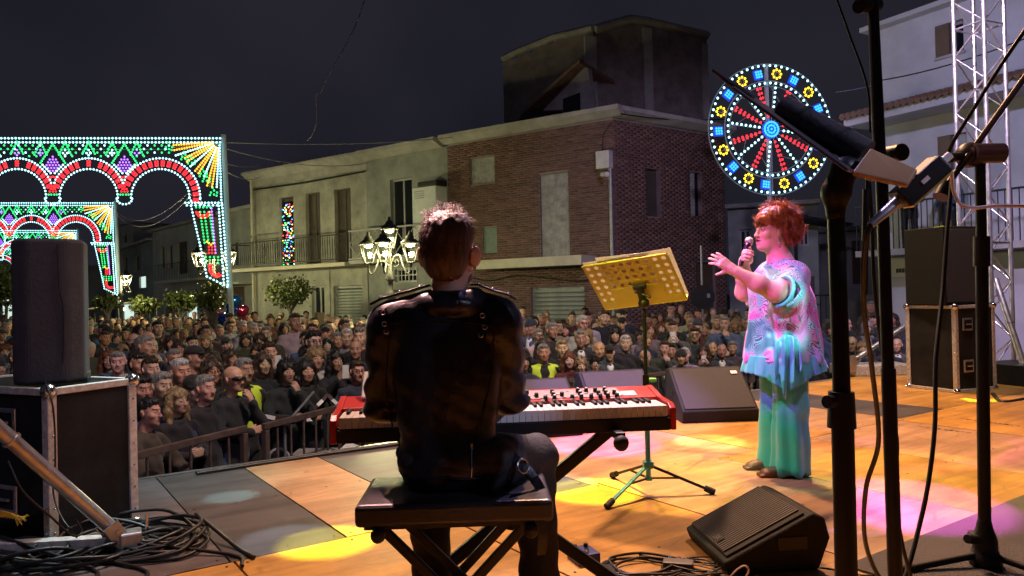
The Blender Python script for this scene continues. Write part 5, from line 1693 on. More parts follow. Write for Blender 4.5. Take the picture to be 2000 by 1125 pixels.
def locks(roots, dirs, lengths, r0, rg, lift=0.3, grav=0.35, curlamp=.25, seg=5, sides=4, normals=None):
    """tapered hair locks; returns verts, quads"""
    V, Q = [], []
    n = len(roots); off = 0
    ang = np.arange(sides) * 2 * math.pi / sides
    for i in range(n):
        d = dirs[i] + (normals[i] * lift if normals is not None else 0)
        d = d / np.linalg.norm(d); p = np.array(roots[i], float); st = lengths[i] / seg
        tw = rg.normal(0, curlamp, 3); pts = [p.copy()]
        for k in range(seg):
            d = d + tw * (k / seg) + np.array((0, 0, -grav)) * (k / seg) * .6
            if normals is not None: d = d - normals[i] * lift * .35
            d = d / np.linalg.norm(d); p = p + d * st; pts.append(p.copy())
        pts = np.array(pts); tg = np.gradient(pts, axis=0); tg /= np.maximum(np.linalg.norm(tg, axis=1)[:, None], 1e-9)
        a = np.array((.3, .2, .9)); x = np.cross(tg, a); x /= np.maximum(np.linalg.norm(x, axis=1)[:, None], 1e-9); y = np.cross(tg, x)
        rr = r0 * rg.uniform(.7, 1.3) * np.array([1, 1, .95, .8, .55, .1][:seg + 1] if seg == 5 else np.linspace(1, .1, seg + 1))
        ring = pts[:, None, :] + rr[:, None, None] * (np.cos(ang)[None, :, None] * x[:, None, :] + np.sin(ang)[None, :, None] * y[:, None, :])
        V.append(ring.reshape(-1, 3))
        for k in range(seg):
            for j in range(sides):
                Q.append((off + k * sides + j, off + k * sides + (j + 1) % sides, off + (k + 1) * sides + (j + 1) % sides, off + (k + 1) * sides + j))
        off += (seg + 1) * sides
    return np.vstack(V), np.array(Q)


def strands(roots, dirs, normals, lengths, r0, tw, lift, grav, seg=5, sides=3):
    """vectorised fine hair; all arrays (n, ...)"""
    n = len(roots); p = np.array(roots, float); d = dirs + normals * lift; d /= np.linalg.norm(d, axis=1)[:, None]
    st = (np.asarray(lengths) / seg)[:, None]; P_ = [p.copy()]
    for k in range(seg):
        d = d + tw * (k / seg) + np.array((0, 0, -grav)) * (k / seg) - normals * lift * .30
        d /= np.linalg.norm(d, axis=1)[:, None]; p = p + d * st; P_.append(p.copy())
    P_ = np.stack(P_, 1); tg = np.gradient(P_, axis=1); tg /= np.maximum(np.linalg.norm(tg, axis=2)[..., None], 1e-9)
    x = np.cross(tg, np.array((.31, .22, .92))); x /= np.maximum(np.linalg.norm(x, axis=2)[..., None], 1e-9); y = np.cross(tg, x)
    ang = np.arange(sides) * 2 * math.pi / sides; rr = r0 * np.linspace(1, .25, seg + 1)[None, :, None, None]
    ring = P_[:, :, None, :] + rr * (np.cos(ang)[None, None, :, None] * x[:, :, None, :] + np.sin(ang)[None, None, :, None] * y[:, :, None, :])
    base = (np.arange(n) * (seg + 1) * sides)[:, None, None]; k_ = (np.arange(seg) * sides)[None, :, None]; j = np.arange(sides)[None, None, :]; j2 = (j + 1) % sides
    q = np.stack([base + k_ + j, base + k_ + j2, base + k_ + sides + j2, base + k_ + sides + j], -1).reshape(-1, 4)
    return ring.reshape(-1, 3), q


def clumped(rg, n_g, n_c, mask, spread):
    """guide directions on the sphere with children round each: returns dirs, guide index"""
    g = rg.normal(size=(n_g * 4, 3)); g /= np.linalg.norm(g, axis=1)[:, None]; g = g[mask(g)][:n_g]
    gi = np.repeat(np.arange(len(g)), n_c); d = g[gi] + rg.normal(0, spread, (len(gi), 3)); d /= np.linalg.norm(d, axis=1)[:, None]
    k = mask(d); return d[k], gi[k], len(g)


def surf(V, px, py, tol=5.0):
    """nearest surface point of vertex cloud V (world) seen at pixel px,py"""
    d = V - np.array(EYE)
    dep = d @ np.array(_f); X = 1000 + F_PX * (d @ np.array(C_R)) / dep; Y = 562.5 - F_PX * (d @ np.array(C_U)) / dep
    e = np.hypot(X - px, Y - py)
    m = e < tol
    if not m.any(): return V[np.argmin(e)]
    i = np.where(m)[0]; return V[i[np.argmin(dep[i])]]


def ribbon(pts, nrm, w, th):
    """flat strap along pts, nrm = facing direction(s)"""
    pts = np.array(pts, float); tg = np.gradient(pts, axis=0); tg /= np.linalg.norm(tg, axis=1)[:, None]
    nrm = np.broadcast_to(np.array(nrm, float), pts.shape); sd = np.cross(tg, nrm); sd /= np.linalg.norm(sd, axis=1)[:, None]
    nn_ = np.cross(sd, tg)
    mb = MB(); m = len(pts); vs = []
    for i in range(m):
        for a, b in ((-1, -1), (1, -1), (1, 1), (-1, 1)): vs.append(pts[i] + sd[i] * a * w / 2 + nn_[i] * b * th / 2)
    fs = [(i * 4 + j, i * 4 + (j + 1) % 4, (i + 1) * 4 + (j + 1) % 4, (i + 1) * 4 + j) for i in range(m - 1) for j in range(4)]
    fs += [(3, 2, 1, 0), tuple((m - 1) * 4 + k for k in range(4))]
    return mb.add(vs, fs)


def torus(mb, c, nrm, R0, r, n=14, m=6):
    nrm = np.array(nrm, float); nrm /= np.linalg.norm(nrm)
    a = np.array((0, 0, 1.)) if abs(nrm[2]) < .9 else np.array((1., 0, 0)); x = np.cross(a, nrm); x /= np.linalg.norm(x); y = np.cross(nrm, x)
    vs, fs = [], []
    for i in range(n):
        t = 2 * math.pi * i / n; d = x * math.cos(t) + y * math.sin(t)
        for j in range(m):
            u = 2 * math.pi * j / m; vs.append(np.array(c) + d * (R0 + r * math.cos(u)) + nrm * r * math.sin(u))
    for i in range(n):
        for j in range(m): fs.append((i * m + j, ((i + 1) % n) * m + j, ((i + 1) % n) * m + (j + 1) % m, i * m + (j + 1) % m))
    return mb.add(vs, fs, True)


# ------------------------------------------------------------------ the keyboard player
def leather(name, base, rough):
    m = M(name, base, rough, var=.35, vs=10, bump=.0, spec=.24)
    N, L = m.node_tree.nodes, m.node_tree.links; b = N['Principled BSDF']
    tc = N.new('ShaderNodeTexCoord')
    n1 = N.new('ShaderNodeTexNoise'); n1.inputs['Scale'].default_value = 13; n1.inputs['Detail'].default_value = 3; n1.inputs['Distortion'].default_value = 1.4
    v1 = N.new('ShaderNodeTexVoronoi'); v1.inputs['Scale'].default_value = 260
    L.new(tc.outputs['Object'], n1.inputs['Vector']); L.new(tc.outputs['Object'], v1.inputs['Vector'])
    b1 = N.new('ShaderNodeBump'); b1.inputs['Strength'].default_value = .16; b1.inputs['Distance'].default_value = .02
    b2 = N.new('ShaderNodeBump'); b2.inputs['Strength'].default_value = .18; b2.inputs['Distance'].default_value = .002
    L.new(n1.outputs['Fac'], b1.inputs['Height']); L.new(v1.outputs['Distance'], b2.inputs['Height'])
    L.new(b1.outputs['Normal'], b2.inputs['Normal']); L.new(b2.outputs['Normal'], b.inputs['Normal'])
    return m


m_leather = leather('black_leather', (.009, .009, .0125), .34)
m_denim = M('black_denim', (.012, .012, .014), .8, var=.3, vs=12, bump=.3, bs=90)
PO = Vector((-.185, 2.24, 0))
pl_ = thing('person', 'seated keyboard player in black leather biker jacket seen from behind', 'person', PO, 0)
po = np.array(PO)
Hk = P(880, 500, 2.25)
Fh = Frame3(Hk, rotm((R(6), 0, 0)) @ rotm((0, 0, R(168))), .96)
# one body: head, neck, arms, hands
S = SDF(.0048)
head_prims(S, Fh, 'man')
for s_ in (-1, 1): S.ell(Fh(s_ * .088, .026, -.002), np.array((.0085, .021, .034)) * .97, .006, Fh.R @ rotm((0, s_ * .15, s_ * .75)))
shL, shR = np.array((-.372, 2.235, 1.03)), np.array((-.040, 2.245, 1.035))
elL, elR = np.array((-.408, 2.33, .785)), np.array((-.022, 2.35, .80))
wrL, wrR = np.array((-.37, 2.585, .755)), np.array((-.03, 2.60, .765))
S.cone(Fh(0, .042, -.19), (-.19, 2.235, 1.03), .062, .085, .03)
S.cone(shL + (.02, 0, .01), shR + (-.02, 0, .01), .045, .045, .03)
for a, b, c in ((shL, elL, wrL), (shR, elR, wrR)): S.chain([a, b, c], [.048, .04, .028], .015)
for w_, d_, sd in ((wrL, (.08, 1, -.05), 1), (wrR, (-.05, 1, -.05), -1)):
    F2 = frame_from(w_, d_, (0, 0, 1), 1.0)
    if sd < 0: pass
    else: F2.R[:, 1] *= -1
    if sd < 0: F2.R[:, 1] *= 1
    hand_prims(S, F2, (.35, .4, .3), .06)
V, Qd = S.verts(); me = fast_quads('body', V - po, Qd)
set_mats(me, [m_skin, m_eyew, m_iris, m_brow, m_lips], head_ids(centers(me) + po, Fh))
link('body', me, None, pl_, color=(.48, .27, .19))
# jacket
S = SDF(.0055)
S.ell((-.203, 2.25, .93), (.172, .118, .19), .04).ell((-.203, 2.245, .76), (.150, .112, .20), .06).ell((-.190, 2.235, .615), (.160, .128, .10), .05)
S.cone(shL + (.03, 0, .0), shR + (-.03, 0, 0), .068, .068, .04)
S.cone((-.19, 2.24, 1.10), shL + (.0, 0, .02), .055, .056, .03).cone((-.18, 2.24, 1.10), shR + (0, 0, .02), .055, .056, .03)
for a, b, c in ((shL, elL, wrL), (shR, elR, wrR)):
    S.cone(a + (0, 0, -.01), b, .070, .058, .025); S.cone(b, a * 0 + c, .057, .043, .03)
for k in range(14):                                     # stand collar
    t0, t1 = 2 * math.pi * k / 14, 2 * math.pi * (k + 1) / 14
    cz = 1.112; pt = lambda t: (-.182 + .070 * math.cos(t), 2.245 + .072 * math.sin(t), cz + .006 * math.cos(t))
    S.cone(pt(t0), pt(t1), .018, .018, .018)
for k in range(14):
    t0, t1 = 2 * math.pi * k / 14, 2 * math.pi * (k + 1) / 14
    pt = lambda t: (-.182 + .078 * math.cos(t), 2.24 + .080 * math.sin(t), 1.092)
    S.cone(pt(t0), pt(t1), .022, .022, .02)


def wrinkle(X, Y, Z):
    r_side = np.clip((X + .10) / .12, 0, 1); low = np.clip((.95 - Z) / .25, 0, 1)
    d = .0030 * np.sin(38 * Z + 22 * X + 2.2 * np.sin(11 * X + 6 * Z) + 9 * Y) * (.35 + .65 * low)
    d = d + .0060 * np.sin(46 * (Z - .9 * X) + 2.0 * np.sin(17 * X)) * r_side * low * (Z < 2)
    arm = np.clip((np.abs(X + .205) - .165) / .03, 0, 1)
    d = d + .0055 * np.sin(70 * Z + 14 * Y + 1.5 * np.sin(31 * Y)) * arm * np.clip((1.0 - Z) / .1, 0, 1)
    d = d + .0012 * np.sin(90 * X + 40 * Z) * np.sin(70 * Z - 30 * X)
    d = d - .004 * np.exp(-((X + .205) / .006) ** 2) * 0
    return d.astype(np.float32)


S.disp = wrinkle
S.box((-.2, 2.25, .44), (.4, .4, .115), .01, .012, sub=True)
VJ, QJ = S.verts(); jk = link('jacket', fast_quads('jacket', VJ - po, QJ), m_leather, pl_)
# seams, lacing, epaulettes, zips
def jp(px, py, lift=.004):
    p = surf(VJ, px, py); v = np.array(EYE) - p; return p + v / np.linalg.norm(v) * lift - po
def seam(pts, r=.0022, name='seam'):
    return MB().tube(smooth_path([jp(*q) for q in pts], 4), r, 6).build(name, m_leather, jk)
seam([(762, 612), (755, 660), (752, 720), (760, 800), (762, 870), (760, 935)]); seam([(962, 612), (968, 660), (965, 720), (950, 800), (935, 870), (925, 940)])
seam([(750, 632), (800, 626), (870, 622), (930, 628), (972, 636)]); seam([(745, 930), (800, 936), (860, 938), (920, 938), (960, 930)], .003)
me_e = torus(MB(), (0, 0, 0), (0, -1, .15), .0068, .0022).mesh('eyelet')
for px, py in ((942, 612), (946, 634), (943, 656), (748, 606), (750, 628), (751, 650)):
    link('eyelet', me_e, m_chrome, jk, loc=jp(px, py, .003))
for pts in ([(940, 605), (944, 640), (942, 668)], [(746, 600), (750, 632), (752, 662)]):
    ribbon(smooth_path([jp(*q, .0025) for q in pts], 4), (0, -1, .2), .026, .003).build('lace_strap', m_leather, jk)
for xa, xb in ((-.245, -.425), (-.125, .012)):
    pts = []
    for t in np.linspace(0, 1, 7):
        x = xa + (xb - xa) * t
        m_ = (np.abs(VJ[:, 0] - x) < .012) & (np.abs(VJ[:, 1] - 2.235) < .02)
        zt = VJ[m_, 2].max() if m_.any() else 1.06
        pts.append((x - po[0], 2.235 - po[1], zt + .008))
    ribbon(pts, (0, 0, 1), .046, .007).build('epaulette', m_leather, jk, bevel=.002)
    for i in (1, 3, 5): MB().sphere((pts[i][0], pts[i][1] - .012, pts[i][2] + .005), .0055, 8, 6).build('stud', m_chrome, jk)
for px, y0, y1 in ((757, 862, 925), (923, 868, 935)):
    MB().tube([jp(px, y, .004) for y in np.linspace(y0, y1, 6)], .0022, 6).build('zip', m_chrome, jk)
    p = jp(px, y0, .006); MB().box(p, (.007, .004, .016)).build('zip_pull', m_chrome, jk)
# trousers, belt, boots
S = SDF(.0075)
hpL, hpR, knL, knR = (-.265, 2.24, .615), (-.085, 2.235, .615), (-.305, 2.56, .575), (.065, 2.50, .575)
S.ell((-.18, 2.23, .63), (.165, .12, .085), .04)
S.chain([hpL, knL], [.086, .070], .03).chain([hpR, knR], [.088, .072], .03)
S.chain([knL, (-.292, 2.50, .33), (-.288, 2.47, .06)], [.068, .060, .072], .03).chain([knR, (.066, 2.46, .33), (.070, 2.44, .06)], [.069, .061, .074], .03)
S.disp = lambda X, Y, Z: (.003 * np.sin(60 * Z + 20 * X + 2 * np.sin(25 * Y))).astype(np.float32)
link('trousers', fast_quads('trousers', *(lambda v, q: (v - po, q))(*S.verts())), m_denim, pl_)
for x, y in ((-.288, 2.47), (.070, 2.44)):
    S = SDF(.007); S.ell((x, y + .02, .045), (.046, .06, .05), .02).ell((x, y + .12, .032), (.044, .085, .034), .04).box((x, y + .06, .010), (.045, .13, .012), .008, .01)
    link('boot', fast_quads('boot', *(lambda v, q: (v - po, q))(*S.verts())), m_leather, pl_)
ribbon(smooth_path([(.155, -.02, .655), (.19, -.06, .63), (.235, -.075, .585), (.262, -.07, .52), (.258, -.075, .42), (.252, -.07, .36)], 5), (.5, -1, .2), .030, .004).build('hanging_belt', m_leather, pl_)
torus(MB(), (.205, -.075, .62), (.6, -.8, .3), .02, .004).build('belt_buckle', m_chrome, pl_)
torus(MB(), (.247, -.085, .47), (.3, -1, 0), .013, .003).build('belt_ring', m_chrome, pl_)
# hair: cap plus tousled locks
S = SDF(.005)
for c, r in (((0, .030, .058), (.080, .093, .080)), ((0, .060, .0), (.072, .062, .085)), ((0, .02, .09), (.066, .075, .05))):
    S.ell(Fh(*c), np.array(r) * Fh.sc, .03, Fh.R)
S.ell(Fh(0, -.105, -.02), np.array((.085, .065, .10)) * Fh.sc, .015, Fh.R, True)
for s_ in (-1, 1): S.ell(Fh(s_ * .090, .012, -.010), np.array((.024, .042, .044)) * Fh.sc, .010, Fh.R, True)
S.box(Fh(0, .06, -.135), (.12, .12, .055), .01, .02, Fh.R, True)
S.disp = lambda X, Y, Z: (.0018 * np.sin(190 * X + 30 * Z) * np.sin(160 * Y + 50 * Z)).astype(np.float32)
VH, QH = S.verts()
rg = np.random.default_rng(3)
mk_ = lambda d: (d[:, 2] > -.95) & ~((d[:, 1] < -.40) & (d[:, 2] < .45)) & ~((d[:, 2] < .10) & (d[:, 1] < .30)) & ~((d[:, 2] < -.55) & (d[:, 1] < .5))
dd_, gi, ng = clumped(rg, 420, 24, mk_, .085)
base = (np.array((0, .030, .046)) + dd_ * np.array((.079, .094, .088)))
base[:, 1] += np.where(dd_[:, 2] < 0, .006, 0); base = Fh.o + (base * Fh.sc) @ Fh.R.T; nrm = dd_ @ Fh.R.T
topn = np.clip((dd_[:, 2] - .15) * 1.5, 0, 1)
gr_ = rg.normal(0, 1, (ng, 3))
flow = np.stack([.36 * gr_[gi, 0] * topn + .25, -.8 * topn + .30 * gr_[gi, 1] * topn, -1.1 * (1 - topn) + .25 * gr_[gi, 2] * topn], 1)
flow = (flow + rg.normal(0, .14, flow.shape)) @ Fh.R.T
L_ = (.018 + .034 * topn) * rg.uniform(.6, 1.3, len(dd_))
VL, QL = strands(base, flow, nrm, L_, .0011, gr_[gi] * .16 * topn[:, None] + rg.normal(0, .08, flow.shape), (.12 + .30 * topn)[:, None], .15)
V2, Q2 = join_np([(VH, QH), (VL, QL)])
link('hair', fast_quads('hair', V2 - po, Q2), m_hair, pl_, color=(.060, .034, .025))
# stubble on jaw
S = SDF(.005); S.ell(Fh(0, -.028, -.072), np.array((.062, .066, .040)) * Fh.sc, .02, Fh.R).ell(Fh(0, -.02, -.012), np.array((.1, .12, .04)) * Fh.sc, .01, Fh.R, True)
link('beard', fast_quads('beard', *(lambda v, q: (v - po, q))(*S.verts())), m_hair, pl_, color=(.10, .06, .045))

# ------------------------------------------------------------------ the singer
SO = Vector((1.63, 4.54, 0)); so = np.array(SO)
sg = thing('person', 'singer with short red hair in pink and turquoise paisley tunic holding a microphone', 'person', SO, 0)
Fs = Frame3((1.592, 4.52, 1.462), rotm((0, R(4), 0)) @ rotm((0, 0, R(-80))), 1.0)
S = SDF(.0042)
head_prims(S, Fs, 'woman', mouth=.8)
S.ell(Fs(0, -.030, -.088), (.040, .050, .030), .03, Fs.R)             # fuller chin
S.cone(Fs(0, .024, -.06), (1.645, 4.525, 1.27), .050, .080, .03)
S.ell((1.63, 4.525, 1.20), (.10, .15, .08), .04)
nsh, nel, nwr = np.array((1.665, 4.345, 1.185)), np.array((1.490, 4.20, 1.095)), np.array((1.255, 4.17, 1.220))
fsh, fel, fwr = np.array((1.63, 4.71, 1.19)), np.array((1.470, 4.70, 1.10)), np.array((1.425, 4.555, 1.295))
S.chain([nsh, nel], [.066, .053], .03).chain([nel, nel * .55 + nwr * .45, nwr], [.053, .048, .028], .03)
S.chain([fsh, fel], [.066, .054], .03).chain([fel, fel * .5 + fwr * .5, fwr], [.054, .046, .030], .03)
# open near hand, palm towards the crowd
Fn = frame_from(nwr + np.array((-.012, 0, .010)), (-.80, -.08, .58), (.05, -.95, .2), .88)
hand_prims(S, Fn, spread=.10, thumb=(-.25, .1), each=((.55, .5, .3), (.35, .45, .3), (.20, .35, .3), (.10, .25, .2)))
# far hand closed round the microphone
mic_a, mic_b = np.array((1.452, 4.525, 1.412)), np.array((1.395, 4.525, 1.26))
mdir = (mic_b - mic_a) / np.linalg.norm(mic_b - mic_a)
Fm = frame_from(mic_a + mdir * .085 + np.array((.040, .052, -.028)), (-.55, -.70, .22), (-.50, .75, .1), .95)
hand_prims(S, Fm, thumb=(.1, .5), each=((.75, 1.0, .6), (.8, 1.05, .6), (.85, 1.05, .6), (.9, 1.05, .6)))
V, Qd = S.verts(); me = fast_quads('body', V - so, Qd)
set_mats(me, [m_skin, m_eyew, m_iris, m_brow, m_lips], head_ids(centers(me) + so, Fs))
link('body', me, None, sg, color=(.62, .40, .33))


def paisley():
    m = bpy.data.materials.new('paisley_silk'); m.use_nodes = True
    N, L = m.node_tree.nodes, m.node_tree.links; b = N['Principled BSDF']
    b.inputs['Roughness'].default_value = .5; b.inputs['Sheen Weight'].default_value = .2
    tc = N.new('ShaderNodeTexCoord')
    wz = N.new('ShaderNodeTexNoise'); wz.inputs['Scale'].default_value = 4.2; wz.inputs['Detail'].default_value = 2
    L.new(tc.outputs['Object'], wz.inputs['Vector'])
    mx = N.new('ShaderNodeVectorMath'); mx.operation = 'MULTIPLY_ADD'; mx.inputs[1].default_value = (.35, .35, .35)
    L.new(wz.outputs['Color'], mx.inputs[0]); L.new(tc.outputs['Object'], mx.inputs[2])
    n1 = N.new('ShaderNodeTexNoise'); n1.inputs['Scale'].default_value = 5.0; n1.inputs['Detail'].default_value = 1.5; n1.inputs['Distortion'].default_value = .8
    L.new(mx.outputs[0], n1.inputs['Vector'])
    rp = N.new('ShaderNodeValToRGB'); cr = rp.color_ramp; cr.interpolation = 'EASE'
    cr.elements[0].position = .30; cr.elements[0].color = (.03, .20, .23, 1)
    cr.elements[1].position = .70; cr.elements[1].color = (.62, .08, .40, 1)
    for p_, c_ in ((.40, (.16, .48, .52, 1)), (.46, (.30, .46, .55, 1)), (.52, (.58, .30, .55, 1)), (.60, (.60, .10, .45, 1))):
        e = cr.elements.new(p_); e.color = c_
    L.new(n1.outputs['Fac'], rp.inputs['Fac'])
    # swirling dark line drawing: rings of a warped voronoi
    vo = N.new('ShaderNodeTexVoronoi'); vo.inputs['Scale'].default_value = 9.0
    L.new(mx.outputs[0], vo.inputs['Vector'])
    mu = N.new('ShaderNodeMath'); mu.operation = 'MULTIPLY'; mu.inputs[1].default_value = 62.0; L.new(vo.outputs['Distance'], mu.inputs[0])
    si = N.new('ShaderNodeMath'); si.operation = 'SINE'; L.new(mu.outputs[0], si.inputs[0])
    ms_ = N.new('ShaderNodeMapRange'); ms_.inputs['From Min'].default_value = .25; ms_.inputs['From Max'].default_value = .55; L.new(si.outputs[0], ms_.inputs['Value'])
    n3 = N.new('ShaderNodeTexNoise'); n3.inputs['Scale'].default_value = 3.6; L.new(tc.outputs['Object'], n3.inputs['Vector'])
    m3 = N.new('ShaderNodeMapRange'); m3.inputs['From Min'].default_value = .42; m3.inputs['From Max'].default_value = .50; L.new(n3.outputs['Fac'], m3.inputs['Value'])
    mm = N.new('ShaderNodeMath'); mm.operation = 'MULTIPLY'; L.new(ms_.outputs[0], mm.inputs[0]); L.new(m3.outputs[0], mm.inputs[1])
    md = N.new('ShaderNodeMix'); md.data_type = 'RGBA'; L.new(mm.outputs[0], md.inputs['Factor']); L.new(rp.outputs['Color'], md.inputs['A']); md.inputs['B'].default_value = (.03, .10, .14, 1)
    L.new(md.outputs['Result'], b.inputs['Base Color'])
    return m


m_pais = paisley()
m_teal = M('teal_satin', (.05, .38, .39), .40, var=.12, vs=5, sheen=.2)
S = SDF(.0062)
S.ell((1.615, 4.53, 1.13), (.165, .195, .15), .05).cone(nsh + (-.01, .06, .01), fsh + (0, -.06, .01), .078, .078, .05)
S.cone((1.645, 4.53, 1.02), (1.640, 4.53, .70), .190, .228, .06)
S.cone((1.645, 4.53, 1.24), (1.64, 4.53, 1.18), .082, .12, .05)
S.cone(nsh + (.0, .02, .0), (1.570, 4.235, 1.075), .084, .094, .05).cone((1.64, 4.37, 1.10), (1.60, 4.34, .98), .09, .10, .06)
S.cone(fsh + (.0, -.02, .0), (1.545, 4.73, 1.09), .092, .095, .05)
S.cone((1.40, 4.13, 1.16), (1.548, 4.205, 1.095), .080, .076, .010, sub=True)
S.cone((1.38, 4.78, 1.07), (1.50, 4.72, 1.09), .075, .072, .010, sub=True)
S.cone((1.60, 4.52, 1.36), (1.625, 4.525, 1.262), .055, .048, .015, sub=True)
S.box((1.64, 4.53, .46), (.5, .5, .225), .005, .008, sub=True)


def drape(X, Y, Z):
    ph = np.arctan2(Y - 4.53, X - 1.64); t = np.clip((1.08 - Z) / .4, 0, 1)
    d = -.014 * t * np.sin(8 * ph + 1.5 * np.sin(3 * ph + 6 * Z)) - .006 * t * np.sin(17 * ph + 4 * Z)
    d = d + .004 * np.sin(34 * (Z + .6 * X) + 3 * np.sin(9 * Y)) * (1 - t) * .7
    return d.astype(np.float32)


S.disp = drape
VT, QT = S.verts(); tun = link('tunic', fast_quads('tunic', VT - so, QT), m_pais, sg)


def skirt(z0, r0, zfun, r1, rip, nf, phase, c=(1.64, 4.53), n=160, m=14):
    vs = []
    for j in range(m + 1):
        t = j / m
        for i in range(n):
            ph = 2 * math.pi * i / n; zb_ = zfun(ph)
            rr = r0 + (r1 - r0) * t + rip * t * (math.sin(nf * ph + phase) + .5 * math.sin(2.3 * nf * ph + 2 * phase))
            vs.append((c[0] + rr * math.cos(ph) - so[0], c[1] + rr * math.sin(ph) - so[1], z0 + (zb_ - z0) * t))
    q = np.array([(j * n + i, (j + 1) * n + i, (j + 1) * n + (i + 1) % n, j * n + (i + 1) % n) for j in range(m) for i in range(n)])
    return fast_quads('hem', np.array(vs), q)


bump = lambda ph, c, w: math.exp(-(math.atan2(math.sin(ph - c), math.cos(ph - c)) / w) ** 2)
z_h = lambda ph: .615 - .085 * bump(ph, -math.pi / 2 - .25, .45) + .03 * bump(ph, .2, .8)
o = link('tunic_hem', skirt(.72, .222, z_h, .248, .007, 17, .4), m_teal, sg); sd_ = o.modifiers.new('thick', 'SOLIDIFY'); sd_.thickness = .002
# front drape panel falling in folds
vs, n, m_ = [], 40, 16
for j in range(m_ + 1):
    t = j / m_
    for i in range(n + 1):
        u_ = i / n
        ph = -math.pi / 2 - .55 + .62 * u_
        rr = .226 + .030 * t + .026 * (.3 + t) * math.sin(u_ * 19 + 2 * t) * math.sin(u_ * math.pi)
        zz = .80 + .05 * math.sin(u_ * 3) - t * (.15 + .20 * max(0, 1 - abs(u_ - .40) * 2.6) + .04 * math.sin(u_ * 23))
        vs.append((1.64 + rr * math.cos(ph) - so[0], 4.53 + rr * math.sin(ph) - so[1] - .006, zz))
q = np.array([(j * (n + 1) + i, (j + 1) * (n + 1) + i, (j + 1) * (n + 1) + i + 1, j * (n + 1) + i + 1) for j in range(m_) for i in range(n)])
o = link('drape_panel', fast_quads('drape_panel', np.array(vs), q), m_teal, sg); sd_ = o.modifiers.new('thick', 'SOLIDIFY'); sd_.thickness = .002
# sleeve trim
torus(MB(), np.array((1.527, 4.195, 1.10)) - so, (-.80, -.30, .30), .086, .011, 24, 8).build('sleeve_trim', m_teal, sg)
# wide trousers
S = SDF(.0075)
S.ell((1.645, 4.54, .78), (.16, .17, .16), .05)
S.chain([(1.665, 4.46, .74), (1.655, 4.455, .40), (1.640, 4.45, .02)], [.108, .098, .112], .03).chain([(1.64, 4.63, .74), (1.63, 4.63, .40), (1.61, 4.63, .02)], [.105, .095, .105], .03)
S.box((1.64, 4.54, -.10), (.4, .4, .115), .003, .006, sub=True)
S.disp = lambda X, Y, Z: (-.008 * np.sin(7 * np.arctan2(Y - 4.455, X - 1.652) + 2 * Z) * np.clip((.75 - Z) / .5, 0, 1) + .003 * np.sin(24 * Z + 11 * X)).astype(np.float32)
link('trousers', fast_quads('trousers', *(lambda v, q: (v - so, q))(*S.verts())), m_teal, sg)
for x, y in ((1.565, 4.43), (1.54, 4.62)):
    S = SDF(.006); S.ell((x, y, .030), (.10, .042, .032), .02).ell((x - .07, y, .022), (.045, .045, .022), .02).box((x - .01, y, .009), (.115, .042, .010), .006, .01)
    link('shoe', fast_quads('shoe', *(lambda v, q: (v - so, q))(*S.verts())), M('brown_leather', (.16, .07, .05), .5, var=.2), sg)
# hair
S = SDF(.0055)
for c, r in (((0, .035, .065), (.092, .098, .088)), ((0, .075, .015), (.082, .066, .090)), ((0, .01, .105), (.078, .085, .055)), ((0, -.058, .072), (.068, .045, .042))):
    S.ell(Fs(*c), np.array(r), .03, Fs.R)
S.ell(Fs(0, -.11, -.035), (.095, .070, .088), .015, Fs.R, True)
for s_ in (-1, 1): S.ell(Fs(s_ * .092, .0, -.03), (.030, .034, .036), .012, Fs.R, True)
S.box(Fs(0, .06, -.14), (.14, .14, .06), .01, .02, Fs.R, True)
S.disp = lambda X, Y, Z: (.003 * np.sin(150 * X + 40 * Z) * np.sin(120 * Y + 60 * Z)).astype(np.float32)
VH, QH = S.verts()
rg = np.random.default_rng(5)
mk_ = lambda d: (d[:, 2] > -.80) & ~((d[:, 1] < -.30) & (d[:, 2] < .20)) & ~((d[:, 2] < -.05) & (d[:, 1] < .12))
dd_, gi, ng = clumped(rg, 330, 34, mk_, .050)
base = Fs.o + (np.array((0, .030, .052)) + dd_ * np.array((.088, .098, .098))) @ Fs.R.T; nrm = dd_ @ Fs.R.T
topn = np.clip(dd_[:, 2], 0, 1); fr = np.clip(-dd_[:, 1] + .25, 0, 1); gr_ = rg.normal(0, 1, (ng, 3))
flow = np.stack([dd_[:, 0] * .5 + .38 * gr_[gi, 0], dd_[:, 1] * .9 - .75 * fr + .5 * (1 - fr) + .30 * gr_[gi, 1], -.75 * (1 - topn) - .45 * fr + .30 * gr_[gi, 2]], 1)
flow = (flow + rg.normal(0, .09, flow.shape)) @ Fs.R.T
VL, QL = strands(base, flow, nrm, rg.uniform(.055, .10, len(dd_)) * (1 - .25 * fr), .0015, gr_[gi] * .26 + rg.normal(0, .04, flow.shape), (.80 + .45 * np.abs(gr_[gi, 0]))[:, None], .30)
V2, Q2 = join_np([(VH, QH), (VL, QL)])
link('hair', fast_quads('hair', V2 - so, Q2), m_hair, sg, color=(.34, .085, .032))
er = MB()
for s_ in (-1, 1):
    for k in range(5):
        torus(er, Fs(s_ * .083, .008, -.048 - k * .012) - so, Fs.R @ np.array((1., 0, 0)), .006 + .003 * (k in (1, 2, 3)), .0016, 10, 5)
er.build('earring', m_chrome, sg)
mk = thing('microphone', 'black handheld microphone with silver ball grille held before the singer mouth', 'microphone', tuple(mic_b), 0)
MB().sphere(mic_a - mic_b, .0255, 18, 14).build('ball_grille', M('mic_mesh', (.5, .5, .52), .35, .8, var=.1, bump=.9, bs=420), mk)
MB().cyl(mic_a + mdir * .016 - mic_b, mic_a + mdir * .026 - mic_b, .026, n=18).build('grille_band', m_chrome, mk)
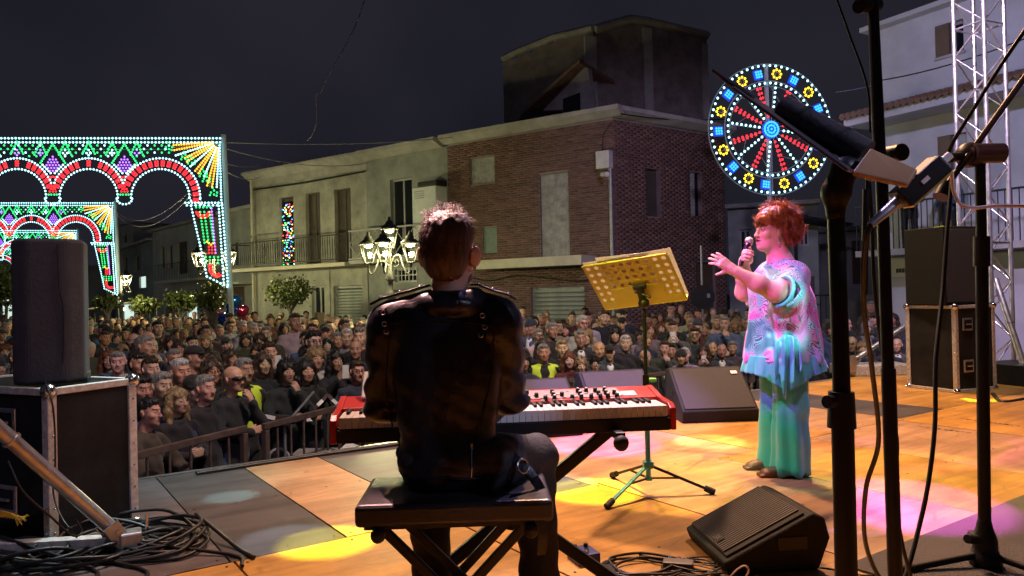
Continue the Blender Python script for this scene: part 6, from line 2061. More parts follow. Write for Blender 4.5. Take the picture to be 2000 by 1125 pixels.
MB().cyl(mic_a + mdir * .026 - mic_b, (0, 0, 0), .019, .0125, n=18).build('handle', m_pbk, mk)

# ------------------------------------------------------------------ feast lights
m_lat = M('white_lattice', (.20, .22, .24), .6, var=.1)
BULB = {'white': ((.42, .92, 1.0), 3.0), 'red': ((1.0, .02, .03), 2.6), 'green': ((.02, .70, .16), 2.4), 'gold': ((1.0, .42, .03), 2.6), 'violet': ((.38, .14, 1.0), 2.6), 'blue': ((.02, .20, 1.0), 4.0), 'yellow': ((1.0, .62, .02), 3.0)}


def make_bulbs(parent, pts, colour, rad, prefix=''):
    mb = MB()
    for p in pts: mb.sphere(p, rad, 6, 4)
    o = mb.build(colour + '_light_dots', bulb_mat('feast_' + colour, *BULB[colour]), parent)
    tag(o, kind='stuff'); return o


AD = 18.2
A_O = P(433, 575, AD); A_O = Vector((A_O.x, A_O.y, GROUND))
def ap(px, py, dy=0.0): return P(px, py, AD + dy) - A_O
B = {k: [] for k in BULB}
lat = MB()
def line(c, p0, p1, step=6.4, frame=True):
    n = max(1, int(math.hypot(p1[0] - p0[0], p1[1] - p0[1]) / step))
    for i in range(n + 1): B[c].append(ap(p0[0] + (p1[0] - p0[0]) * i / n, p0[1] + (p1[1] - p0[1]) * i / n, -.05))
    if frame: lat.bar(ap(*p0), ap(*p1), .02, .02, up=(0, 1, 0))
def arc(c, cx, cy, rx, ry, a0, a1, step=6.4, frame=True):
    L = abs(a1 - a0) * math.pi / 180 * max(rx, ry); n = max(2, int(L / step)); pts = []
    for i in range(n + 1):
        a = R(a0 + (a1 - a0) * i / n); q = (cx + rx * math.cos(a), cy - ry * math.sin(a)); pts.append(ap(*q)); B[c].append(ap(q[0], q[1], -.05))
    if frame: lat.tube([tuple(p) for p in pts[::2]] if n > 4 else [tuple(p) for p in pts], .012, 4)


XL = -390
for y in (270, 278): line('white', (XL, y), (430, y), 7.0)
lat.bar(ap(XL, 292), ap(400, 292), .012, .012, up=(0, 1, 0))
cxs = [313, 173, 33, -107, -247]
for k, cx in enumerate(cxs):
    last = (k == 0)
    arc('white', cx, 386, 57, 56, 0, 180); arc('white', cx, 386, 78 if last else 72, 77, 0 if last else 22, 158)
    for a in range(20 if not last else -4, 161, 10):
        if 70 < a < 110 and a % 20 == 0: continue
        for rr in (63, 67, 71):
            for da in (-1.7, 1.7): B['red'].append(ap(cx + (rr + (3 if last else 0)) * math.cos(R(a + da)), 386 - rr * math.sin(R(a + da)), -.05))
    if last: line('white', (cx + 57, 386), (cx + 60, 392)); line('white', (cx + 78, 388), (cx + 80, 398))
    # pendant at the junction to the next arch
    jx = cx - 70
    arc('white', jx, 388, 15, 11, 180, 360)
    arc('red', jx, 356, 16, 11, 20, 160); arc('red', jx, 354, 12, 8, 30, 150, frame=False)
    for (dx, dy) in ((0, 364), (-4, 369), (4, 369), (-6, 374), (0, 374), (6, 374), (0, 369)): B['red'].append(ap(jx + dx, dy, -.05))
    for dx in (-8, -3, 3, 8): B['green'].append(ap(jx + dx, 380, -.05))
    line('green', (jx - 24, 318), (jx, 281), 4.5); line('green', (jx + 24, 318), (jx, 281), 4.5)
    line('white', (jx - 20, 322), (jx - 4, 338), 5); line('white', (jx + 20, 322), (jx + 4, 338), 5)
    rg = random.Random(k)
    for j, n in enumerate((1, 3, 4, 5, 4, 3)):
        for i in range(n): B['violet'].append(ap(jx + (i - (n - 1) / 2) * 6.0, 306 + j * 5.5, -.05))
    for sx in (-46, 46, 0):
        tx = cx + sx if sx else cx
        if last and sx >= 0: continue
        h_ = 302 if sx else 300
        line('green', (tx - 12, h_), (tx, 277), 5); line('green', (tx + 12, h_), (tx, 277), 5)
        for (dx, dy) in ((-4, 299), (4, 299), (0, 293), (0, 303)): B['white' if (dx + k) % 2 else 'violet'].append(ap(tx + dx, dy, -.05))
# small bulbs filling the spandrels
for i, x in enumerate(np.arange(XL + 6, 336, 7.0)):
    for j, y in enumerate((284, 291, 298, 305)):
        if min(math.hypot(x - c, y - 386) for c in cxs) < 84 or (i + j) % 2: continue
        if min(abs(x - (c - 70)) for c in cxs) < 22: continue
        B['green' if (i // 2 + j) % 3 else 'white'].append(ap(x, y, -.05))
# corner fan
ox, oy = 428, 276
for i, ang in enumerate((188, 198, 209, 221, 234, 247, 258, 267)):
    a = R(ang); L = 92 if i in (0, 1, 6, 7) else 76
    c = 'white' if i % 2 else 'gold'
    for s_ in (-1, 1) if c == 'gold' else (0,):
        for t in np.arange(14, L, 5.0):
            w = t * .055 * s_
            B[c].append(ap(ox + t * math.cos(a) - w * math.sin(a), oy - t * math.sin(a) - w * math.cos(a), -.05))
    lat.bar(ap(ox, oy), ap(ox + L * math.cos(a), oy - L * math.sin(a)), .012, .012, up=(0, 1, 0))
for gx, gy in ((330, 283), (362, 302), (375, 310), (398, 335), (404, 345), (418, 372)):
    for dx, dy in ((0, 0), (-6, 4), (6, 4), (0, 8), (-3, -5), (5, 10), (-8, 9)): B['green'].append(ap(gx + dx, gy + dy, -.05))
for y in np.arange(284, 392, 5.6): B['white'].append(ap(429 + (y - 284) * .03, y, -.05))
# hanging column
line('white', (362, 396), (433, 396)); line('white', (365, 401), (433, 401), 8)
line('white', (373, 402), (391, 480)); line('white', (391, 480), (404, 540)); line('white', (404, 540), (444, 560), 7)
line('white', (434, 400), (445, 556)); line('white', (427, 402), (437, 552))
for y in range(414, 478, 6):
    for x in (391, 399, 409): B['green'].append(ap(x + (y - 414) * .14, y, -.05))
for x in range(383, 416, 7): B['green'].append(ap(x, 405, -.05))
arc('red', 397, 412, 14, 13, 190, 350, 4); arc('red', 397, 412, 10, 9, 200, 340, 4, False)
line('violet', (413, 407), (421, 494), 6)
for i in range(9): B['red'].append(ap(408 + (i % 3) * 6, 482 + (i // 3) * 6, -.05))
for i in range(12): B['green'].append(ap(402 + (i % 4) * 8, 502 + (i // 4) * 6, -.05))
arc('red', 424, 522, 16, 18, 150, 300, 4.5); arc('red', 422, 524, 10, 12, 150, 300, 4.5, False)
for i in range(4): B['gold'].append(ap(404 + i * 4, 478 - abs(i - 2) * 3, -.05))


def arch_from(px_right_top, d, label):
    o = P(px_right_top[0], 575, d); loc = Vector((o.x, o.y, GROUND))
    t = thing('light_arch', label, 'light arch', loc, 0, 'arches of feast lights across the street')
    return t


arch = arch_from((433, 270), AD, 'festive arch of coloured bulbs whose lit column hangs beside the grey street lamp')
lat.build('lattice', m_lat, arch)
for c in BULB:
    if B[c]: make_bulbs(arch, [tuple(p) for p in B[c]], c, .025)
pole_top = ap(433, 262); pole_bot = ap(447, 575)
MB().bar((pole_bot.x + .08, .06, 0), (pole_top.x + .02, .06, pole_top.z), .09, .09, up=(0, 1, 0)).build('pole', M('painted_post', (.32, .36, .38), .6), arch)
pl2 = ap(XL, 270); MB().bar((pl2.x, .06, 0), (pl2.x, .06, pl2.z), .09, .09, up=(0, 1, 0)).build('pole', MATS['painted_post'], arch)
for (px, d, lab) in ((222, 29.4, 'second festive arch of coloured bulbs down the street behind the first'), (150, 40.0, 'third festive arch of coloured bulbs farther down the street'), (96, 52.0, 'last festive arch of coloured bulbs at the far end of the street')):
    c = copy_tree(arch)
    o = P(px, 575, d); c.location = (o.x, o.y, GROUND); c['label'] = lab

# wheel of lights
WD = 18.0; WC = P(1505, 253, WD)
wh = thing('light_rosette', 'big round wheel of coloured bulbs on a mast behind the singer', 'light wheel', (WC.x, WC.y, GROUND), R(9))
WR, zc = 1.60, WC.z - GROUND
W = {k: [] for k in BULB}
m_blup = M('blue_plate', (.03, .12, .55), .5, var=.05)
wp = lambda r, a, dy=-.05: (r * math.sin(a), dy, zc + r * math.cos(a))
for i in range(64): W['white'].append(wp(WR * .965, 2 * math.pi * i / 64))
for i in range(50): W['white'].append(wp(WR * .70, 2 * math.pi * i / 50))
fr_m = MB()
for r in (WR, WR * .74):
    fr_m.tube([wp(r, 2 * math.pi * i / 72, 0) for i in range(73)], .016, 5)
fr_m.tube([wp(WR * .66, 2 * math.pi * i / 72, 0) for i in range(73)], .010, 5)
for i in range(16):
    a = 2 * math.pi * i / 16 + .1
    fr_m.cyl(wp(.2, a, 0), wp(WR * .70, a, 0), .010, n=5)
    c = 'red' if i % 2 else 'white'
    for r in np.arange(.30, WR * .66, .115):
        W[c].append(wp(r + .02, a + .03))
        if c == 'red' and r > .4: W[c].append(wp(r + .02, a - .05))
for i in range(8):
    a = 2 * math.pi * i / 8; fr_m.cyl(wp(WR * .68, a, 0), wp(WR * .40, a + .55, 0), .008, n=4)
for i in range(18):
    a = 2 * math.pi * i / 18 + .13; cx_, _, cz_ = wp(WR * .845, a)
    if i % 2 == 0:
        for k in range(8): W['yellow'].append((cx_ + .105 * math.cos(k * math.pi / 4), -.05, cz_ + .105 * math.sin(k * math.pi / 4)))
        fr_m.tube([(cx_ + .075 * math.cos(k * math.pi / 5), 0, cz_ + .075 * math.sin(k * math.pi / 5)) for k in range(11)], .008, 4)
    else:
        for u_ in (-1, 0, 1):
            for v_ in (-1, 0, 1):
                x_, z_ = u_ * .062, v_ * .062; ca, sa = math.cos(a), math.sin(a); W['blue'].append((cx_ + x_ * ca + z_ * sa, -.05, cz_ - x_ * sa + z_ * ca))
        q = [(cx_ + x_ * math.cos(a) + z_ * math.sin(a), .0, cz_ - x_ * math.sin(a) + z_ * math.cos(a)) for x_, z_ in ((-.12, -.12), (.12, -.12), (.12, .12), (-.12, .12))]
        MB().prism(q, (0, .012, 0)).build('blue_plate', m_blup, wh)
    fr_m.cyl(wp(WR * .74, a, 0), wp(WR * 1.0, a, 0), .007, n=4)
for i in range(20): W['blue'].append(wp(.175, 2 * math.pi * i / 20))
for i in range(10): W['blue'].append(wp(.095, 2 * math.pi * i / 10))
W['blue'].append(wp(0, 0))
fr_m.build('wheel_frame', m_lat, wh)
MB().cyl((0, 0, zc), (0, .015, zc), .22, n=24).build('hub_disc', m_blup, wh)
for c in BULB:
    if W[c]: make_bulbs(wh, W[c], c, .030)
MB().bar((-.05, .05, 0), (-.05, .05, zc + WR), .07, .07, up=(0, 1, 0)).build('mast', MATS['painted_post'], wh)
MB().bar((.03, .05, zc - WR), (.03, .05, zc - .3), .03, .03, up=(0, 1, 0)).build('brace_rod', m_lat, wh)

# ------------------------------------------------------------------ street lamps
LAMP = (1.0, .90, .48)
m_lglass = M('lantern_glass', (.75, .78, .55), .12, var=.02, trans=.9)
m_lampmet = M('lamp_iron', (.10, .10, .085), .5, .3, var=.2)
m_lfr = M('lantern_frame', (.014, .014, .012), .5, .2, var=.2)
m_bulbw = bulb_mat('lamp_bulb', (1.0, .90, .50), 4.0)
def lantern(parent, base, sc=1.0, lit=True, w=60):
    bx_, by_, bz_ = base
    f = MB(); r0, r1, hh = .075 * sc, .165 * sc, .42 * sc
    cor = lambda r, z: [(bx_ + sx * r, by_ + sy * r, bz_ + z) for sx, sy in ((-1, -1), (1, -1), (1, 1), (-1, 1))]
    a, b = cor(r0, .06 * sc), cor(r1, .06 * sc + hh)
    for i in range(4):
        f.cyl(a[i], b[i], .011 * sc, n=6); f.cyl(a[i], a[(i + 1) % 4], .011 * sc, n=6); f.cyl(b[i], b[(i + 1) % 4], .014 * sc, n=6)
    f.cyl((bx_, by_, bz_ - .05 * sc), (bx_, by_, bz_ + .07 * sc), .03 * sc, .05 * sc, n=8)
    L = f.build('lantern', m_lfr, parent)
    MB().lathe([(.20 * sc, 0), (.20 * sc, .02 * sc), (.12 * sc, .09 * sc), (.09 * sc, .10 * sc), (.085 * sc, .15 * sc), (.03 * sc, .20 * sc), (.035 * sc, .24 * sc), (.005, .28 * sc)], (bx_, by_, bz_ + .06 * sc + hh), 10).build('lantern_cap', m_lfr, L)
    for i in range(4):
        p = [np.array(a[i]), np.array(a[(i + 1) % 4]), np.array(b[(i + 1) % 4]), np.array(b[i])]
        n_ = np.cross(p[1] - p[0], p[3] - p[0]); n_ /= np.linalg.norm(n_)
        MB().add([q * 1.0 for q in p], [(0, 1, 2, 3)]).build('glass_pane', m_lglass2, L)
    if lit:
        MB().sphere((bx_, by_, bz_ + .43 * sc), (.10 * sc, .10 * sc, .035 * sc), 10, 6).build('lamp_reflector', m_bulbw, L)
        o = point('lamp_light', (0, 0, 0), LAMP, w, .08); o.parent = L; o.location = (bx_, by_, bz_ + .30 * sc)
    return L


def thin_glass():
    m = bpy.data.materials.new('thin_lantern_glass'); m.use_nodes = True
    N, L = m.node_tree.nodes, m.node_tree.links; N.remove(N['Principled BSDF'])
    a = N.new('ShaderNodeBsdfTransparent'); b = N.new('ShaderNodeBsdfGlossy'); b.inputs['Roughness'].default_value = .08
    a.inputs['Color'].default_value = (.93, .94, .88, 1)
    fz = N.new('ShaderNodeFresnel'); fz.inputs['IOR'].default_value = 1.4
    mx = N.new('ShaderNodeMixShader'); L.new(fz.outputs[0], mx.inputs[0]); L.new(a.outputs[0], mx.inputs[1]); L.new(b.outputs[0], mx.inputs[2])
    L.new(mx.outputs[0], N['Material Output'].inputs['Surface']); return m


m_lglass2 = thin_glass()


def lamp_post(label, px, d, py_low, arms, sc=1.0, top=True, w=60, armr=.50):
    b = P(px, py_low, d); z_low = b.z - GROUND
    t = thing('street_lamp', label, 'street lamp', (b.x, b.y, GROUND), 0, 'old style street lamps in the square')
    MB().lathe([(.17, 0), (.17, .25), (.12, .32), (.10, .8), (.075, .9), (.07, z_low - .75), (.10, z_low - .72), (.10, z_low - .60), (.06, z_low - .55), (.05, z_low - .35), (.13, z_low - .30), (.05, z_low - .16), (.035, z_low + .28)], n=12).build('post', m_lampmet, t)
    for a in arms:
        ca, sa = math.cos(a), math.sin(a)
        pts = [(r * ca, r * sa, z_low + z) for r, z in ((0.03, .05), (.10, .20), (.22, .22), (.28, .02), (.38, -.16), (.48 * armr / .5, -.14), (armr, -.02))]
        MB().tube(smooth_path(pts, 5), .020, 8).build('arm', m_lampmet, t)
        MB().tube(smooth_path([(r * ca, r * sa, z_low + z) for r, z in ((.10, -.02), (.18, .0), (.20, .10), (.13, .12), (.12, .06))], 4), .013, 6).build('scroll', m_lampmet, t)
        lantern(t, (armr * ca, armr * sa, z_low), sc, True, w)
    if top: lantern(t, (0, 0, z_low + .33), sc, True, w * 1.2)
    return t


lamp_post('four lantern iron street lamp glowing in front of the grey house', 762, 16.5, 519, (R(185), R(262), R(-10)), 1.02, True, 140, .47)
lamp_post('two lantern street lamp glowing behind the column of the first light arch', 418, 22.5, 524, (R(178), R(2)), 1.0, False, 320, .47)
lamp_post('small single lantern street lamp beside the second light arch', 236, 27.5, 562, (R(0),), .95, False, 480, .2)
for (px, py, d, w) in ((-60, 480, 24, 300),): pass


# ------------------------------------------------------------------ small trees
m_leaf = M('orange_tree_leaf', (.075, .095, .022), .5, var=.35, vs=3, spec=.4)
m_bark = M('bark', (.14, .12, .10), .9, var=.3, vs=12, bump=.4, bs=40)
def tree(label, px, py, d, rx, rz, n=1500, seed=1, leaf=.11):
    c = P(px, py, d); rg = np.random.default_rng(seed)
    t = thing('orange_tree', label, 'tree', (c.x, c.y, GROUND), rg.uniform(0, 6), 'young orange trees in the square')
    zc_ = c.z - GROUND
    tk = MB().tube(smooth_path([(0, 0, 0), (.03, .02, zc_ * .4), (-.02, .03, zc_ * .75)], 4), [.075] * 4 + [.06] * 5, 8)
    br = []
    for k in range(8):
        a = k * .8 + rg.uniform(0, .5); e = (rx * .75 * math.cos(a), rx * .75 * math.sin(a), zc_ + rz * rg.uniform(-.3, .7)); br.append(e)
        tk.tube(smooth_path([(-.02, .03, zc_ * .72), (e[0] * .4, e[1] * .4, zc_ * .85), e], 4), [.035, .033, .03, .026, .022, .018, .014, .012, .008], 6)
    tk.build('trunk', m_bark, t)
    # clumps of leaves round the twig ends
    ctr = []
    for k in range(34):
        q = rg.normal(size=3); q /= np.linalg.norm(q); q *= rg.uniform(.45, 1.0); ctr.append((q[0] * rx * .85, q[1] * rx * .85, zc_ + q[2] * rz * .85))
    V, Q = [], []
    for i in range(n):
        cc = np.array(ctr[rg.integers(len(ctr))]) + rg.normal(0, 1, 3) * np.array((rx, rx, rz)) * .16
        u = rg.normal(size=3); u[2] -= .3; u /= np.linalg.norm(u); v = np.cross(u, rg.normal(size=3)); v /= np.linalg.norm(v)
        l = leaf * rg.uniform(.7, 1.3); w_ = l * .34; nn_ = np.cross(u, v) * l * .08
        V += [cc, cc + u * l * .5 + v * w_ - nn_, cc + u * l, cc + u * l * .5 - v * w_ - nn_]; Q.append((4 * i, 4 * i + 1, 4 * i + 2, 4 * i + 3))
    link('crown', fast_quads('crown', np.array(V), np.array(Q), False), m_leaf, t)
    return t


tree('young orange tree with lit leaves before the pale plaster house', 566, 568, 24.0, .80, .50, 1500, 1)
tree('yellow lit orange tree under the hanging column of the first arch', 412, 578, 21.5, .48, .52, 900, 2)
tree('dark orange tree with pale trunk next to the yellow lit one', 352, 588, 25.0, .60, .42, 900, 3, .11)
tree('dark leafy tree before the shop windows of the low house', 280, 596, 29.0, .60, .36, 800, 4, .12)
tree('small yellow lit orange tree by the single lantern lamp', 208, 588, 25.5, .42, .28, 800, 5)
tree('large dark street tree beyond the slim loudspeaker', 12, 560, 30.0, 1.1, 1.0, 1900, 6, .15)

# awnings / parasol of a stall
st = thing('market_stall', 'street stall with slanted cream awning near the single lantern lamp', 'stall', (lambda p: (p.x, p.y, GROUND))(P(238, 610, 31)), R(15))
MB().prism([(-1.3, -.8, 1.95), (1.3, -.8, 2.35), (1.3, -.8, 2.40), (-1.3, -.8, 2.0)], (0, 1.6, 0)).build('awning', M('awning_cream', (.55, .5, .36), .7), st)
for x, z in ((-1.2, 1.98), (1.2, 2.34)):
    for y in (-.7, .7): MB().cyl((x, y, 0), (x, y, z), .025, n=6).build('post', m_pipe, st)
MB().span((-1.2, -.7, .75), (1.2, .7, .85)).build('counter', m_dkdoor, st)
MB().cyl((0, 0, 1.9), (0, 0, 2.02), .12, n=10).build('lit_lamp', bulb_mat('stall_lamp', (.9, 1, .9), 5), st)

# balloons of a seller
bl = P(455, 640, 20.0)
cols = [((.03, .08, .5), 'blue'), ((.55, .05, .12), 'red'), ((.55, .22, .30), 'pink'), ((.04, .20, .55), 'sky blue')]
spots = [(437, 624, 0, .17, 'oval'), (455, 604, 0, .19, 'star'), (473, 607, 1, .19, 'heart'), (462, 588, 3, .17, 'oval'), (430, 612, 2, .15, 'heart'), (478, 628, 1, .15, 'oval'), (448, 632, 3, .14, 'star')]
for i, (px, py, ci, r, shp) in enumerate(spots):
    p = P(px, py, 20.0 + .12 * (i % 3)); c, nm = cols[ci]
    t = thing('foil_balloon', f'shiny {nm} {shp} foil balloon in the seller bunch above the crowd', 'balloon', p, R(20 * i), 'foil balloons of the seller')
    vs, fs = [], []; n, m_ = 28, 8
    for j in range(m_ + 1):
        th = math.pi * j / m_
        for k in range(n):
            a = 2 * math.pi * k / n
            rr = {'oval': 1.0, 'star': 1 + .16 * math.cos(5 * a), 'heart': .85 + .25 * abs(math.cos(a)) * (1 if math.sin(a) > 0 else .4) - .15 * (1 if abs(a - math.pi / 2) < .2 else 0)}[shp]
            vs.append((r * rr * math.sin(th) * math.cos(a), -.45 * r * math.cos(th), r * rr * math.sin(th) * math.sin(a)))
    for j in range(m_):
        for k in range(n): fs.append((j * n + k, j * n + (k + 1) % n, (j + 1) * n + (k + 1) % n, (j + 1) * n + k))
    MB().add(vs, fs, True).build('foil', M('foil_' + nm, c, .18, .75, var=.1, vs=14, bump=.2, bs=25), t)
    MB().tube([(0, 0, -r), tuple((P(455, 668, 20.0) - p) * .6), tuple(P(455, 668, 20.0) - p)], .004, 4).build('string', m_lat, t)

# overhead wires
def wire(label, a, b, sag, r=.012, mat=None):
    a, b = Vector(a), Vector(b); pts = [a.lerp(b, t) - Vector((0, 0, sag * 4 * t * (1 - t))) for t in np.linspace(0, 1, 14)]
    o = MB().tube([tuple(p - a) for p in pts], r, 5).build('overhead_wire', mat or M('wire_grey', (.22, .22, .24), .6), None, loc=a)
    return tag(o, label, 'wire', 'overhead wires of the square')
wire('overhead wire from the arch post to the brick house cornice', P(438, 278, 18.2), P(884, 268, 23.0), .12)
wire('overhead wire drooping from the arch post to the pale plaster house', P(440, 290, 18.2), P(720, 318, 25.8), .25)
wire('low overhead wire from the arch post to the house downpipe', P(442, 320, 18.2), P(512, 322, 29.4), .08)
wire('lowest overhead wire sagging to the house downpipe', P(444, 336, 18.2), P(510, 345, 29.4), .15)
wire('upper wire slung between the two nearest light arches', P(228, 415, 29.2), P(372, 372, 18.3), .5)
wire('lower wire slung between the two nearest light arches', P(230, 421, 29.2), P(374, 380, 18.3), .6)
wire('black wire across the upper wall of the white house', P(1700, 160, 16), P(2010, 72, 13), .1, .014, m_black)
wire('pale wire running from the light wheel to the white house', P(1632, 180, 17.5), P(1716, 164, 17.5), .02)
wire('wire along the side wall of the brick house', P(1212, 222, 20.4), P(1420, 232, 23.4), .1, .02, m_black)
pts = [P(716, -12, 14), P(690, 60, 14), P(640, 150, 14), P(625, 182, 14), P(617, 186, 14), P(618, 235, 14), P(610, 262, 14), P(598, 276, 14)]
o0 = pts[0].copy()
tag(MB().tube(smooth_path([tuple(p - o0) for p in pts], 6), .010, 5).build('overhead_wire', MATS['wire_grey'], None, loc=o0), 'loose kinked wire dangling from above towards the plaster house roof', 'wire', 'overhead wires of the square')

# no-parking sign pole by the brick house side wall
rs = P(1372, 590, 18.5); sgn = thing('road_sign', 'dark round road sign on a thin pole by the brick side wall', 'road sign', (rs.x, rs.y, GROUND), 0)
MB().cyl((0, 0, 0), (0, 0, P(1372, 480, 18.5).z - GROUND), .028, n=8).build('pole', m_pipe, sgn)
zs = P(1372, 580, 18.5).z - GROUND
MB().cyl((0, -.03, zs), (0, -.045, zs), .30, n=24).build('disc', m_pbk, sgn)
MB().span((.10, -.06, zs - .02), (.18, -.046, zs + .08)).build('sticker', m_lat, sgn)

# ------------------------------------------------------------------ crowd barriers and things behind them
m_bar = M('rusty_steel', (.13, .085, .07), .6, .4, var=.4, vs=9, bump=.2, bs=60)
BHT = 1.20
def barrier(label, a, b):
    a, b = Vector((a[0], a[1], GROUND)), Vector((b[0], b[1], GROUND)); d = b - a; Lb_ = d.length
    t = thing('crowd_barrier', label, 'barrier', a, math.atan2(d.y, d.x), 'steel crowd barriers before the stage')
    f = MB().bar((0, 0, BHT - .035), (Lb_, 0, BHT - .035), .04, .05).bar((0, 0, .22), (Lb_, 0, .22), .04, .04)
    f.bar((.025, 0, .02), (.025, 0, BHT - .07), .05, .05, up=(1, 0, 0)).bar((Lb_ - .025, 0, .02), (Lb_ - .025, 0, BHT - .07), .05, .05, up=(1, 0, 0))
    f.build('frame', m_bar, t, bevel=.006)
    me_ = MB().cyl((0, 0, .24), (0, 0, BHT - .07), .011, n=6, cap=False).mesh('bar')
    n = int(Lb_ / .17)
    for k in range(1, n): link('bar', me_, m_bar, t, loc=(Lb_ * k / n, 0, 0))
    for x in (.2, Lb_ - .2): MB().bar((x, -.25, .02), (x, .25, .02), .04, .03).build('foot', m_bar, t)
    return t


def bq(px, py, z=.10): q = G(px, py, z); return (q.x, q.y)
b0, b1, b2 = bq(240, 892), bq(480, 833), bq(720, 778)
barrier('brown steel barrier that the front row leans on beside the tall case', b0, b1)
b1b = (b1[0] + .12, b1[1] + .06)
barrier('brown steel barrier behind the low end of the keyboard', b1b, b2)
for k, (s0, s1) in enumerate(((2.6, 4.5), (4.6, 6.5))):
    a, b = ST(s0, -1.35), ST(s1, -1.35)
    barrier(('brown steel barrier hidden behind the keyboard player', 'brown steel barrier behind the floor monitors', 'brown steel barrier near the far flight case')[k], (a.x, a.y), (b.x, b.y))
# striped hazard tape strung on poles
tp = thing('hazard_tape', 'white and dark striped hazard tape strung before the crowd by the barrier', 'tape', (b1[0], b1[1], GROUND), 0)
def tape(p0, p1, nme):
    p0, p1 = Vector(p0), Vector(p1); n = 13
    for k in range(n):
        a, b = p0.lerp(p1, k / n), p0.lerp(p1, (k + 1) / n)
        sg_ = Vector((0, 0, -.16 * 4 * (k / n) * (1 - k / n))); sg2 = Vector((0, 0, -.16 * 4 * ((k + 1) / n) * (1 - (k + 1) / n)))
        o = Vector((b1[0], b1[1], GROUND))
        ribbon([a + sg_ - o, b + sg2 - o], (.3, -.9, .2), .036, .002).build(nme, M('tape_white', (.7, .68, .66), .5) if k % 2 else M('tape_dark', (.05, .02, .02), .5), tp)
tape(P(492, 812, 6.6), P(640, 770, 7.6), 'tape_piece'); tape(P(492, 806, 6.6), P(735, 768, 8.2), 'tape_piece')
tape(P(640, 770, 7.6), P(760, 790, 7.4), 'tape_piece')
tl = P(610, 765, 7.4); pb_, tb_ = P(556, 832, 6.4), P(612, 766, 7.2)
ps = thing('leaning_pole', 'thin pale pole leaning over the barrier before the crowd', 'pole', (pb_.x, pb_.y, GROUND), 0)
MB().cyl((0, 0, 0), pb_ - Vector((pb_.x, pb_.y, GROUND)), .014, n=8).cyl(pb_ - Vector((pb_.x, pb_.y, GROUND)), tb_ - Vector((pb_.x, pb_.y, GROUND)), .012, n=8).build('rod', m_pipe, ps)
for i, (px, py, d, w_, h_, c, lab) in enumerate(((545, 880, 6.5, .35, .55, (.32, .32, .33), 'pale grey bag standing behind the barrier rail'), (575, 872, 6.7, .22, .40, (.45, .05, .05), 'red carton standing behind the barrier rail'), (515, 880, 6.3, .4, .5, (.12, .16, .22), 'dark blue bag slumped behind the barrier rail'), (620, 850, 7.0, .5, .5, (.25, .23, .22), 'brown cardboard box behind the second barrier'))):
    p = P(px, py, d); t = thing('storage_box' if i in (1, 3) else 'bag', lab, 'box' if i in (1, 3) else 'bag', (p.x, p.y, GROUND), R(30 * i))
    m_b = M('box_col_%d' % i, c, .75, var=.25, vs=8)
    if i in (1, 3):
        MB().span((-w_ / 2, -w_ / 2, 0), (w_ / 2, w_ / 2, h_ + .25)).build('carton', m_b, t, bevel=.01)
        MB().box((0, -w_ * .6, h_ + .27), (w_, w_ * .3, .01), (.4, 0, 0)).build('flap', M('tape_white'), t)
    else:
        S = SDF(.02); S.box((0, 0, h_ / 2 + .12), (w_ / 2, w_ / 3, h_ / 2 + .12), .08, .05); S.disp = lambda X, Y, Z: (.012 * np.sin(25 * X + 18 * Z + 3 * np.sin(14 * Y))).astype(np.float32)
        link('sack', S.mesh('sack'), m_b, t)
        torus(MB(), (0, 0, h_ + .26), (0, 1, 0), .09, .012).build('handle', m_b, t)

# ------------------------------------------------------------------ the crowd
HZ = 1.585
def arms_of(v, f=1.0):
    """shoulder, elbow, wrist and hand frame for both arms"""
    out = []
    for s_ in (-1, 1):
        sh = np.array((s_ * .170 * f, .02, 1.335))
        if v == 'down': el, wr, hd, hz_ = (s_ * .245, .05, 1.10), (s_ * .235, -.04, .87), (s_ * .05, -.3, -1), (s_, 0, 0)
        elif v == 'clasp': el, wr, hd, hz_ = (s_ * .25, -.01, 1.12), (s_ * .075, -.22, 1.10), (-s_ * .85, -.3, .25), (0, -1, .3)
        elif v == 'chin': 
            if s_ > 0: el, wr, hd, hz_ = (s_ * .19, -.20, 1.13), (s_ * .05, -.19, 1.36), (-.3, .1, .9), (.2, -1, .1)
            else: el, wr, hd, hz_ = (s_ * .23, -.05, 1.11), (s_ * .03, -.24, 1.12), (-s_ * .9, -.2, .1), (0, -1, .3)
        elif v == 'phone': el, wr, hd, hz_ = (s_ * .22, -.14, 1.17), (s_ * .075, -.28, 1.40), (-s_ * .35, -.1, .9), (s_ * .9, -.3, .2)
        else: el, wr, hd, hz_ = (s_ * .25, -.12, 1.10), (s_ * .10, -.33, 1.03), (-s_ * .7, -.6, -.1), (0, -.3, 1)
        out.append((sh, np.array(el), np.array(wr), hd, hz_, s_))
    return out


def build_body(kind, arm):
    F = Frame3((0, -.015, HZ), None, 1.0 if kind != 'woman' else .95)
    S = SDF(.0068); head_prims(S, F, kind); S.ell((0, .03, 1.22), (.12, .08, .18), .05); S.cone((-.12, .025, 1.345), (.12, .025, 1.345), .04, None, .03)
    if True:
        for sh, el, wr, hd, hz_, s_ in arms_of(arm):
            S.cone(sh, el, .042, .036, .02).cone(el, wr, .036, .028, .01)
            Fh_ = frame_from(wr, hd, hz_, .95)
            want = np.array((-s_, 0, 0)) if arm != 'down' else np.array((0, -1, 0))
            if arm in ('clasp', 'chin', 'rail'): want = np.array((0, .2, 1.0))
            if Fh_.R[:, 1] @ want < 0: Fh_.R[:, 1] *= -1
            hand_prims(S, Fh_, (.35, .45, .3), .05)
    V, Q = S.verts(); me = fast_quads('body', V, Q)
    set_mats(me, [m_skin, m_eyew, m_iris, m_brow, m_lips], head_ids(centers(me), F)); return me


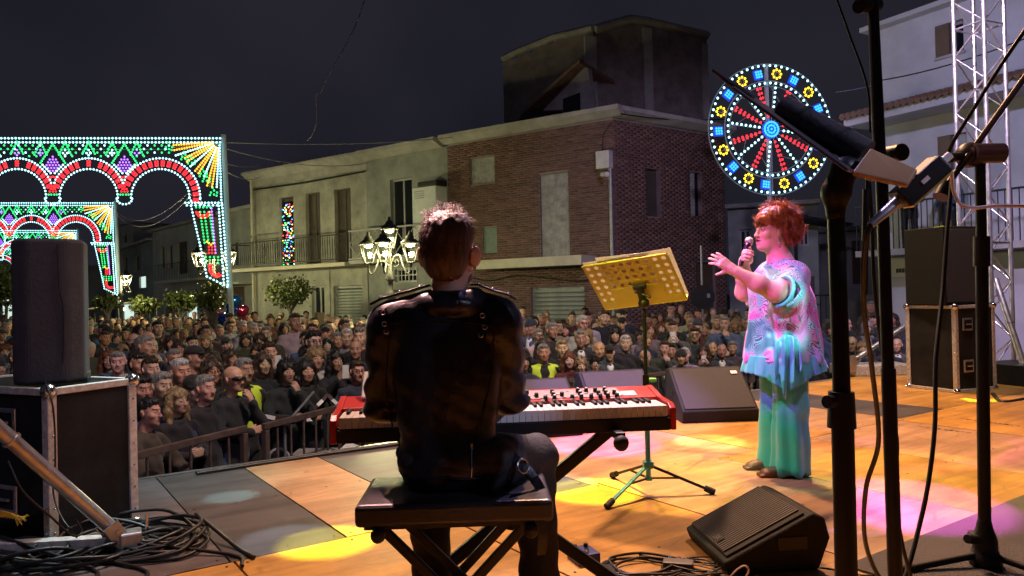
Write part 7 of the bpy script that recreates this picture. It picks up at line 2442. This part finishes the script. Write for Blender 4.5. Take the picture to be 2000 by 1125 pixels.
def build_jacket(arm, w=1.0, puff=0.0, h=.0135):
    S = SDF(h)
    S.ell((0, .025, 1.22), (.172 * w + puff, .122 + puff, .22), .05).ell((0, .015, 1.00), (.165 * w + puff, .125 + puff, .20), .06).cone((0, .015, .95), (0, .015, .84), .15 * w, .165 * w, .05, flat=((0, 1, 0), .78))
    S.cone((-.13 * w, .025, 1.345), (.13 * w, .025, 1.345), .060 + puff, None, .05).cone((0, .03, 1.40), (0, .03, 1.35), .062, .09, .03)
    for k in range(10):
        pt = lambda t: ((.066 + .01 * (k % 2)) * math.cos(t), .018 + .070 * math.sin(t), 1.408 + .012 * math.sin(t))
        S.cone(pt(2 * math.pi * k / 10), pt(2 * math.pi * (k + 1) / 10), .019, .019, .015)
    for sh, el, wr, hd, hz_, s_ in arms_of(arm, w): S.cone(sh, el, .066 + puff, .056 + puff, .03).cone(el, wr, .056 + puff, .043 + puff * .5, .02)
    S.cone((0, -.16 - puff, 1.40), (0, -.16 - puff, .85), .024, .022, .008, True)
    S.disp = lambda X, Y, Z: (.006 * np.sin(38 * Z + 15 * X + 2 * np.sin(20 * Y + 9 * X)) + .003 * np.sin(55 * X + 30 * Z)).astype(np.float32)
    return S.mesh('jacket')


def build_trousers():
    S = SDF(.017); S.ell((0, .01, .92), (.155, .11, .12), .04)
    for s_ in (-1, 1): S.chain([(s_ * .085, .01, .88), (s_ * .10, 0, .48), (s_ * .105, .02, .09)], [.088, .062, .052], .03).ell((s_ * .11, -.05, .035), (.045, .12, .036), .02)
    S.box((0, 0, -.15), (.5, .5, .155), .005, .01, sub=True)
    return S.mesh('trousers')


def build_hair(style):
    S = SDF(.0068); o = np.array((0, -.015, HZ)); e = lambda c, r, k=.025, sub=False: S.ell(o + np.array(c), r, k, None, sub)
    if style in ('short', 'grey_short', 'fade'):
        e((0, .024, .048), (.079, .096, .082)); e((0, .055, .0), (.073, .064, .085)); e((0, -.03, .092), (.058, .055, .03))
        e((0, -.128, -.005), (.085, .075, .078), .02, True)
        for s_ in (-1, 1): e((s_ * .088, -.005, -.02), (.025, .036, .045), .012, True)
        S.box(o + (0, .06, -.145), (.12, .12, .055), .01, .02, sub=True); amp, fq = .0035, 170
    elif style == 'receding':
        e((0, .028, .044), (.0785, .092, .080)); e((0, .06, -.01), (.073, .062, .075))
        e((0, -.118, .02), (.088, .085, .105), .02, True)
        for s_ in (-1, 1): e((s_ * .088, -.005, -.02), (.025, .036, .045), .012, True)
        S.box(o + (0, .06, -.145), (.12, .12, .055), .01, .02, sub=True); amp, fq = .003, 180
    elif style in ('long', 'wavy'):
        e((0, .028, .052), (.088, .103, .086))
        for s_ in (-1, 1): S.chain([o + (s_ * .075, .02, .03), o + (s_ * .088, .02, -.09), o + (s_ * .085, .0, -.24)], [.035, .036, .028], .03)
        S.chain([o + (0, .075, .03), o + (0, .095, -.10), o + (0, .085, -.27)], [.07, .065, .05], .04)
        e((0, -.125, -.03), (.074, .085, .095), .015, True); S.cone(o + (0, -.02, -.10), o + (0, -.03, -.3), .055, .075, .015, True); amp, fq = (.004, 120) if style == 'long' else (.009, 60)
    elif style == 'bob':
        e((0, .026, .052), (.092, .105, .090)); e((0, .045, -.03), (.094, .085, .085), .03)
        e((0, -.122, -.03), (.076, .080, .085), .015, True); S.box(o + (0, .0, -.155), (.15, .15, .045), .01, .02, sub=True)
        S.cone(o + (0, -.04, -.05), o + (0, -.04, -.2), .060, .065, .012, True); amp, fq = .005, 110
    elif style == 'cap':
        e((0, .012, .062), (.086, .102, .070)); S.box(o + (0, .0, .0), (.2, .2, .045), .005, .01, sub=True)
        S.cone(o + (-.035, -.105, .052), o + (.035, -.105, .052), .042, None, .012, flat=((0, .15, 1), .14)); amp, fq = .0006, 60
    else:                                                      # knitted hat
        e((0, .018, .058), (.087, .105, .088)); e((0, -.03, .03), (.078, .068, .03), .02); S.box(o + (0, -.04, -.03), (.2, .3, .05), .005, .015, sub=True)
        S.cone(o + (0, .05, .0), o + (0, .055, -.04), .072, .066, .02); amp, fq = .0025, 120
    S.disp = lambda X, Y, Z: (amp * np.sin(fq * X + 30 * Z + 2 * np.sin(40 * Y)) * np.sin(fq * .8 * Y + 35 * Z)).astype(np.float32)
    V, Q = S.verts()
    if style in ('cap', 'knit'): return fast_quads('hair', V, Q)
    # loose locks break up the outline
    rg = np.random.default_rng(len(style)); pick_ = rg.permutation(len(V))[:520]
    Pn = V[pick_] - (o + np.array((0, .02, .03))); nr_ = Pn / np.linalg.norm(Pn, axis=1)[:, None]
    keep = nr_[:, 1] > -.75; base, nr_ = V[pick_][keep], nr_[keep]
    up_ = np.clip(nr_[:, 2], 0, 1)
    lg = style in ('long', 'wavy', 'bob')
    fl_ = np.stack([rg.normal(0, .35, len(base)), rg.normal(0, .35, len(base)) - .5 * up_, -(1 - up_) * (1.2 if lg else .6) + rg.normal(0, .2, len(base))], 1)
    VL, QL = locks(base - nr_ * .004, fl_, rg.uniform(.03, .07, len(base)) if lg else rg.uniform(.012, .028, len(base)), .0034, rg, lift=.2, grav=.4 if lg else .1, curlamp=.3, normals=nr_)
    return fast_quads('hair', *join_np([(V, Q), (VL, QL)]))


ARMS = ('down', 'clasp', 'chin', 'phone', 'rail')
BODY = {(k, a): build_body(k, a) for k in ('man', 'woman', 'broad') for a in ARMS}
JACK = {(a, w): build_jacket(a, {'m': 1.0, 'w': .90, 'p': 1.02}[w], .02 if w == 'p' else 0) for a in ARMS for w in ('m', 'w', 'p')}
TROU = build_trousers()
HAIR = {s: build_hair(s) for s in ('short', 'receding', 'long', 'wavy', 'bob', 'cap', 'knit')}
S = SDF(.006)
S.ell((0, -.04, 1.355), (.062, .060, .075), .02).ell((0, -.06, 1.26), (.05, .072, .10), .03).ell((0, -.10, 1.44), (.05, .06, .06), .015, None, True)
SHIRT = S.mesh('shirt')
S = SDF(.009)
S.ell((0, .025, 1.22), (.184, .134, .22), .05).ell((0, .015, 1.04), (.176, .136, .18), .06).cone((-.135, .025, 1.345), (.135, .025, 1.345), .074, None, .05)
S.cone((0, -.13, 1.48), (0, -.19, .98), .105, .05, .01, True).box((0, 0, .70), (.4, .4, .19), .01, .01, sub=True)
for s_ in (-1, 1): S.ell((s_ * .255, .02, 1.28), (.075, .12, .17), .01, None, True)
S.ell((0, .03, 1.50), (.085, .09, .10), .01, None, True)
VEST = S.mesh('vest')
S = SDF(.008)
for k in range(12):
    pt = lambda t, z: (.082 * math.cos(t), .012 + .086 * math.sin(t), z + .014 * math.sin(t + 1))
    for z_, r_ in ((1.415, .024), (1.385, .028)): S.cone(pt(2 * math.pi * k / 12, z_), pt(2 * math.pi * (k + 1) / 12, z_), r_, r_, .012)
S.chain([(.02, -.09, 1.40), (.035, -.135, 1.28), (.04, -.145, 1.12)], [.03, .032, .03], .02, flat=((0, 1, 0), .45))
S.disp = lambda X, Y, Z: (.005 * np.sin(90 * Z + 40 * X) + .003 * np.sin(70 * X + 50 * Y)).astype(np.float32)
SCARF = S.mesh('scarf')
gl = MB()
for s_ in (-1, 1): torus(gl, (s_ * .032, -.112, HZ + .010), (0, 1, 0), .021, .0028, 16, 5); gl.cyl((s_ * .053, -.110, HZ + .014), (s_ * .079, .0, HZ + .010), .0022, n=5)
gl.cyl((-.012, -.113, HZ + .013), (.012, -.113, HZ + .013), .0025, n=5)
GLASS = gl.mesh('glasses')
sg_ = MB()
sg_.tube(smooth_path([(-.082, -.03, HZ + .014), (-.066, -.085, HZ + .012), (-.03, -.115, HZ + .010), (0, -.120, HZ + .013), (.03, -.115, HZ + .010), (.066, -.085, HZ + .012), (.082, -.03, HZ + .014)], 5), [.006] * 4 + [.016] * 23 + [.006] * 4, 8)
SUNG = sg_.mesh('sunglasses')
m_hiv = M('hi_vis_yellow', (.55, .72, .04), .7, var=.08, emit=(.5, .7, .05), es=0.0)
m_refl = M('reflective_strip', (.6, .62, .62), .3, .4)
PHONE = MB().box((0, -.315, 1.49), (.075, .009, .15)).mesh('phone_case')
SCREEN = MB().box((0, -.3098, 1.49), (.068, .001, .14)).mesh('phone_screen')
m_screen = M('lit_screen', (.2, .3, .45), .2, emit=(.45, .62, 1.0), es=1.2)
HAIRC = {'black': (.012, .010, .010), 'brown': (.045, .025, .016), 'grey': (.20, .185, .175), 'white': (.40, .385, .37), 'fair': (.26, .17, .085), 'auburn': (.13, .04, .02)}
COATC = {'black': (.012, .012, .014), 'navy': (.02, .028, .05), 'dark grey': (.045, .045, .05), 'brown': (.07, .045, .03), 'olive': (.045, .05, .03), 'maroon': (.08, .015, .02), 'grey': (.16, .16, .17), 'blue': (.05, .08, .16), 'pale': (.36, .34, .31)}
SKINC = [(.54, .31, .21), (.47, .26, .17), (.60, .37, .27), (.40, .21, .14)]
FACE_TO = Vector((.9, 3.6))
GRP = 'spectators standing in the square'
PR = random.Random(11)


def person(x, y, H, label, kind='man', arm='down', hair='short', hc='brown', coat='black', trou='black', cut=None, shirt=None, glasses=None, vest=False, phone=False, yaw=0.0, lean=0.0, scarf=None):
    sc = H / 1.705
    d = FACE_TO - Vector((x, y)); th = math.atan2(d.x, -d.y) + yaw
    t = thing('person', label, 'person', (x, y, GROUND), th, GRP, sc)
    t.rotation_euler = (R(lean), PR.gauss(0, .02), th)
    t.scale = (sc * PR.uniform(.93, 1.09), sc * PR.uniform(.94, 1.07), sc)
    sk = PR.choice(SKINC)
    link('body', BODY[(kind, arm)], None, t, color=[c * PR.uniform(.85, 1.1) for c in sk])
    cc = [c * PR.uniform(.75, 1.3) for c in COATC[coat]]
    link('jacket', JACK[(arm, cut or ('w' if kind == 'woman' else 'm'))], m_cloth, t, color=cc)
    link('trousers', TROU, m_cloth, t, color=COATC[trou])
    if hair in HAIR: link('cap' if hair == 'cap' else 'knitted_hat' if hair == 'knit' else 'hair', HAIR[hair], m_cloth if hair in ('cap', 'knit') else m_hair, t, color=HAIRC.get(hc) or COATC[hc])
    if hair == 'cap' : pass
    if shirt: link('shirt', SHIRT, m_cloth, t, color=shirt)
    if scarf: link('scarf', SCARF, m_cloth, t, color=COATC[scarf])
    if glasses == 'clear': link('glasses', GLASS, m_pbk, t)
    if glasses == 'sun': link('sunglasses', SUNG, m_black_lens, t)
    if vest:
        v = link('vest', VEST, m_hiv, t)
    if phone:
        ph = thing('mobile_phone', f"lit mobile phone raised by the {hc} {hair} haired {'woman' if kind == 'woman' else 'man'} in {coat}", 'phone', t.location, 0, 'phones held up in the crowd', sc)
        ph.rotation_euler = t.rotation_euler
        link('phone_case', PHONE, m_pbk if PR.random() < .6 else M('pale_plastic'), ph); link('phone_screen', SCREEN, m_screen, ph)
    return t


TAKEN = []
def at_px(px, py_top, H):
    ztop = GROUND + H
    d = (EYE.z - ztop) * F_PX / max(py_top - horizon(px), 4)
    p = P(px, py_top, d); return p.x, p.y


def ray_line(px, a, b):
    """depth at which the column px crosses the ground line a-b"""
    k = (px - 1000) / F_PX; dx, dy = b[0] - a[0], b[1] - a[1]
    u = (k * a[1] - a[0]) / (dx - k * dy); return a[1] + u * dy


def front(px, py, H, label, r=.30, ex=None, **kw):
    x, y = at_px(px, py, H)
    if px < 485: dmin = ray_line(px, b0, b1) + .34 + (max(0, 757 - py) * .014 if ex is None else ex)
    elif px < 760: dmin = ray_line(px, b1b, b2) + .36 + max(0, 704 - py) * .03
    elif px < 1560: q0, q1 = ST(2.6, -1.72), ST(6.5, -1.72); dmin = ray_line(px, q0, q1) + max(0, 706 - py) * .022
    else: q0, q1 = ST(6.0, -.62), ST(9.0, -.62); dmin = ray_line(px, q0, q1)
    if y < dmin:
        y = dmin; H = max(1.40, EYE.z - (py - horizon(px)) / F_PX * y - GROUND); x = P(px, py, y).x
    TAKEN.append((x, y, r)); return person(x, y, H, label, **kw)


WH = (.62, .61, .60)
# front rows seen from the stage, beside the tall case
front(352, 757, 1.50, 'smiling woman with long wavy fair hair leaning hands together on the barrier', kind='woman', arm='clasp', hair='wavy', hc='fair', coat='black', yaw=.15)
front(452, 716, 1.62, 'man with shaved head and wraparound sunglasses holding a hand to his chest', kind='broad', arm='chin', hair='none', coat='black', glasses='sun', yaw=.25, trou='blue', ex=.12)
front(286, 778, 1.50, 'man in brown jacket with hands clasped over the barrier rail', kind='man', arm='rail', hair='short', hc='black', coat='brown', yaw=.3)
front(378, 736, 1.56, 'woman in black knitted hat and glasses behind the fair wavy haired woman', kind='woman', arm='down', hair='knit', hc='black', coat='black', glasses='clear')
front(400, 733, 1.60, 'grey haired man in black behind the shaved headed man', kind='man', hair='short', hc='grey', coat='black', yaw=.2)
front(475, 700, 1.68, 'man with cropped grey hair in bright yellow safety vest by the hazard tape', kind='man', hair='short', hc='grey', coat='black', vest=True, yaw=.15)
front(308, 728, 1.62, 'grey haired man in pale blue shirt near the tall case corner', kind='man', arm='chin', hair='short', hc='grey', coat='blue')
front(272, 735, 1.60, 'dark haired man pressed beside the tall case corner', kind='man', hair='short', hc='black', coat='black')
front(268, 690, 1.68, 'stocky dark haired man in black looking past the tall case', kind='broad', hair='short', hc='black', coat='black', yaw=.2)
front(298, 698, 1.66, 'bearded brown haired man in grey near the tall case', kind='broad', hair='short', hc='brown', coat='dark grey')
front(353, 701, 1.68, 'white haired old man behind the woman in the black knitted hat', kind='broad', hair='short', hc='white', coat='black')
front(379, 676, 1.74, 'tall man in black flat cap turning his head to the side', kind='man', hair='cap', hc='black', coat='black', yaw=.6)
front(417, 702, 1.64, 'dark haired woman in glasses behind the shaved headed man', kind='woman', hair='long', hc='brown', coat='black', glasses='clear')
front(513, 690, 1.64, 'woman with long brown hair in black beside the yellow safety vest', kind='woman', arm='rail', hair='long', hc='brown', coat='black')
front(556, 704, 1.60, 'woman with dark bob clasping a hand to her mouth over the tape', kind='woman', arm='chin', hair='bob', hc='black', coat='black')
front(596, 704, 1.58, 'young woman with long black hair looking at the stage with hands together', kind='woman', arm='clasp', hair='long', hc='black', coat='black')
front(652, 686, 1.62, 'woman holding a mobile phone high before her face', kind='woman', arm='phone', hair='wavy', hc='black', coat='black', phone=True)
front(695, 705, 1.62, 'man in glasses beside the woman with the raised phone', kind='man', hair='short', hc='brown', coat='navy', glasses='clear')
front(530, 668, 1.70, 'man raising a bright phone above the heads by the tape', kind='man', arm='phone', hair='short', hc='brown', coat='dark grey', phone=True)
front(612, 680, 1.66, 'blonde woman in pale scarf behind the long black haired woman', kind='woman', hair='bob', hc='fair', coat='grey', scarf='pale')
# front rows before the brick house
front(1064, 672, 1.70, 'greying man in bright yellow safety vest before the brick house', kind='man', hair='short', hc='grey', coat='black', vest=True)
front(1115, 688, 1.52, 'girl with long auburn hair beside the yellow safety vest', kind='woman', hair='long', hc='auburn', coat='maroon')
front(1193, 674, 1.66, 'man in black cap and white t-shirt under a dark coat', kind='man', hair='cap', hc='black', coat='black', shirt=WH)
front(1135, 645, 1.74, 'grey haired man in open white shirt and dark jacket', kind='broad', hair='short', hc='grey', coat='black', shirt=WH)
front(1098, 664, 1.68, 'fair haired man behind the auburn haired girl', kind='man', hair='short', hc='fair', coat='black')
front(1164, 668, 1.62, 'reddish faced balding man next to the black cap', kind='broad', hair='receding', hc='fair', coat='dark grey')
front(1136, 702, 1.48, 'short haired fair child in olive jacket under the white shirted man', kind='woman', hair='bob', hc='fair', coat='olive')
front(1160, 706, 1.50, 'dark haired person in glasses squeezed before the black cap', kind='woman', hair='short', hc='black', coat='black', glasses='clear')
front(1020, 690, 1.56, 'woman with dark fringe beside the player sleeve', kind='woman', hair='bob', hc='black', coat='navy')
front(1218, 655, 1.72, 'white haired man with strong brow beside the music stand tube', kind='broad', hair='short', hc='white', coat='black')
front(1262, 678, 1.68, 'bald man with grey moustache bowing his head by the music stand', kind='broad', hair='none', coat='black', lean=10)
front(1290, 666, 1.68, 'brown haired man with hand at his chin behind the bald man', kind='man', arm='chin', hair='short', hc='brown', coat='olive')
front(1312, 671, 1.62, 'young dark haired man next to the brown haired man at his chin', kind='man', hair='short', hc='black', coat='black')
front(1345, 695, 1.58, 'white haired man low behind the white badged monitor', kind='broad', hair='short', hc='white', coat='grey')
front(1326, 706, 1.54, 'person in black knitted hat peering over the white badged monitor', kind='woman', hair='knit', hc='black', coat='black')
front(1375, 690, 1.58, 'woman holding a blue lit phone before her face near the singer', kind='woman', arm='phone', hair='long', hc='brown', coat='black', phone=True)
front(1410, 688, 1.60, 'bald grey man looking up beside the singer tunic', kind='broad', hair='receding', hc='grey', coat='dark grey', shirt=WH)
front(1352, 640, 1.74, 'man with shaved temples in glasses in the row before the brick corner', kind='man', hair='short', hc='brown', coat='navy', glasses='clear')
front(1392, 668, 1.64, 'dark balding man behind the phone holding woman near the singer', kind='man', hair='receding', hc='black', coat='black')
front(1432, 672, 1.62, 'grey haired person at the edge of the singer tunic', kind='man', hair='short', hc='grey', coat='dark grey')
front(1660, 658, 1.68, 'bald man in glasses between the microphone stands', kind='man', hair='receding', hc='grey', coat='navy', glasses='clear')
front(1760, 662, 1.66, 'grey man in pale collar before the pale edged flight case', kind='broad', hair='receding', hc='grey', coat='dark grey', shirt=WH)
front(1690, 668, 1.62, 'woman in beige scarf behind the slanting pink lit strut', kind='woman', hair='bob', hc='fair', coat='brown', scarf='pale')
front(1735, 682, 1.58, 'man with cropped hair low behind the slanting pink lit strut', kind='man', hair='short', hc='grey', coat='black')
front(1592, 690, 1.56, 'fair haired woman peeping past the singer trousers', kind='woman', hair='bob', hc='fair', coat='black')
# two people on the balcony of the white house
for u_, lab, kk in ((1.2, 'person in dark jacket leaning on the white house balcony rail', 'man'), (2.1, 'person in blue top standing on the white house balcony', 'woman')):
    w_ = fw_.w(u_, -.62, zbal)
    q = person(w_.x, w_.y, 1.66, lab, kind=kk, arm='rail' if kk == 'man' else 'down', hair='short', hc='black', coat='black' if kk == 'man' else 'blue'); q.location.z = w_.z

# everybody else: sampled over the paved square between barriers and houses
fac_n = Vector((-.62, -.78))
def allowed(x, y):
    s, t = ST_inv((x, y, 0))
    if t > -1.75: return False
    p = Vector((x, y))
    if (p - Vector(PD)).dot(fb.inn.xy) > -1.3 and x < 3.2: return False          # keep off the facades
    if (p - Vector(PD)).dot(fr_.inn.xy) > -1.2 and x > 2.0: return False
    if (p - Vector((fw_.a.x, fw_.a.y))).dot(fw_.inn.xy) > -1.6: return False
    if y > 47: return False
    return True


cand = []
RG = np.random.default_rng(21)
occupied = {}
def free(x, y, r):
    for qx, qy, qr in TAKEN:
        if (qx - x) ** 2 + (qy - y) ** 2 < (min(r, .55) if qr < .3 else .46) ** 2: return False
    i, j = int(x // .7), int(y // .7)
    for a in (-1, 0, 1):
        for b in (-1, 0, 1):
            for qx, qy in occupied.get((i + a, j + b), ()):
                if (qx - x) ** 2 + (qy - y) ** 2 < r * r: return False
    occupied.setdefault((i, j), []).append((x, y)); return True


for k in range(42000):
    d = 5.6 + 40 * RG.random() ** .8
    px = RG.uniform(-40, 1800)
    x, y = (px - 1000) / F_PX * d, d
    if not allowed(x, y): continue
    r = .52 if d < 14 else .62 if d < 24 else .72
    # nobody stands between the camera and the named front rows
    if px < 720 and d < 7.2 + (.0 if px < 500 else 1.0): continue
    if 985 < px < 1460 and d < 9.3 + (px - 1000) * .005: continue
    if px > 1560 and d < 12.2: continue
    if not free(x, y, r): continue
    cand.append((d, px, x, y))
cand.sort()
vis = [c for c in cand if not (742 < c[1] < 985) and not (48 < c[1] < 186)]
hid = [c for c in cand if (742 < c[1] < 985) or (48 < c[1] < 186)]
N_IND = 300 - 48
CW = {'black': 5, 'navy': 3, 'dark grey': 3, 'brown': 2.4, 'olive': 1.8, 'maroon': 1.6, 'grey': 2, 'blue': 1.8, 'pale': 1.6}
def pick(dct): return PR.choices(list(dct), list(dct.values()))[0]
def place_words(px, d):
    if px > 1560: return 'in the alley crowd'
    if px > 980: return 'before the brick house'
    if d < 13: return 'near the hazard tape'
    if d < 22: return 'before the street lamp'
    return 'under the orange trees'
for d, px, x, y in vis[:N_IND]:
    fem = PR.random() < .42
    kind = 'woman' if fem else PR.choice(('man', 'broad'))
    if fem: hair = pick({'long': 3, 'wavy': 2, 'bob': 3, 'knit': .4}); hc = pick({'black': 2, 'brown': 4, 'fair': 2, 'auburn': 1, 'grey': .8})
    else: hair = pick({'short': 7, 'receding': 1.0, 'none': .25, 'cap': .7, 'knit': .3}); hc = pick({'black': 3, 'brown': 3, 'grey': 3, 'white': 1.3})
    coat = pick(CW)
    if hair in ('cap', 'knit'): hc = pick({'black': 3, 'navy': 1, 'dark grey': 1})
    glz = 'clear' if PR.random() < .15 else None
    hd_ = {'none': 'bald', 'cap': 'capped', 'knit': 'hatted', 'receding': 'balding ' + hc + ' haired'}.get(hair, {'long': 'long ', 'wavy': 'wavy ', 'bob': 'bobbed ', 'short': 'short '}.get(hair, '') + hc + ' haired')
    Hh_ = PR.gauss(1.60, .065) if fem else PR.gauss(1.72, .08); padded = PR.random() < .3; wsh = not fem and PR.random() < .2
    arm = pick({'down': 6, 'clasp': 1.6, 'chin': .8, 'phone': .35})
    pz = {'down': '', 'clasp': ' hands joined', 'chin': ' hand raised', 'phone': ' phone up'}[arm]
    scf = pick({'pale': 2, 'grey': 1, 'maroon': 1, 'blue': 1, 'olive': .6}) if PR.random() < (.34 if fem else .10) else None
    if wsh: scf = None
    lab = f"{hd_} {'woman' if fem else 'man'} {'in glasses' if glz else 'in'} {'padded ' if padded else ''}{coat} coat{' over white' if wsh else ''}{' ' + scf + ' scarf' if scf else ''}{pz} {place_words(px, d)}"
    if len(lab.split()) > 15: lab = lab.replace(' in glasses ', ' in ')
    if len(lab.split()) > 15: lab = lab.replace(' padded ', ' ')
    if len(lab.split()) > 15: lab = lab.replace(' over white', '').replace(' hands joined', '')
    if Hh_ > (1.665 if fem else 1.80): lab = 'tall ' + lab
    elif Hh_ < (1.535 if fem else 1.64): lab = 'small ' + lab
    person(x, y, Hh_, lab, kind, arm, hair, hc, coat, PR.choice(('black', 'navy', 'dark grey')), 'p' if padded else None, WH if wsh else None, glz, False, arm == 'phone', PR.gauss(0, .36), scarf=scf)

# the far rest of the crowd reads as one mass
def arr(me):
    v = np.empty(len(me.vertices) * 3, np.float32); me.vertices.foreach_get('co', v)
    q = np.empty(len(me.loops), np.int32); me.loops.foreach_get('vertex_index', q)
    return v.reshape(-1, 3), q.reshape(-1, 4)
S = SDF(.022); head_prims(S, Frame3((0, -.015, HZ)), 'man'); LH = S.verts()
S = SDF(.030); S.ell((0, .02, 1.15), (.18, .13, .28), .05).cone((-.14, .02, 1.38), (.14, .02, 1.38), .07, None, .05).cone((0, .01, .9), (0, .01, .1), .15, .11, .05)
for s_ in (-1, 1): S.chain([(s_ * .18, .02, 1.35), (s_ * .24, .03, 1.1), (s_ * .23, -.04, .88)], [.065, .055, .045], .03)
LB = S.verts()
S = SDF(.020); S.ell((0, .015, HZ + .052), (.086, .102, .086), .02).ell((0, .05, HZ), (.078, .066, .09), .02).ell((0, -.135, HZ - .02), (.09, .078, .085), .015, None, True)
LR = S.verts()
VV, QQ, CC, off = [], [], [], 0
for d, px, x, y in vis[N_IND:] + hid:
    h_ = PR.gauss(1.67, .07) / 1.705; th = math.atan2(FACE_TO.x - x, -(FACE_TO.y - y)) + PR.gauss(0, .3)
    c_, s_ = math.cos(th) * h_, math.sin(th) * h_
    cols_ = (PR.choice(SKINC), COATC[pick(CW)], HAIRC[pick({'black': 3, 'brown': 4, 'grey': 2.5, 'white': 1, 'fair': 1.2})])
    for (v, q), col in zip((LH, LB, LR), cols_):
        w_ = np.stack([c_ * v[:, 0] - s_ * v[:, 1] + x, s_ * v[:, 0] + c_ * v[:, 1] + y, v[:, 2] * h_ + GROUND], 1)
        VV.append(w_); QQ.append(q + off); off += len(v); CC.append(np.tile((*col, 1.0), (len(q), 1)))
me = fast_quads('crowd', np.vstack(VV), np.vstack(QQ))
at_ = me.attributes.new('crowd_col', 'FLOAT_COLOR', 'FACE'); at_.data.foreach_set('color', np.vstack(CC).astype(np.float32).ravel())
tag(link('far_crowd', me, M('crowd_cloth', rough=.8, var=.15, vs=12, attr='crowd_col')), 'far mass of people filling the street towards the light arches', 'crowd', kind='stuff')
print('crowd', len(vis), len(hid))
